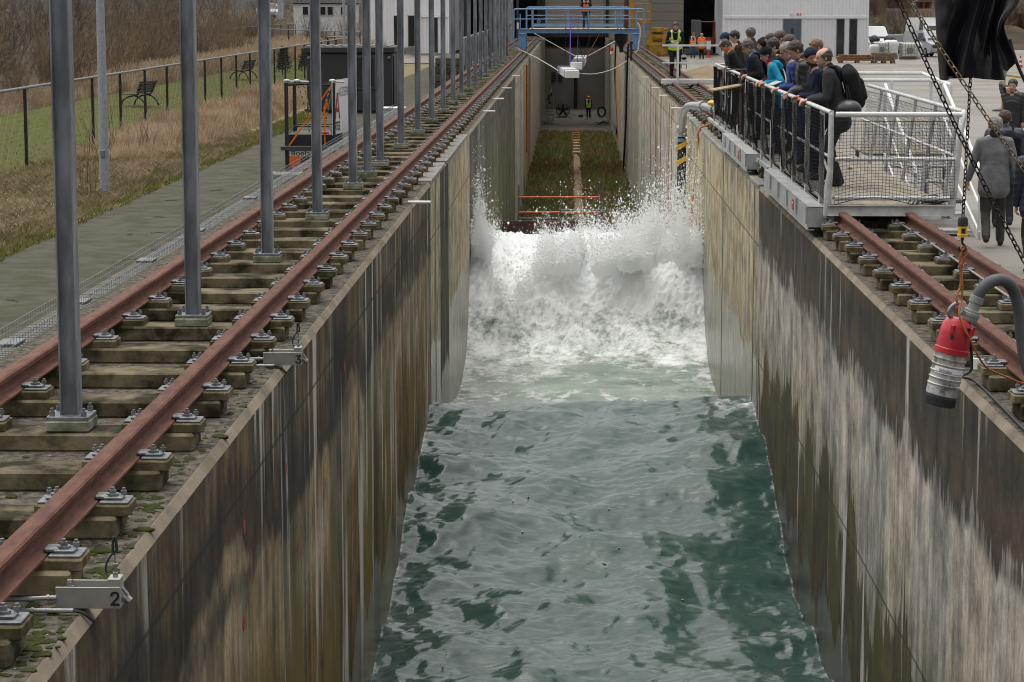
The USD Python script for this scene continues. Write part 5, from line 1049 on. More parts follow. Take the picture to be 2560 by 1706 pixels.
btxt('banner_lettering', 'AGIERES', .20, .62, .84, 'ink_grey', 1.2); btxt('banner_letter', 'A', .56, .22, .36, 'ink_red', 1.1, True); btxt('banner_lettering', 'ARTES', .19, .12, .09, 'ink_black', .8, True)
def bstr(p, q, nm='strap'): b = MB(); b.bar(p, q, .032, .008, up=(0, 1, 0)); obj(nm, b, M['strap_orange'], CT)
bstr((.53, -.03, 1.97), (-.52, -.06, .50)); bstr((.35, .6, 1.5), (.1, .6, 1.0)); bstr((.33, -.02, 1.45), (.33, -.02, .55)); bstr((.40, -.02, 1.6), (.33, -.02, 1.45))
b = MB()
for x0, x1 in ((-.38, -.1), (-.25, -.02), (.45, .1), (.5, .22)):
    for k in range(16):
        u = k / 16; b.tube((x0 + (x1 - x0) * u, .8, 1.9 - 1.1 * u ** 1.5), (x0 + (x1 - x0) * (u + .045), .8 + .03 * (-1) ** k, 1.9 - 1.1 * (u + .045) ** 1.5), .016, 4)
obj('hanging_chain', b, M['chain_brass'], CT)
for x, m in ((-.53, 'white_paint'), (-.3, 'white_paint'), (.5, 'white_paint')):
    b = MB(); b.sphere((x, .1, 2.01), .06, (1.3, 1, .7), 1); b.tube((x, .1, 2.0), (x + .25, .2, 1.98), .03, 6); obj('shackle', b, M['worn_white'], CT)
b = MB(); b.tube((.15, -.06, .86), (.42, -.06, .86), .025, 8); obj('ratchet', b, M['red_board'], CT)
for s in (-1, 1):
    b = MB(); b.lathe([(.0001, -.05), (.14, -.05), (.14, .05), (.0001, .05)], 16, R=rotm((0, 1, 0), 90), c=(s * .56, .8, .14)); obj('wheel', b, M['tyre'], CT)
t = thing('paving_stack', 'pale concrete slabs lying in front of the tool cart', 'slabs', (-6.3, 49.5, -1.0))
for k in range(3):
    b = MB(); b.cbox(-.5 + .05 * k, .6, -.3, .5, k * .065, k * .065 + .06, .008); obj('slab', b, M['ledge_pale'], t)
t = thing('ballast_block', 'stacked dark ballast block marked 5A beside the left track', 'block', (-5.75, 105, -1.0))
for k, (z0, z1, y1_) in enumerate(((0, .28, 6.), (.30, .62, 7.), (.64, 1.0, 8.), (1.02, 1.34, 9.))):
    b = MB(); b.cbox(-.66 + .02 * k, .62 - .02 * k, 0, y1_, z0, z1, .02); obj('slab', b, M['dark_frame' if k % 2 == 0 else 'ledge_concrete'], t)
b = MB(); text(b, '5A', .24, frame((1, 0, 0), (0, 0, 1), (0, -1, 0), (-.12, -.002, .66)), .004, True); obj('marking', b, M['ink_black'], t)
b = MB(); b.cbox(-.2, .6, -.001, .0, .62, 1.0, .0003) if False else b.box(-.16, .5, -.0015, .0, .66, .98); obj('mark_plate', b, M['ledge_concrete'], t)
t = thing('junction_box', 'small white cabinet beside the cable tray', 'box', (-5.05, 63, -1.0)); b = MB(); b.cbox(-.28, .28, -.2, .4, 0, .95, .015); obj('case', b, M['worn_white'], t); b = MB(); b.cbox(-.30, .30, -.22, .42, .95, .99, .01); obj('lid', b, M['white_paint'], t)
def lamp_post(label, loc, r0, r1):
    t = thing('lamp_post', label, 'lamp post', loc); b = MB(); b.lathe([(r0, 0), (r1, 7.), (.0001, 7.)], 20); obj('shaft', b, M['galvanised_light'], t, smooth=40)
    b = MB(); b.lathe([(.0001, 0), (.30, 0), (.28, .03), (r0, .05)], 18); obj('foot', b, M['grout'], t)
    b = MB(); b.cbox(-.05, .05, -r0 - .03, -r0 + .01, .75, .9, .012); obj('hatch', b, M['zinc'], t)
    b = MB(); b.cbox(-.15, .15, -1.0, .1, 7., 7.12, .04); obj('lamp_head', b, M['cladding_grey'], t)
lamp_post('pale tapered lamp post rising from dry grass beside the path', (-9.47, 46.0, -1.0), .098, .062); lamp_post('slender lamp post standing behind the dark hut', (-11.05, 112, -1.0), .075, .055); lamp_post('lamp post by the distant white car on the left', (-30.8, 236, 1.2), .12, .1); lamp_post('thick lamp post near the distant white house', (-29.2, 236, 1.2), .3, .28)
def fence(label, pts, step, hgt, zb, wire=True):
    t = thing('fence', label, 'fence')
    for a, c in zip(pts[:-1], pts[1:]):
        a, c = V(*a), V(*c); L_ = np.linalg.norm(c - a); n = max(int(round(L_ / step)), 1); d = (c - a) / n
        for k in range(n + 1):
            p = a + d * k; b = MB(); b.cbox(p[0] - .035, p[0] + .035, p[1] - .035, p[1] + .035, zb - .1, zb + hgt, .004); obj('post', b, M['black_paint'], t)
        b = MB(); b.tube((a[0], a[1], zb + hgt + .02), (c[0], c[1], zb + hgt + .02), .03, 8); obj('top_rail', b, M['fence_rail'], t)
        if wire:
            b = MB()
            for z in np.arange(.1, hgt - .05, .11): b.tube((a[0], a[1], zb + z), (c[0], c[1], zb + z), .0035, 3, caps=False)
            for u in np.arange(0, L_, .11): p = a + (c - a) * u / L_; b.tube((p[0], p[1], zb + .03), (p[0], p[1], zb + hgt), .0025, 3, caps=False)
            obj('wire_mesh', b, M['black_paint'], t, kind='stuff')
fence('long black wire mesh fence with galvanised top rail beside the dry reeds', [(-12.8, 42.3), (-12.95, 135)], 3.87, 1.8, -1.0)
fence('black fence farther back among the dry thicket', [(-27, 184), (-26.6, 226)], 5., 1.8, -1.0)
fence('black fence crossing behind the dark hut', [(-23.4, 180), (-14.6, 160.5)], 5., 1.8, -1.0)
fence('short black fence panel right behind the dark hut roof', [(-13.0, 135), (-14.4, 137)], 2., 1.8, -1.0)
def bench(label, loc, rz):
    t = thing('park_bench', label, 'bench', loc, rz)
    for y in (-.62, .62):
        b = MB(); b.pipe(spline([(-.52, y, 0), (-.40, y, .26), (-.1, y, .38), (.1, y, .40)], 12), .03, 6); b.pipe(spline([(-.1, y, .38), (.15, y, .34), (.32, y, .2), (.42, y, 0)], 12), .03, 6); b.pipe([(.1, y, .40), (.22, y, .62), (.30, y, .90)], .03, 6); obj('leg', b, M['black_paint'], t)
    for k in range(5):
        b = MB(); x = -.44 + k * .12; b.cbox(x, x + .10, -.8, .8, .42 + .008 * abs(k - 2), .45 + .008 * abs(k - 2), .006); obj('seat_slat', b, M['black_paint'], t)
    for k in range(5):
        b = MB(); z = .52 + k * .085; b.bar((.15 + .035 * k, -.8, z), (.15 + .035 * k, .8, z), .025, .075); obj('back_slat', b, M['black_paint'], t)
bench('nearer black park bench on the grass behind the fence', (-15.9, 85.5, -.95), -12); bench('farther black park bench on the grass behind the fence', (-16.2, 115, -.9), -12)
t = thing('white_house', 'low white house with dark windows beyond the thicket', 'house')
b = MB(); b.cbox(-27.2, -21.6, 230, 238, -.5, 2.72, .05); obj('wall', b, M['white_paint'], t); b = MB(); b.cbox(-27.4, -21.4, 229.8, 238.2, 2.72, 2.85, .03); obj('roof', b, M['dark_frame'], t)
for x0, x1, z0, z1 in ((-24.6, -24.1, 1.65, 2.4), (-23.9, -23.4, 1.65, 2.4), (-22.6, -22.2, 1.68, 2.38), (-26.3, -25.8, 1.65, 2.4)):
    b = MB(); b.box(x0 - .08, x1 + .08, 229.93, 229.99, z0 - .08, z1 + .08); w = obj('window', b, M['white_paint'], t); b = MB(); b.box(x0, x1, 229.9, 229.928, z0, z1); obj('pane', b, M['glass_dark'], w)

# ------------------------------------------------------------------ vegetation
def twig_cones(segs):                                              # segs: (p, q, r) -> 3-sided cones
    p = np.array([s[0] for s in segs]); q = np.array([s[1] for s in segs]); r = np.array([s[2] for s in segs])[:, None]
    d = q - p; d /= np.linalg.norm(d, axis=1, keepdims=True) + 1e-9
    a = np.cross(d, np.where(np.abs(d[:, 2:]) < .9, V(0, 0, 1), V(1, 0, 0))); a /= np.linalg.norm(a, axis=1, keepdims=True) + 1e-9; c = np.cross(d, a)
    v = np.stack([p + r * a, p + r * (-.5 * a + .87 * c), p + r * (-.5 * a - .87 * c), q], 1).reshape(-1, 3)
    f = np.array([[0, 1, 3], [1, 2, 3], [2, 0, 3]])[None] + 4 * np.arange(len(p))[:, None, None]
    return v, f.reshape(-1, 3)
def shrub(seed, h, w, stems, up=1.0, r0=.022):
    r_ = np.random.default_rng(seed); S = []; T = []
    for k in range(stems):
        a = r_.random() * 6.28; base = V(math.cos(a), math.sin(a), 0) * w * .28 * r_.random(); d = V(math.cos(a) * .5 * r_.random(), math.sin(a) * .5 * r_.random(), up)
        p = base; L_ = h * (.45 + .55 * r_.random()); n = 5; rr_ = r0 * (.6 + .6 * r_.random())
        for i_ in range(n):
            d = unit(d + r_.normal(0, .16, 3) * V(1, 1, .5)); q = p + d * L_ / n; T.append((p, q + d * .1, rr_ * (1 - i_ / n) + .004))
            for m in range(4):
                u = r_.random(); e = unit(d + r_.normal(0, .55, 3) + V(0, 0, .25)); s0 = p + (q - p) * u; l_ = L_ * (.12 + .2 * r_.random()) * (1.15 - i_ / n * .6); s1 = s0 + e * l_
                S.append((s0, s1, .0075))
                for j in range(3):
                    g_ = unit(e + r_.normal(0, .5, 3) + V(0, 0, .2)); s2 = s0 + (s1 - s0) * r_.random(); S.append((s2, s2 + g_ * l_ * (.4 + .5 * r_.random()), .0045))
            p = q
    return T, S
shrubs = []
SPEC = [('bare_willow', 'bare brown willow bush in the thicket behind the fence', 'bush', 11, 3.6, 2.6, 24, 'twig', .7), ('bare_willow', 'bare brown willow bush in the thicket behind the fence', 'bush', 12, 2.6, 2.6, 26, 'twig', .6), ('bare_tree', 'leafless grey tree rising out of the thicket', 'tree', 13, 7.0, 4.0, 5, 'twig_dark', 1.6), ('bare_willow', 'bare brown willow bush in the thicket behind the fence', 'bush', 14, 4.4, 3.4, 26, 'twig_dark', .6)]
rb = random.Random(9)
POS = []
for y in np.arange(52, 158, 3.0): POS.append((-19.2 - rb.random() * 2.2 - .02 * (y - 50), y + rb.uniform(-1, 1), rb.choice((1, 0, 1)), 1.))
for y in np.arange(56, 175, 4.0): POS.append((-24 - rb.random() * 4, y + rb.uniform(-1.5, 1.5), rb.choice((0, 3, 0)), 1.1))
for y in np.arange(80, 215, 7.): POS.append((-33 - rb.random() * 7, y, rb.choice((3, 0, 2)), 1.3))
for y in np.arange(110, 240, 13): POS.append((-46 - rb.random() * 10, y, rb.choice((3, 2)), 1.5))
for k in range(16): POS.append((-18 - rb.random() * 14, 180 + rb.random() * 34, rb.choice((0, 1, 1)), 1.0))
for k in range(9): POS.append((-14 - k * 5 + rb.random() * 2, 245 + rb.random() * 15, rb.choice((2, 3, 3)), 1.5))
first = {}
def put_shrub(x, y, z, kind, sc, label=None, group=None):
    rz = rb.uniform(0, 360)
    if kind not in first:
        nm, lb, ct, sd, h, w, st, m, r0 = SPEC[kind]; p = thing(nm, label or lb, ct, (x, y, z), rz, group); T, S = shrub(sd, h, w, st, 1., .022 * r0)
        b = MB(); b.add(*twig_cones(T)); obj('trunk', b, M['bark' if kind == 2 else m], p); b = MB(); b.add(*twig_cones(S)); obj('crown', b, M[m], p, kind='stuff'); UsdGeom.Xformable(p).AddScaleOp().Set(Gf.Vec3f(sc, sc, sc)); first[kind] = p
    else:
        nm, lb = SPEC[kind][:2]; dup(first[kind], (x, y, z), rz, label or lb, group, (sc, sc, sc * rb.uniform(.85, 1.15)))
for x, y, k, s in POS:
    z = -.8 + 1.3 * min(max((-20 - x) / 25, 0), 1); put_shrub(x, y, z - .05, k, s, None, 'bare trees of the left thicket' if k == 2 else 'bare bushes of the left thicket')
for k in range(90):
    x = 14 + rb.random() * 34; y = 204 + rb.random() * 40
    if x < 21.5 and y < 190: continue
    if abs(x - 33.4) < 2.2 and y < 231: y = 238
    kk = rb.choice((1, 1, 3, 0)); z = float(hill_r(np.array(x), np.array(y))); put_shrub(x, y, z - .05, kk, .9 if y < 228 else 1.5, 'bare brown bush on the bank beyond the parked vans', 'bare bushes on the far bank')
for k in range(14): put_shrub(14 + k * 3.2 + rb.random(), 262 + rb.random() * 10, 2.0, rb.choice((2, 3)), 1.6, 'leafless tree on the skyline behind the far bank', 'trees on the far bank')
for k, (x, y) in enumerate(((-15.2, 122), (-14.3, 124), (-15.8, 128))):
    t = thing('small_conifer', ('left', 'right', 'rearmost')[k] + ' of the small dark conifers on the lawn by the hut', 'conifer', (x, y, -.95)); b = MB(); b.tube((0, 0, 0), (0, 0, 1.2), .03, 6, .008); obj('trunk', b, M['bark'], t)
    r_ = np.random.default_rng(k); n = 700; u = r_.random(n) ** .7; a = r_.random(n) * 6.28; rad = .42 * (1.02 - u) * (.5 + .5 * r_.random(n)); P = np.stack([rad * np.cos(a), rad * np.sin(a), .1 + u * 1.15], 1); b = MB(); b.add(*blades(P, .1 + .1 * r_.random(n), np.full(n, .03), 1.6, r_)); obj('crown', b, M['conifer'], t, kind='stuff')
rg = np.random.default_rng(31)
def zverge(x, y): return -1.02 + .10 * meshkit.fbm(np.stack([x * .8, y * .8, x * 0], -1), 3) - .05
n = 60000; y = 56 + 46 * rg.random(n) ** 1.1; x = rg.uniform(-12.4, -9.9, n) + .5 * fb(y * .3, y * 0, 2, 3); k = rg.random(n) < np.clip(.75 + 2.2 * fb(x * .8, y * .35, 3, 91), 0, 1); x, y = x[k], y[k]
b = MB(); b.add(*blades(np.stack([x, y, zverge(x, y) - .03], 1), (.25 + .75 * rg.random(len(x)) ** 1.3) * np.clip((y - 52) / 10, .4, 1) * np.clip((-9.4 - x) / 1.2, .3, 1) * (.75 + 1.2 * fb(x * .6, y * .4, 3, 95)).clip(.4, 1.3), np.full(len(x), .007), .35, rg)); obj('dry_reeds', b, M['reed'], kind='stuff', label='straw coloured dry reeds in front of the fence')
n = 40000; y = 60 + 95 * rg.random(n); x = -18.2 - 3.2 * rg.random(n) ** 1.2; b = MB(); b.add(*blades(np.stack([x, y, np.full(n, -.82)], 1), .15 + .85 * rg.random(n) ** 1.6 * np.clip((y - 60) / 50, .3, 1), np.full(n, .010), .5, rg)); obj('tall_dry_grass', b, M['reed'], kind='stuff', label='tall dry grass at the foot of the bare thicket')
n = 12000; y = 150 + 55 * rg.random(n); x = -26 + 12 * rg.random(n); b = MB(); b.add(*blades(np.stack([x, y, np.full(n, -1.0)], 1), .5 + .8 * rg.random(n), np.full(n, .04), .5, rg)); obj('tall_dry_grass', b, M['reed'], kind='stuff', label='tall dry grass beyond the dark hut')
n = 48000; y = 28 + 40 * rg.random(n); x = rg.uniform(-12.7, -8.9, n); b = MB(); b.add(*blades(np.stack([x, y, zverge(x, y) - .01], 1), .03 + .20 * rg.random(n) ** 3, np.full(n, .006), 1.5, rg)); obj('dead_grass', b, M['dry_litter'], kind='stuff', label='brown dead grass and leaf litter beside the path')
n = 60000; y = 28 + 62 * rg.random(n); x = -9.6 + .95 * rg.random(n) ** 1.3 + .25 * fb(y * .5, y * 0, 3, 5); k = rg.random(n) < np.clip(.6 + 2 * fb(x * 2, y * .8, 3, 92), 0, 1); x, y = x[k], y[k]
b = MB(); b.add(*blades(np.stack([x, y, np.maximum(zverge(x, y), -1.01) - .005], 1), .03 + .07 * rg.random(len(x)), np.full(len(x), .012), 1., rg)); obj('verge_grass', b, M['grass_blade'], kind='stuff', label='green grass strip along the edge of the path')
n = 5000; y = 42 + 75 * rg.random(n); x = -12.9 - 4.4 * rg.random(n); b = MB(); b.add(*blades(np.stack([x, y, np.full(n, -1.02) + .25 * np.clip((-14 - x) / 4, 0, 1) ** 2], 1), .02 + .06 * rg.random(n), np.full(n, .014), 1., rg)); obj('lawn_grass', b, M['grass_blade'], kind='stuff', label='short grass of the lawn behind the fence')
for k, (x, y, s, lb) in enumerate(((-9.75, 45.6, .6, 'tuft of thin bare stems at the foot of the lamp post'), (-11.4, 55.5, .75, 'thin bare sapling stems rising in front of the fence'), (-10.9, 58.5, .6, 'thin bare stems among the reeds beside the lamp post'))):
    t = thing('sapling', lb, 'shrub', (x, y, -1.0)); T, S = shrub(40 + k, 1.5 * s / .6, .8, 12, 1.6, .010); b = MB(); b.add(*twig_cones(T)); obj('stems', b, M['twig'], t)
for k in range(14):
    r_ = random.Random(k); x, y = r_.uniform(-8.2, -5.4), r_.uniform(26, 48); b = MB(); a = r_.random() * 3.1; q = [V(x, y, -.992), V(x + .14 * math.cos(a), y + .14 * math.sin(a), -.985), V(x + .28 * math.cos(a + .3), y + .28 * math.sin(a + .3), -.992)]; b.pipe(q, .006, 4); p = obj('fallen_twig', b, M['bark']); data(p, 'thin fallen twig lying on the asphalt path', 'twig', 'fallen twigs on the path')

# ------------------------------------------------------------------ people
def sp(c, r, n=14): return Manifold.sphere(float(r), n).translate([float(q) for q in c])
def hull(*cs): return Manifold.batch_hull([sp(c, r) for c, r in cs])
def uni(ms): return Manifold.batch_boolean(ms, OpType.Add)
def smooth_mesh(m, ln, it=8, amp=0., fr=6., seed=0):
    m = m.refine_to_length(ln).to_mesh(); t = trimesh.Trimesh(m.vert_properties[:, :3], m.tri_verts, process=True)
    if it: trimesh.smoothing.filter_taubin(t, .5, .53, it)
    v = np.array(t.vertices)
    if amp:
        q = v * fr; n = t.vertex_normals; v = v + n * (amp * (meshkit.fbm(q, 3, seed) - .5) * 2)[:, None]
    return v, np.array(t.faces)
def ik(a, b, l1, l2, hint):
    a, b, hint = V(*a), V(*b), V(*hint); d = b - a; L_ = np.linalg.norm(d)
    if L_ > (l1 + l2) * .995: b = a + d / L_ * (l1 + l2) * .995; d = b - a; L_ = np.linalg.norm(d)
    u = d / L_; x = (l1 * l1 - l2 * l2 + L_ * L_) / (2 * L_); h = math.sqrt(max(l1 * l1 - x * x, 1e-6)); n = unit(hint - u * (hint @ u)); return a + u * x + n * h, b
CL = {}
def cloth(c, r=.85, kind='plain'):
    k = (tuple(c), r, kind)
    if k in CL: return CL[k]
    nm = f'cloth_{len(CL):02d}'
    if kind == 'plaid':
        CL[k] = usdkit.material(stage, '/World/Looks/' + nm, {'t': ('texture_coordinate', {}), 's': ('separate_xyz', {}), 'w1': ('wave_texture', {'wave_type': 'bands', 'bands_direction': 'x', 'scale': 3.4, 'distortion': .6, 'detail': 1.}), 'w2': ('wave_texture', {'wave_type': 'bands', 'bands_direction': 'z', 'scale': 3.4, 'distortion': .6, 'detail': 1.}),
            'a': ('map_range', {'from_min': .55, 'from_max': .8, 'clamp': True}), 'b': ('map_range', {'from_min': .55, 'from_max': .8, 'clamp': True}), 'm': ('math', {'math_type': 'maximum'}), 'x': ('math', {'math_type': 'multiply'}), 'ad': ('math', {'math_type': 'multiply_add', 'value2': .6}),
            'r': ('rgb_ramp', {'ramp': [(0, (.012, .016, .022)), (.6, (.012, .03, .17)), (1, (.02, .05, .34))]}), 'p': ('principled_bsdf', {'roughness': .9})},
            [('t.object', 'w1.vector'), ('t.object', 'w2.vector'), ('w1.fac', 'a.value'), ('w2.fac', 'b.value'), ('a.result', 'x.value1'), ('b.result', 'x.value2'), ('a.result', 'm.value1'), ('b.result', 'm.value2'), ('m.value', 'ad.value1'), ('x.value', 'ad.value3'), ('ad.value', 'r.fac'), ('r.color', 'p.base_color')], surface='p.BSDF')
    else: CL[k] = mat(nm, c, r, 0, .3, 9, .25)
    return CL[k]
SK = [M['skin'], mat('skin_tan', (.36, .19, .125), .55, 0, .12, 30)]
HAIR = {'brown': mat('hair_brown', (.072, .046, .029), .6, 0, .5, 60, .5), 'dark': mat('hair_dark', (.022, .017, .014), .55, 0, .4, 60, .5), 'grey': mat('hair_grey', (.36, .335, .30), .7, 0, .5, 60, .5), 'ginger': mat('hair_ginger', (.22, .115, .055), .6, 0, .5, 60, .5), 'greydark': mat('hair_greydark', (.12, .105, .092), .65, 0, .5, 60, .5)}
def hand_m(w, d, up, curl, side):
    """palm and five bent fingers; w wrist, d direction of the fingers, up = back of the hand"""
    d = unit(V(*d)); up = unit(V(*up) - d * (V(*up) @ d)); s = np.cross(d, up) * side
    L = lambda a, b, c: V(*w) + d * a + s * b + up * c
    ms = [hull((L(0, 0, 0), .026), (L(.085, .028, 0), .014), (L(.085, -.026, 0), .014), (L(.03, .03, -.004), .016))]
    for b, l in ((.030, .068), (.011, .078), (-.009, .073), (-.027, .056)):
        p0 = L(.085, b, 0); a1 = .25 + curl * .6; a2 = a1 + .3 + curl * .9
        p1 = p0 + (d * math.cos(a1) - up * math.sin(a1)) * l * .5; p2 = p1 + (d * math.cos(a2) - up * math.sin(a2)) * l * .5
        ms += [hull((p0, .0098), (p1, .009)), hull((p1, .009), (p2, .0078))]
    t0 = L(.02, .030, -.006); t1 = L(.055, .056, -.012); t2 = L(.088, .058 - .02 * curl, -.018 - .02 * curl)
    ms += [hull((t0, .014), (t1, .0115)), hull((t1, .0115), (t2, .009))]
    return ms
def person(label, loc, rz, H=1.78, lean=0., bend=0., head=(0, 0), hands=None, feet=((-.11, .0), (.11, .0)), jacket=(.02, .02, .022), jk='plain', trousers=(.02, .025, .04), hair='brown', hat=None, hood=False, puffer=False, hivis=None, vest_open=True, hem=.80, bald=0, skin=0, gl=False, collar=None, shoes=(.02, .018, .016), width=1., orient=None, group=None, beard=None, long_hair=False, curls=(.35, .35)):
    s = H / 1.78
    t = thing('person', label, 'person', loc, rz, group)
    R = rotm((1, 0, 0), -lean); hip = V(0, 0, .93)
    up = lambda p: hip + R @ (V(*p) - hip)
    sh = [up((q * .185 * width, 0, 1.425)) for q in (-1, 1)]; nk = up((0, .01, 1.49)); hc = up((0, .035, 1.645))
    Rh = rotm((0, 0, 1), head[0]) @ rotm((1, 0, 0), -head[1] - lean * .55)
    hp = lambda a, b, c: hc + Rh @ V(a, b, c)
    hd = hands or ((-.26, .06, .80), (.26, .06, .80))
    arms = []
    for q, h_, S_ in ((-1, hd[0], sh[0]), (1, hd[1], sh[1])):
        e, w = ik(S_, h_, .29, .265, (q * .45, -.55, -.7)); arms.append((S_, e, w, q))
    legs = []
    for q, f_ in ((-1, feet[0]), (1, feet[1])):
        hj = V(q * .095, 0, .90 - .0); an = V(f_[0], f_[1], .085 + (f_[2] if len(f_) > 2 else 0)); k, an = ik(hj, an, .44, .42, (0, 1, .05)); legs.append((hj, k, an))
    # body: head with nose, ears, jaw, neck, trunk, arms, hands, legs as one surface
    B = [hull((hp(0, -.015, .035), .092), (hp(0, .018, .03), .082), (hp(0, .03, -.03), .066)), hull((hp(0, .035, -.02), .064), (hp(0, .058, -.085), .030), (hp(.03, .02, -.07), .036), (hp(-.03, .02, -.07), .036)),
         hull((hp(0, .095, .012), .010), (hp(0, .116, -.022), .013), (hp(.012, .10, -.026), .010), (hp(-.012, .10, -.026), .010)), hull((hp(-.03, .085, .028), .013), (hp(.03, .085, .028), .013)),
         hull((hp(0, -.01, -.03), .058), (nk, .062)), hull((nk, .065), (sh[0], .05), (sh[1], .05), (up((0, 0, 1.2)), .10), (up((0, 0, 1.0)), .10))]
    for q in (-1, 1): B += [hull((hp(q * .083, -.005, .012), .016), (hp(q * .086, -.012, -.018), .013)), hull((hp(q * .086, -.018, .018), .010), (hp(q * .080, 0, -.02), .010))]
    B += [hull((hp(-.02, .092, -.058), .008), (hp(.02, .092, -.058), .008), (hp(0, .099, -.056), .008))]
    for S_, e, w, q in arms: B += [hull((S_, .05), (e, .038)), hull((e, .038), (w, .026))]
    for n_, (S_, e, w, q) in enumerate(arms):
        d = unit(w - e); ov = orient[n_] if orient else None
        B += hand_m(w, ov[0] if ov else d, ov[1] if ov else (q * .8, .2, .5) if abs(d[2]) > .7 else (0, 0, 1), curls[n_], -q if (ov is None and abs(d[2]) > .7) else q * -1)
    for hj, k, an in legs: B += [hull((hj, .075), (k, .05)), hull((k, .05), (an, .038))]
    v, f = smooth_mesh(uni(B), .016, 3); mb_ = MB(); mb_.add(v * s, f); obj('body', mb_, SK[skin], t, smooth=True)
    for q in (-1, 1):
        mb_ = MB(); mb_.sphere(hp(q * .033, .088, .012) * s, .0105 * s, (1.3, 1, .8), 1); obj('eye', mb_, M['eye_dark'], t)
    mb_ = MB(); mb_.tm(hull((hp(-.020, .097, -.059), .0045), (hp(.020, .097, -.059), .0045))); mb_.v = [q * s for q in mb_.v]; obj('mouth', mb_, M['lips_dark'], t)
    # hair, beard, hat
    def cap(rad, lo, sc=1.0, amp=.006, seed=1, off=(0, -.012, .036)):
        m = uni([hull((hp(0, -.014, .042), .092 + rad * .75), (hp(0, .020, .040), .080 + rad * .8), (hp(0, -.040, -.02), .050 + rad * .5))])
        return m
    def cut(m, n, p): nn = Rh @ unit(V(*n)); return m.trim_by_plane([float(q) for q in nn], float(nn @ hp(*p)))
    def emit(nm, m, mt, ln=.018, it=2, amp=0., fr=20., sd=0): v, f = smooth_mesh(m, ln, it, amp, fr, sd); mb_ = MB(); mb_.add(v * s, f); return obj(nm, mb_, mt, t, smooth=True)
    if hair and not hat:
        m = cut(cap(.016, 0), (0, -.165, .14), (0, .085, .072))
        if bald == 1: m = m - sp(hp(0, .03, .135), .080)
        if bald == 2: m = cut(m, (0, -.55, -1), (0, -.02, .085))
        emit('hair', m, HAIR[hair], .012, 1, .013, 34, 3)
    elif hair: emit('hair', cut(cap(.006, 0), (0, -.165, .12), (0, .07, .03)), HAIR[hair], .02, 2)
    if long_hair: emit('long_hair', hull((hp(0, -.06, 0), .075), (hp(.03, -.06, -.2), .05), (hp(-.05, .0, -.2), .05)), HAIR[hair], .02, 2, .01)
    if hat:
        m = cut(cap(.022, 0), (0, -.12, .2), (0, .09, .055)); h_ = emit('hat', m, cloth(hat[0]), .016, 2, .004)
        if len(hat) > 1 and hat[1] == 'pom': mb_ = MB(); mb_.sphere(hp(0, -.03, .19) * s, .052 * s, (1, 1, 1), 2); mb_.v = [q * (1) for q in mb_.v]; obj('pompom', mb_, cloth(hat[0]), h_, smooth=True)
        if len(hat) > 1 and hat[1] == 'helmet': mb_ = MB(); mb_.tm(hull((hp(-.06, .10, .05), .012), (hp(.06, .10, .05), .012), (hp(0, .135, .045), .012))); mb_.v = [q * s for q in mb_.v]; obj('peak', mb_, cloth(hat[0]), h_)
    if beard: emit('beard', cut(hull((hp(0, .045, -.075), .048), (hp(.052, .02, -.045), .034), (hp(-.052, .02, -.045), .034)), (0, .4, -1), (0, .07, -.035)), HAIR[beard], .015, 2)
    if gl:
        mb_ = MB()
        for q in (-1, 1):
            mb_.pipe([hp(q * .033 + .024 * math.cos(a), .105, .012 + .017 * math.sin(a)) for a in np.arange(0, 6.28, .6)], .0028, 4, closed=True); mb_.tube(hp(q * .058, .10, .016), hp(q * .088, -.005, .02), .0028, 4)
        if gl == 'sun': mb_.box(-.055, .055, -.002, .002, -.016, .016, Rh, hp(0, .107, .012))
        mb_.v = [q * s for q in mb_.v]; obj('glasses', mb_, M['black_paint'], t)
    # clothes
    k = 1.07 if puffer else 1.; k *= width
    hm = lambda q: hip + rotm((1, 0, 0), -lean * .35) @ (V(*q) - hip)
    J = [hull((hm((-.098, -.012, hem)), .122 * k), (hm((.098, -.012, hem)), .122 * k), (up((-.088, -.004, 1.06)), .116 * k), (up((.088, -.004, 1.06)), .116 * k)),
         hull((up((-.085, 0, 1.06)), .110 * k), (up((.085, 0, 1.06)), .110 * k), (up((-.105, .01, 1.28)), .115 * k), (up((.105, .01, 1.28)), .115 * k)),
         hull((up((-.105, .01, 1.28)), .115 * k), (up((.105, .01, 1.28)), .115 * k), (sh[0] + V(0, 0, -.01), .078 * k), (sh[1] + V(0, 0, -.01), .078 * k), (up((0, -.01, 1.46)), .072)),
         hull((up((0, -.005, 1.46)), .080), (up((0, .0, 1.52)), .072))]
    for S_, e, w, q in arms: J += [hull((S_, .074 * k), (e, .058 * k)), hull((e, .058 * k), (e + (w - e) * .93, .046 * k))]
    if hood: J += [hull((up((-.07, -.09, 1.46)), .055), (up((.07, -.09, 1.46)), .055), (up((0, -.12, 1.40)), .06), (up((.075, -.02, 1.50)), .035), (up((-.075, -.02, 1.50)), .035))]
    v, f = smooth_mesh(uni(J), .028, 5, .010, 7, len(label))
    if puffer:
        tt = trimesh.Trimesh(v, f, process=False); ax = v[:, 2] + .3 * np.abs(v[:, 0]); v = v + tt.vertex_normals * (.010 * np.abs(np.sin(ax * math.pi / .085)) - .004)[:, None]
    mb_ = MB(); mb_.add(v * s, f); obj('jacket', mb_, cloth(jacket, .5 if puffer else .85, jk), t, smooth=True)
    if collar: mb_ = MB(); v, f = smooth_mesh(hull((up((0, .0, 1.50)), .083), (up((0, .012, 1.545)), .076)), .03, 2, .006); mb_.add(v * s, f); obj('scarf', mb_, cloth(collar), t, smooth=True)
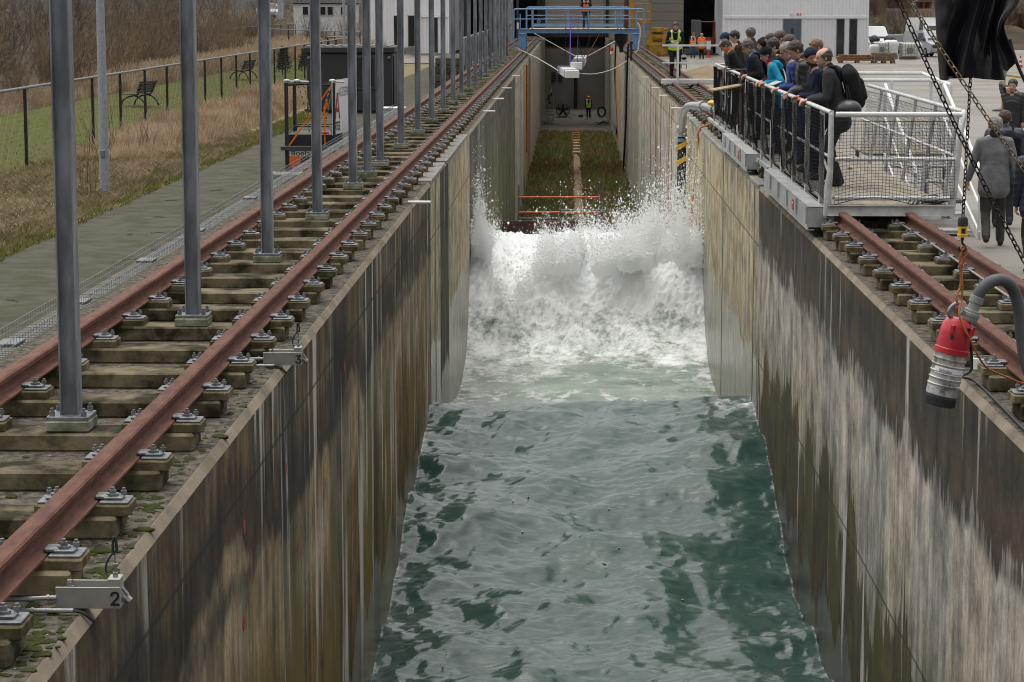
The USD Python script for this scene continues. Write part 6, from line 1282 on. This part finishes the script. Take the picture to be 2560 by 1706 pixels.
    if hivis:
        W = [hull((up((-.088, 0, .90)), .122 * k), (up((.088, 0, .90)), .122 * k), (up((-.105, .01, 1.28)), .124 * k), (up((.105, .01, 1.28)), .124 * k)), hull((up((-.105, .01, 1.28)), .124 * k), (up((.105, .01, 1.28)), .124 * k), (up((-.12, 0, 1.43)), .076), (up((.12, 0, 1.43)), .076))]
        m = uni(W)
        if vest_open: m = m - hull((up((0, .2, 1.56)), .08), (up((-.035, .2, 1.15)), .03), (up((.035, .2, 1.15)), .03), (up((0, 0.02, 1.56)), .08))
        if hivis[1] == 'sleeves': m = uni([m] + [hull((S_, .082 * k), (e, .066 * k)) for S_, e, w, q in arms] + [hull((e, .066 * k), (e + (w - e) * .9, .053 * k)) for S_, e, w, q in arms])
        v, f = smooth_mesh(m, .03, 3, .006); mb_ = MB(); mb_.add(v * s, f); hv = obj('hivis_vest', mb_, M[hivis[0]], t, smooth=True)
        for z in ((1.0, 1.12) if hivis[1] != 'band' else (1.0,)):
            m = uni(W); n_ = R @ V(0, 0, 1.); a = up((0, 0, z)); bnd = m.trim_by_plane([float(q) for q in n_], float(n_ @ a)).trim_by_plane([float(-q) for q in n_], float(-(n_ @ (a + n_ * .055))))
            q = bnd.to_mesh(); vv = np.array(q.vert_properties[:, :3]); cc = up((0, 0, z)); vv = cc + (vv - cc) * 1.035; mb_ = MB(); mb_.add(vv * s, q.tri_verts); obj('reflective_band', mb_, M['reflective'], hv)
        for q in (-1, 1):
            mb_ = MB(); mb_.pipe([up((q * .11, .13, 1.08)), up((q * .115, .140, 1.28)), up((q * .115, .075, 1.46)), up((q * .11, -.03, 1.515))], .022, 6); mb_.v = [a * s for a in mb_.v]; obj('reflective_strip', mb_, M['reflective'], hv)
    T = [hull((hm((-.082, -.005, .96)), .098), (hm((.082, -.005, .96)), .098), ((-.088, -.008, .86), .100), ((.088, -.008, .86), .100))]
    for hj, kn, an in legs: T += [hull((hj + V(0, 0, -.05), .098), (kn, .070)), hull((kn, .070), (an + V(0, 0, .0), .058))]
    v, f = smooth_mesh(uni(T), .03, 5, .008, 8, 5); mb_ = MB(); mb_.add(v * s, f); obj('trousers', mb_, cloth(trousers), t, smooth=True)
    for hj, kn, an in legs:
        m = hull((an + V(0, -.03, -.04), .042), (an + V(0, .07, -.05), .034), (an + V(0, .16, -.058), .027), (an + V(0, -.01, .01), .045)); z0 = an[2] - .085
        m = m.trim_by_plane([0., 0., 1.], float(z0)); v, f = smooth_mesh(m, .03, 0); mb_ = MB(); mb_.add(v * s, f); obj('shoe', mb_, cloth(shoes, .5), t, smooth=True)
    t_up[str(t.GetPath())] = (up, s); return t
t_up = {}
def bag_on(t, c, sz, m, nm='backpack', strap=True, top=True):
    up, s = t_up[str(t.GetPath())]; x, y, z = c; a, b_, h = sz
    m_ = uni([hull((up((x - a, y, z - h)), b_), (up((x + a, y, z - h)), b_), (up((x - a * .9, y, z + h * .6)), b_ * .95), (up((x + a * .9, y, z + h * .6)), b_ * .95), (up((x, y + .02, z + h)), b_ * .8)), hull((up((x - a * .7, y - b_ * .75, z - h * .8)), b_ * .6), (up((x + a * .7, y - b_ * .75, z - h * .8)), b_ * .6), (up((x, y - b_ * .75, z + h * .1)), b_ * .6))])
    v, f = smooth_mesh(m_, .03, 3, .008, 9, 4); mb_ = MB(); mb_.add(v * s, f); p = obj(nm, mb_, m, t, smooth=True)
    if strap:
        for q in (-1, 1):
            mb_ = MB(); mb_.pipe(spline([up((q * .10, -.10, 1.30)), up((q * .12, -.03, 1.515)), up((q * .125, .10, 1.42)), up((q * .13, .125, 1.20)), up((q * .17, 0, 1.08))], 12), .020, 6); mb_.v = [w_ * s for w_ in mb_.v]; obj('strap', mb_, m, p, smooth=True)
    return p
# people leaning on the left rail of the platform; they look left over the flume (rz 90 turns +y towards -x)
DK = .402; RAILX = 2.69; RZ = ZT + .03
def at_rail(label, x, y, rz, H, lean, head=(0, 0), spread=.16, hz=None, **kw):
    s = H / 1.78; c, sn = math.cos(math.radians(rz)), math.sin(math.radians(rz)); hands = []; hz_ = (RZ - DK) if hz is None else hz
    for q in (-1, 1):
        wx, wy = RAILX - x + kw.get('reach', .02), q * spread * (1 if math.cos(math.radians(rz - 90)) > 0 else -1)
        kx = c * wx + sn * wy; ky = -sn * wx + c * wy; hands.append((kx / s, ky / s, hz_ / s))
    kw.pop('reach', None)
    hands = sorted(hands)
    return person(label, (x, y, DK), rz, H, lean, 0, head, hands, **kw)
blk_ = (.014, .014, .016); navy = (.014, .02, .038)
G = 'spectators on the viewing platform'
p1 = at_rail('balding man in dark grey jacket with black backpack leaning on the rail', 3.10, 30.45, 78, 1.80, 14, (18, 0), .08, jacket=(.040, .041, .045), trousers=(.038, .040, .048), hair='greydark', bald=2, hood=True, beard='grey', group=G, width=1.08)
bag_on(p1, (.02, -.24, 1.22), (.12, .11, .20), cloth((.012, .012, .013)))
up_, s_ = t_up[str(p1.GetPath())]
hl = thing('bike_helmet', 'black round helmet hanging from the black backpack', 'helmet'); m_ = (Manifold.sphere(.15, 32).scale([1.0, 1.25, .85])).trim_by_plane([0., 0., 1.], -.03)
v_, f_ = smooth_mesh(m_, .02, 2); mb_ = MB(); mb_.add(v_, f_); obj('shell', mb_, M['helmet_gloss'], hl, smooth=True); mb_ = MB(); mb_.tube((-.02, 0, .12), (-.02, .03, .30), .006, 4); mb_.tube((.02, 0, .12), (.0, .03, .30), .006, 4); obj('strap', mb_, M['black_rubber'], hl); place(hl, (3.17, 30.02, 1.40), 30)
at_rail('bearded man in navy beanie turning towards the balding man', 3.00, 31.6, 100, 1.76, 10, (95, 0), .06, jacket=navy, hat=((.014, .02, .035),), beard='dark', hair='dark', skin=1, group=G)
at_rail('man with short brown hair in black puffer jacket leaning forward', 3.02, 33.0, 90, 1.86, 16, (0, 22), .05, jacket=(.016, .016, .018), puffer=True, hood=True, hair='brown', trousers=(.018, .03, .065), group=G)
person('person with curly reddish brown hair behind the puffer jacket', (3.45, 35.9, DK), 95, 1.80, 5, 0, (10, 10), hair='ginger', jacket=(.10, .13, .17), group=G)
at_rail('grey haired man with glasses in blue and black plaid jacket', 3.02, 34.7, 92, 1.80, 14, (0, 15), .12, jacket=(.02, .04, .2), jk='plaid', hair='grey', gl=True, hood=True, trousers=(.03, .06, .13), group=G)
person('brown haired person standing behind the plaid jacket', (3.22, 37.9, DK), 92, 1.84, 4, 0, (0, 15), hair='brown', jacket=(.03, .032, .036), group=G)
at_rail('dark haired man standing between the pompom hat and plaid jacket', 3.02, 37.7, 90, 1.80, 10, (0, 15), .14, hair='dark', jacket=blk_, group=G)
wp = at_rail('woman in turquoise jacket and black pompom hat with pink scarf', 2.93, 37.1, 88, 1.70, 16, (0, 18), .14, jacket=(.02, .27, .44), hat=(blk_, 'pom'), collar=(.62, .01, .22), hair='brown', long_hair=True, trousers=(.015, .03, .07), group=G, hood=True, width=.93)
up_, s_ = t_up[str(wp.GetPath())]
mb_ = MB(); mb_.pipe(spline([up_((.14, -.03, 1.47)), up_((.03, -.135, 1.3)), up_((-.09, -.13, 1.1)), up_((-.16, -.05, .95))], 12), .012, 5); obj('bag_strap', mb_, M['worn_white'], wp)
person('dark brown haired spectator in the second row, taller of the rear pair', (3.34, 41.2, DK), 95, 1.86, 3, 0, (0, 12), hair='brown', jacket=(.03, .03, .035), group=G)
person('brown haired spectator in the second row, left of the rear pair', (3.30, 42.6, DK), 95, 1.80, 3, 0, (0, 12), hair='dark', jacket=(.04, .035, .03), group=G)
p2 = at_rail('grey brown haired man with glasses and blue backpack', 2.95, 41.0, 90, 1.76, 17, (0, 22), .12, jacket=(.018, .019, .022), hair='greydark', gl=True, group=G, collar=(.16, .16, .17), hood=True); bag_on(p2, (.10, -.22, 1.18), (.11, .10, .18), cloth((.018, .034, .085)))
person('person in dark knitted cap behind the blue backpack', (3.22, 43.1, DK), 92, 1.72, 4, 0, (0, 12), hat=((.02, .021, .024),), jacket=(.02, .02, .024), hair='dark', group=G)
p3 = at_rail('balding man in black coat and orange sweater bending over the rail', 2.98, 46.0, 92, 1.74, 27, (0, 30), .10, jacket=blk_, hair='brown', bald=1, collar=(.65, .16, .02), group=G, width=1.08)
person('man with sunglasses and grey hair standing tall at the back', (3.40, 49.0, DK), 55, 1.84, 2, 0, (-40, 5), hair='greydark', gl='sun', jacket=(.06, .06, .055), group=G)
person('dark haired young man in olive hooded jacket', (3.08, 48.0, DK), 88, 1.80, 7, 0, (0, 20), hair='dark', jacket=(.030, .032, .022), hood=True, group=G)
person('person in dark blue knitted beanie at the far platform end', (2.98, 49.1, DK), 90, 1.74, 8, 0, (0, 25), hat=((.018, .035, .075),), jacket=(.05, .06, .09), hair='dark', group=G)
t = thing('notebook', 'pale folded paper held over the rail by the plaid jacket man', 'paper', (2.66, 35.0, 1.56), 20); mb_ = MB(); mb_.cbox(-.08, .08, -.11, .11, 0, .012, .003, rotm((0, 1, 0), -20)); obj('sheet', mb_, M['worn_white'], t)
# hi-vis people
person('man in yellow hi-vis vest leaning on the white walkway rail', (2.90, 74.0, DK), 178, 1.78, 12, 0, (-2, 12), hands=((-.10, .36, 1.12), (.14, .34, 1.16)), jacket=blk_, trousers=(.03, .02, .018), hivis=('hivis_yellow', 'vest'), hair='dark', collar=blk_)
person('person in orange hi-vis vest and jeans standing on the blue bridge', (.42, 122.5, 1.445), 180, 1.80, 3, 0, (0, 10), hands=((-.12, .30, 1.30), (.12, .30, 1.30)), jacket=(.02, .022, .03), trousers=(.03, .05, .10), hivis=('hivis_orange', 'vest'), hair='dark')
person('left one of the orange hi-vis pair, wearing an open vest', (8.05, 164, -1.01), 190, 1.76, 2, 0, (0, 10), jacket=(.04, .05, .09), trousers=(.05, .07, .12), hivis=('hivis_orange', 'vest'), hair='brown')
person('right one of the orange hi-vis pair, seen from behind in a full jacket', (8.50, 161, -1.0), 10, 1.74, 3, 0, (0, 5), jacket=(.7, .16, .03), trousers=(.03, .03, .03), hivis=('hivis_orange', 'sleeves'), vest_open=False, hair='grey')
person('worker in yellow vest and orange helmet on the far flume floor', (1.02, 182.5, -6.07), 180, 1.76, 0, 0, (0, 0), jacket=blk_, trousers=(.025, .028, .035), hivis=('hivis_yellow', 'vest'), hat=((.75, .33, .02), 'helmet'), hair='dark')
person('worker in yellow vest standing behind the timber steps', (-1.93, 180.9, -4.9), 100, 1.70, 6, 0, (0, 20), jacket=blk_, trousers=(.025, .028, .035), hivis=('hivis_yellow', 'vest'), hair='brown')
# people walking on the yard
p = person('grey haired man in grey blazer walking away over the yard', (5.50, 32.7, -.605), -6, 1.80, 2, 0, (3, 2), hands=((-.36, .08, .84), (.33, .0, .84)), feet=((-.10, -.24, .07), (.12, .16)), jacket=(.175, .175, .18), trousers=(.062, .055, .048), hair='grey', collar=(.02, .02, .022), shoes=(.035, .018, .012), hem=.78, width=1.0, curls=(.5, .5))
up_, s_ = t_up[str(p.GetPath())]
p = person('man in navy jacket with dark backpack walking ahead of the grey blazer', (6.16, 35.6, -.615), -8, 1.76, 4, 0, (0, 4), feet=((-.1, .1), (.1, -.2, .05)), jacket=(.022, .036, .072), trousers=(.03, .03, .033), hair='brown', hood=True, puffer=True, width=1.12); bag_on(p, (.06, -.20, 1.24), (.10, .09, .17), cloth((.012, .013, .016)))
person('man in black quilted jacket talking on a mobile phone', (9.12, 50.9, -.665), 150, 1.80, 3, 0, (10, 8), hands=((.10, .12, 1.60) if False else (-.26, .05, .80), (.13, .10, 1.60)), jacket=(.018, .018, .022), trousers=(.05, .045, .038), puffer=True, hood=True, hair='dark', curls=(.4, .9))
person('person in navy padded jacket and brown trousers cut by the right edge', (5.46, 29.4, -.60), 12, 1.72, 5, 0, (0, 8), hands=((-.24, .12, .86), (.24, .1, .85)), feet=((-.1, -.05), (.1, .12)), jacket=(.014, .018, .032), trousers=(.085, .065, .048), puffer=True, hair='dark', width=1.1)
person('person in dark coat and jeans half outside the right edge', (5.35, 27.6, -.60), 5, 1.74, 3, 0, (0, 8), feet=((-.11, .1), (.1, -.1)), jacket=(.016, .016, .018), trousers=(.03, .055, .11), hair='brown')

# ------------------------------------------------------------------ pump, chains and tarpaulin in front
def chain(name, label, p, q, m, pitch, wire, wid, sag=0.):
    t = thing(name, label, 'chain'); p, q = V(*p), V(*q); L_ = np.linalg.norm(q - p); n = int(L_ / pitch); d0 = unit(q - p); a0 = unit(np.cross(d0, V(.3, 1, .2))); r_ = random.Random(3)
    ang = 0.
    for k in range(n + 1):
        u = (k + .5) / (n + 1); c = p + (q - p) * u - V(0, 0, sag * 4 * u * (1 - u)); du = unit((q - p) - V(0, 0, sag * 4 * (1 - 2 * u))); ang = (k % 2) * math.pi / 2 + .5 + r_.uniform(-.1, .1)
        a = unit(a0 - du * (a0 @ du)); b_ = np.cross(du, a); s = a * math.cos(ang) + b_ * math.sin(ang); hl = pitch / 2 + wire * .9; rw = wid / 2
        pts = [c + du * (hl - rw) * e + (s * math.sin(th) * rw + du * e * math.cos(th) * rw) * 1 for e, ths in ((1, np.linspace(-math.pi / 2, math.pi / 2, 6)), (-1, np.linspace(math.pi / 2, -math.pi / 2, 6))) for th in ths]
        b = MB(); b.pipe(pts, wire, 6, closed=True); obj('link', b, M[m], t, smooth=True)
    return t
chain('slack_chain', 'darker of two long steel chains slanting down past the platform', (1.36, 13, 2.92), (2.22, 13, 1.22), 'chain_dark', .040, .0042, .024, .055)
chain('slack_chain', 'brassy upper chain slanting past the black tarpaulin', (1.33, 13, 3.0), (2.27, 13, 1.66), 'chain_brass', .040, .0040, .024, .03)
chain('hoist_chain', 'thin black hoist chain hanging straight down from the tarpaulin', (2.01, 14, 2.42), (1.985, 14, 1.475), 'chain_dark', .026, .0034, .017)
# tarpaulin over the hoist: one draped sheet with thickness
def drape():
    from scipy.interpolate import CubicSpline, PchipInterpolator
    zz = [3.1, 2.75, 2.60, 2.50, 2.40, 2.29]                       # control columns run round the cloth: (x, y) at each height, last entry = hem height
    C = [([1.80, 1.81, 1.82, 1.828, 1.836, 1.846], [14.10, 14.10, 14.10, 14.10, 14.10, 14.10], 2.285),
         ([1.80, 1.81, 1.82, 1.828, 1.836, 1.846], [13.97, 13.96, 13.95, 13.94, 13.94, 13.93], 2.280),
         ([1.90, 1.90, 1.89, 1.88, 1.88, 1.878], [13.93, 13.93, 13.95, 13.97, 13.98, 13.98], 2.287),
         ([1.98, 2.00, 1.965, 1.94, 1.925, 1.915], [13.94, 13.96, 13.99, 14.00, 14.01, 14.02], 2.300),
         ([2.01, 2.02, 1.980, 1.955, 1.93, 1.912], [13.86, 13.87, 13.85, 13.84, 13.83, 13.82], 2.312),
         ([2.06, 2.07, 2.03, 2.01, 1.995, 1.985], [13.90, 13.92, 13.93, 13.92, 13.90, 13.88], 2.300),
         ([2.10, 2.11, 2.08, 2.07, 2.06, 2.065], [13.86, 13.86, 13.88, 13.91, 13.93, 13.93], 2.290),
         ([2.15, 2.15, 2.12, 2.11, 2.12, 2.125], [13.91, 13.92, 13.95, 13.96, 13.93, 13.90], 2.286),
         ([2.19, 2.18, 2.14, 2.135, 2.155, 2.178], [13.86, 13.86, 13.89, 13.90, 13.86, 13.83], 2.288),
         ([2.24, 2.235, 2.165, 2.165, 2.20, 2.225], [13.93, 13.93, 13.97, 13.99, 13.98, 13.95], 2.335),
         ([2.28, 2.275, 2.19, 2.22, 2.265, 2.275], [13.95, 13.96, 13.97, 13.95, 13.94, 13.93], 2.392),
         ([2.27, 2.26, 2.18, 2.21, 2.25, 2.262], [14.08, 14.08, 14.06, 14.06, 14.07, 14.08], 2.40),
         ([2.10, 2.10, 2.10, 2.10, 2.10, 2.10], [14.16, 14.16, 14.16, 14.16, 14.16, 14.16], 2.30)]
    nz = 44; u = np.linspace(0, 1, nz); m = len(C); Q = np.zeros((nz, m, 3))
    for k, (xs_, ys_, hem) in enumerate(C):
        z = 3.1 + (hem - 3.1) * u; zc = np.clip(z, 2.29, 3.1)
        Q[:, k, 0] = PchipInterpolator(zz[::-1], xs_[::-1])(zc); Q[:, k, 1] = PchipInterpolator(zz[::-1], ys_[::-1])(zc); Q[:, k, 2] = z
    t = np.arange(m + 1); tt_ = np.linspace(0, m, 157)[:-1]
    lin = np.stack([[np.interp(tt_, t, np.r_[Q[i, :, c], Q[i, 0, c]]) for c in range(3)] for i in range(nz)]).transpose(0, 2, 1)
    cub = np.stack([CubicSpline(t, np.vstack([Q[i], Q[i, :1]]), bc_type='periodic')(tt_) for i in range(nz)])
    q = .45 * lin + .55 * cub
    q = q + .011 * (meshkit.fbm(q * V(9, 9, 4.), 4, 17)[..., None] - .5) * V(.8, 1.6, .1) + .012 * (meshkit.fbm(q * V(26, 26, 7.), 3, 18)[..., None] - .5) * V(.3, 1.2, 0)
    return q
q = drape(); n, k = q.shape[:2]; i = np.arange(n * k).reshape(n, k); j = np.roll(i, -1, 1)
f = np.stack([i[:-1], j[:-1], j[1:], i[1:]], -1).reshape(-1, 4); c0 = q.mean((0, 1)); inn = c0 + (q - c0) * V(.985, .985, 1)
b = MB(); vv = np.vstack([q.reshape(-1, 3), inn.reshape(-1, 3)]); N = n * k
f2 = f[:, ::-1] + N; rim = np.stack([i[-1], j[-1], j[-1] + N, i[-1] + N], -1); topf = []
b.add(vv, np.vstack([f, f2, rim])); p = obj('tarpaulin', b, M['tarp_black'], smooth=35); data(p, 'glossy black tarpaulin shrouding the chain hoist above the right wall', 'tarpaulin')
b = MB(); b.pipe(spline([(2.23, 14, 2.52), (2.26, 14, 2.42), (2.36, 14, 2.21), (2.46, 14, 2.02)], 12), .010, 8); p = obj('control_cable', b, M['cable_black'], smooth=True); data(p, 'thick black cable leaving the right side of the tarpaulin', 'cable')
HK = thing('hoist_hook', 'black and yellow chain hook block holding the pump rope', 'hook', (1.985, 14, 0))
b = MB(); b.lathe([(.0001, 1.475), (.022, 1.475), (.03, 1.46), (.031, 1.425), (.026, 1.42)], 18); obj('chain_guide', b, M['black_rubber'], HK, smooth=40)
b = MB(); b.lathe([(.026, 1.42), (.028, 1.418), (.028, 1.375), (.032, 1.372), (.031, 1.355), (.0001, 1.355)], 18); obj('yellow_block', b, M['yellow_bright'], HK, smooth=40)
b = MB(); b.box(-.012, .012, -.001, .001, 1.38, 1.41, None, (0, -.0285, 0)); obj('block_label', b, M['ink_black'], HK)
b = MB(); b.tube((0, 0, 1.355), (0, 0, 1.335), .010, 8); b.pipe(spline([(0, 0, 1.335), (.004, 0, 1.315), (.018, 0, 1.30), (.016, 0, 1.278), (0, 0, 1.270), (-.016, 0, 1.28), (-.017, 0, 1.30)], 18), .0065, 8); obj('hook', b, M['black_paint'], HK, smooth=True)
# pump hanging at a slant
ax = unit(V(1.985 - 1.875, 0, .88 - .345)); R_ = np.stack([unit(np.cross(V(0, 1, 0), ax)), V(0, 1, 0), ax], 1)
PB = V(1.872, 14, .345)
PU = thing('submersible_pump', 'red and steel submersible pump hanging over the right wall', 'pump')
def L3(x, y, z): return PB + R_ @ V(x, y, z)
def lt(nm, prof, m, n=32, c=None): b = MB(); b.lathe(prof, n, R_, PB if c is None else c); return obj(nm, b, M[m], PU, smooth=35)
lt('strainer', [(.0001, 0), (.088, 0), (.092, .004), (.092, .062), (.094, .066)], 'dark_frame')
b = MB()
for z in (.012, .024, .036, .048):
    for a in np.arange(0, 6.28, .19): b.box(-.0055, .0055, -.002, .002, -.004, .004, R_ @ rotm((0, 0, 1), math.degrees(a) + (5 if int(z * 1000) % 24 else 0)), L3(.0925 * math.sin(a), -.0925 * math.cos(a), z))
obj('strainer_holes', b, M['ink_black'], PU, kind='stuff')
pr = [(.094, .066), (.096, .07), (.096, .12)]; z = .12
for k in range(5): pr += [(.096, z), (.1, z + .006), (.1, z + .010), (.094, z + .014), (.094, z + .034), (.096, z + .038)]; z += .040
pr += [(.096, .32)]
mm('steel_sooty', (.60, .58, .55), .45, .45, .6, 10, .25, c2=(.16, .14, .12), lo=.36, hi=.54)
lt('steel_casing', pr, 'steel_sooty')
b = MB(); a_ = np.linspace(-2.6, -.55, 18); vv = [L3(.0985 * math.cos(a), .0985 * math.sin(a), z) for z in (.198, .238) for a in a_]; b.add(np.array(vv), np.array([[i, i + 1, 18 + i + 1, 18 + i] for i in range(17)])); obj('maker_label', b, M['banner_white'], PU)
tmx = meshkit.text_mesh('Grindex', .016, .0015); w_ = tmx.vertices; th = -2.25 + w_[:, 0] / .0995
b = MB(); b.add(np.array([L3((.0993 + w_[i, 2]) * math.cos(th[i]), (.0993 + w_[i, 2]) * math.sin(th[i]), .212 + w_[i, 1]) for i in range(len(w_))]), tmx.faces); obj('label_lettering', b, M['ink_grey'], PU)
lt('red_motor_housing', [(.096, .320), (.104, .322), (.104, .352), (.099, .356), (.097, .44), (.090, .50), (.06, .535), (.0001, .54)], 'pump_red')
for a in (-2.0, -.9, .3, 1.5): b = MB(); b.cbox(-.02, .02, -.012, .012, -.03, .03, .004, R_ @ rotm((0, 0, 1), math.degrees(a)), L3(.096 * math.cos(a), .096 * math.sin(a), .47)); obj('lug', b, M['pump_red'], PU)
b = MB(); b.lathe([(.0001, .006), (.011, .006), (.011, 0)], 12, R_ @ rotm((1, 0, 0), 90), L3(-.035, -.098, .425)); obj('plug', b, M['black_rubber'], PU)
b = MB(); b.pipe(spline([L3(-.05, -.02, .53), L3(-.062, -.02, .60), L3(-.03, -.02, .625), L3(-.005, -.04, .56)], 14), .013, 8); obj('handle', b, M['steel_dull'], PU, smooth=True)
o = L3(.055, 0, .53)
b = MB(); b.lathe([(.045, 0), (.05, .01), (.05, .03), (.055, .034), (.055, .052), (.05, .056), (.05, .068), (.036, .075), (.034, .115), (.042, .118), (.042, .155), (.036, .158)], 22, R_ @ rotm((0, 1, 0), 8), o); obj('outlet_coupling', b, M['pipe_grey'], PU, smooth=30)
hp_ = spline([o + R_ @ V(.022, 0, .15), V(2.10, 14.0, 1.03), V(2.16, 14.02, 1.085), V(2.225, 14.05, 1.095), V(2.30, 14.1, 1.05), V(2.345, 14.12, .95), V(2.365, 14.12, .82), V(2.385, 14.1, .66), V(2.43, 14.05, .5), V(2.52, 13.9, .40)], 180)
rr_ = .034 + .0035 * (np.arange(180) % 2); b = MB(); b.pipe(hp_, rr_, 14); p = obj('corrugated_hose', b, M['hose_grey'], smooth=True); data(p, 'grey corrugated hose arching from the pump over the rail', 'hose')
# ropes
def twist(name, label, pts, r, m, n=60):
    c = spline(pts, n); b = MB()
    for ph in (0, 2.1, 4.2):
        w = np.arange(n) * .55 + ph; t_ = np.gradient(c, axis=0); t_ /= np.linalg.norm(t_, axis=1, keepdims=True); a = np.cross(t_, V(0, 1, .01)); a /= np.linalg.norm(a, axis=1, keepdims=True); d = np.cross(t_, a)
        b.pipe(c + r * .55 * (a * np.cos(w)[:, None] + d * np.sin(w)[:, None]), r * .62, 6)
    p = obj(name, b, M[m], smooth=True); data(p, label, 'rope')
tl = L3(-.045, -.02, .615)
twist('orange_rope', 'orange rope sling between the hook and the pump handle', [(1.985, 14, 1.272), (1.972, 13.995, 1.22), (1.975, 13.99, 1.05), tl + V(.005, -.01, .02), tl + V(.02, 0, 0), (1.992, 14.0, 1.05), (1.998, 14.005, 1.22), (2.012, 14.0, 1.27), (1.998, 14, 1.30), (1.985, 14, 1.29)], .0068, 'rope_orange', 90)
twist('orange_rope', 'long orange rope running from the pump to the right edge', [tl + V(.03, -.03, .02), L3(.0, -.105, .52), L3(.06, -.1, .45), (2.06, 13.92, .70), (2.25, 14.3, .50), (2.52, 14.9, .34), (2.72, 15.4, .25), (2.95, 15.7, .2)], .006, 'rope_orange', 110)
line('pump_cable', 'thin black cable from the pump across the wall edge', 'cable', [L3(.05, -.1, .50), (2.04, 13.95, .74), (2.15, 14.6, .45), (2.40, 16.6, .10), (2.56, 17.0, .03), (2.60, 16.3, .018), (2.58, 15.0, .018), (2.56, 13.5, .018)], .009, 'cable_black', 40)
t = thing('pipe_ring', 'short white plastic pipe ring lying on the right wall edge', 'pipe ring', (2.79, 17.65, .002)); b = MB(); b.lathe([(.105, 0), (.11, .004), (.11, .085), (.105, .09), (.095, .09), (.095, .004), (.105, 0)], 28); obj('ring', b, M['ibc_white'], t, smooth=35); b = MB(); b.lathe([(.0001, .012), (.094, .012)], 20); obj('inside', b, M['soil'], t)
line('rail_conduit', 'pale cable lying along the foot of the outer right rail', 'cable', [(3.50, 10, .19), (3.50, 16, .19), (3.49, 20, .19), (3.51, 24, .19), (3.50, 27.5, .19)], .012, 'steel_dull', 30)
# yellow leaves drifting on the near water
rl = np.random.default_rng(77)
for k, (x_, y_) in enumerate(((-.9, 31.6), (-1.1, 31.2), (.2, 31.4), (.55, 30.9), (-.25, 31.1), (1.05, 28.2), (-.95, 30.2), (.1, 29.3), (.3, 29.6), (-1.3, 28.3))):
    z_ = float(np.interp(y_, ys, Z[:, int((x_ + 2.5) / 5 * 124)])); a = rl.random() * 6.28; c_2, s_2 = math.cos(a), math.sin(a); L_ = .022 + .012 * rl.random()
    pts = np.array([(-L_, 0, .0), (-L_ * .3, L_ * .5, .006), (L_ * .5, L_ * .42, .004), (L_, 0, .01), (L_ * .4, -L_ * .45, .003), (-L_ * .4, -L_ * .45, .006)]) @ np.array([[c_2, s_2, 0], [-s_2, c_2, 0], [0, 0, 1]])
    b = MB(); b.add(np.vstack([pts, pts - V(0, 0, .003)]), np.array([[0, 1, 2], [0, 2, 3], [0, 3, 4], [0, 4, 5], [6, 8, 7], [6, 9, 8], [6, 10, 9], [6, 11, 10]])); p = obj('floating_leaf', b, M['wood_pale' if k % 3 else 'yellow_bright']); place(p, (x_, y_, z_ + .006)); data(p, 'small yellow brown leaf drifting on the green water', 'leaf', 'leaves on the water')
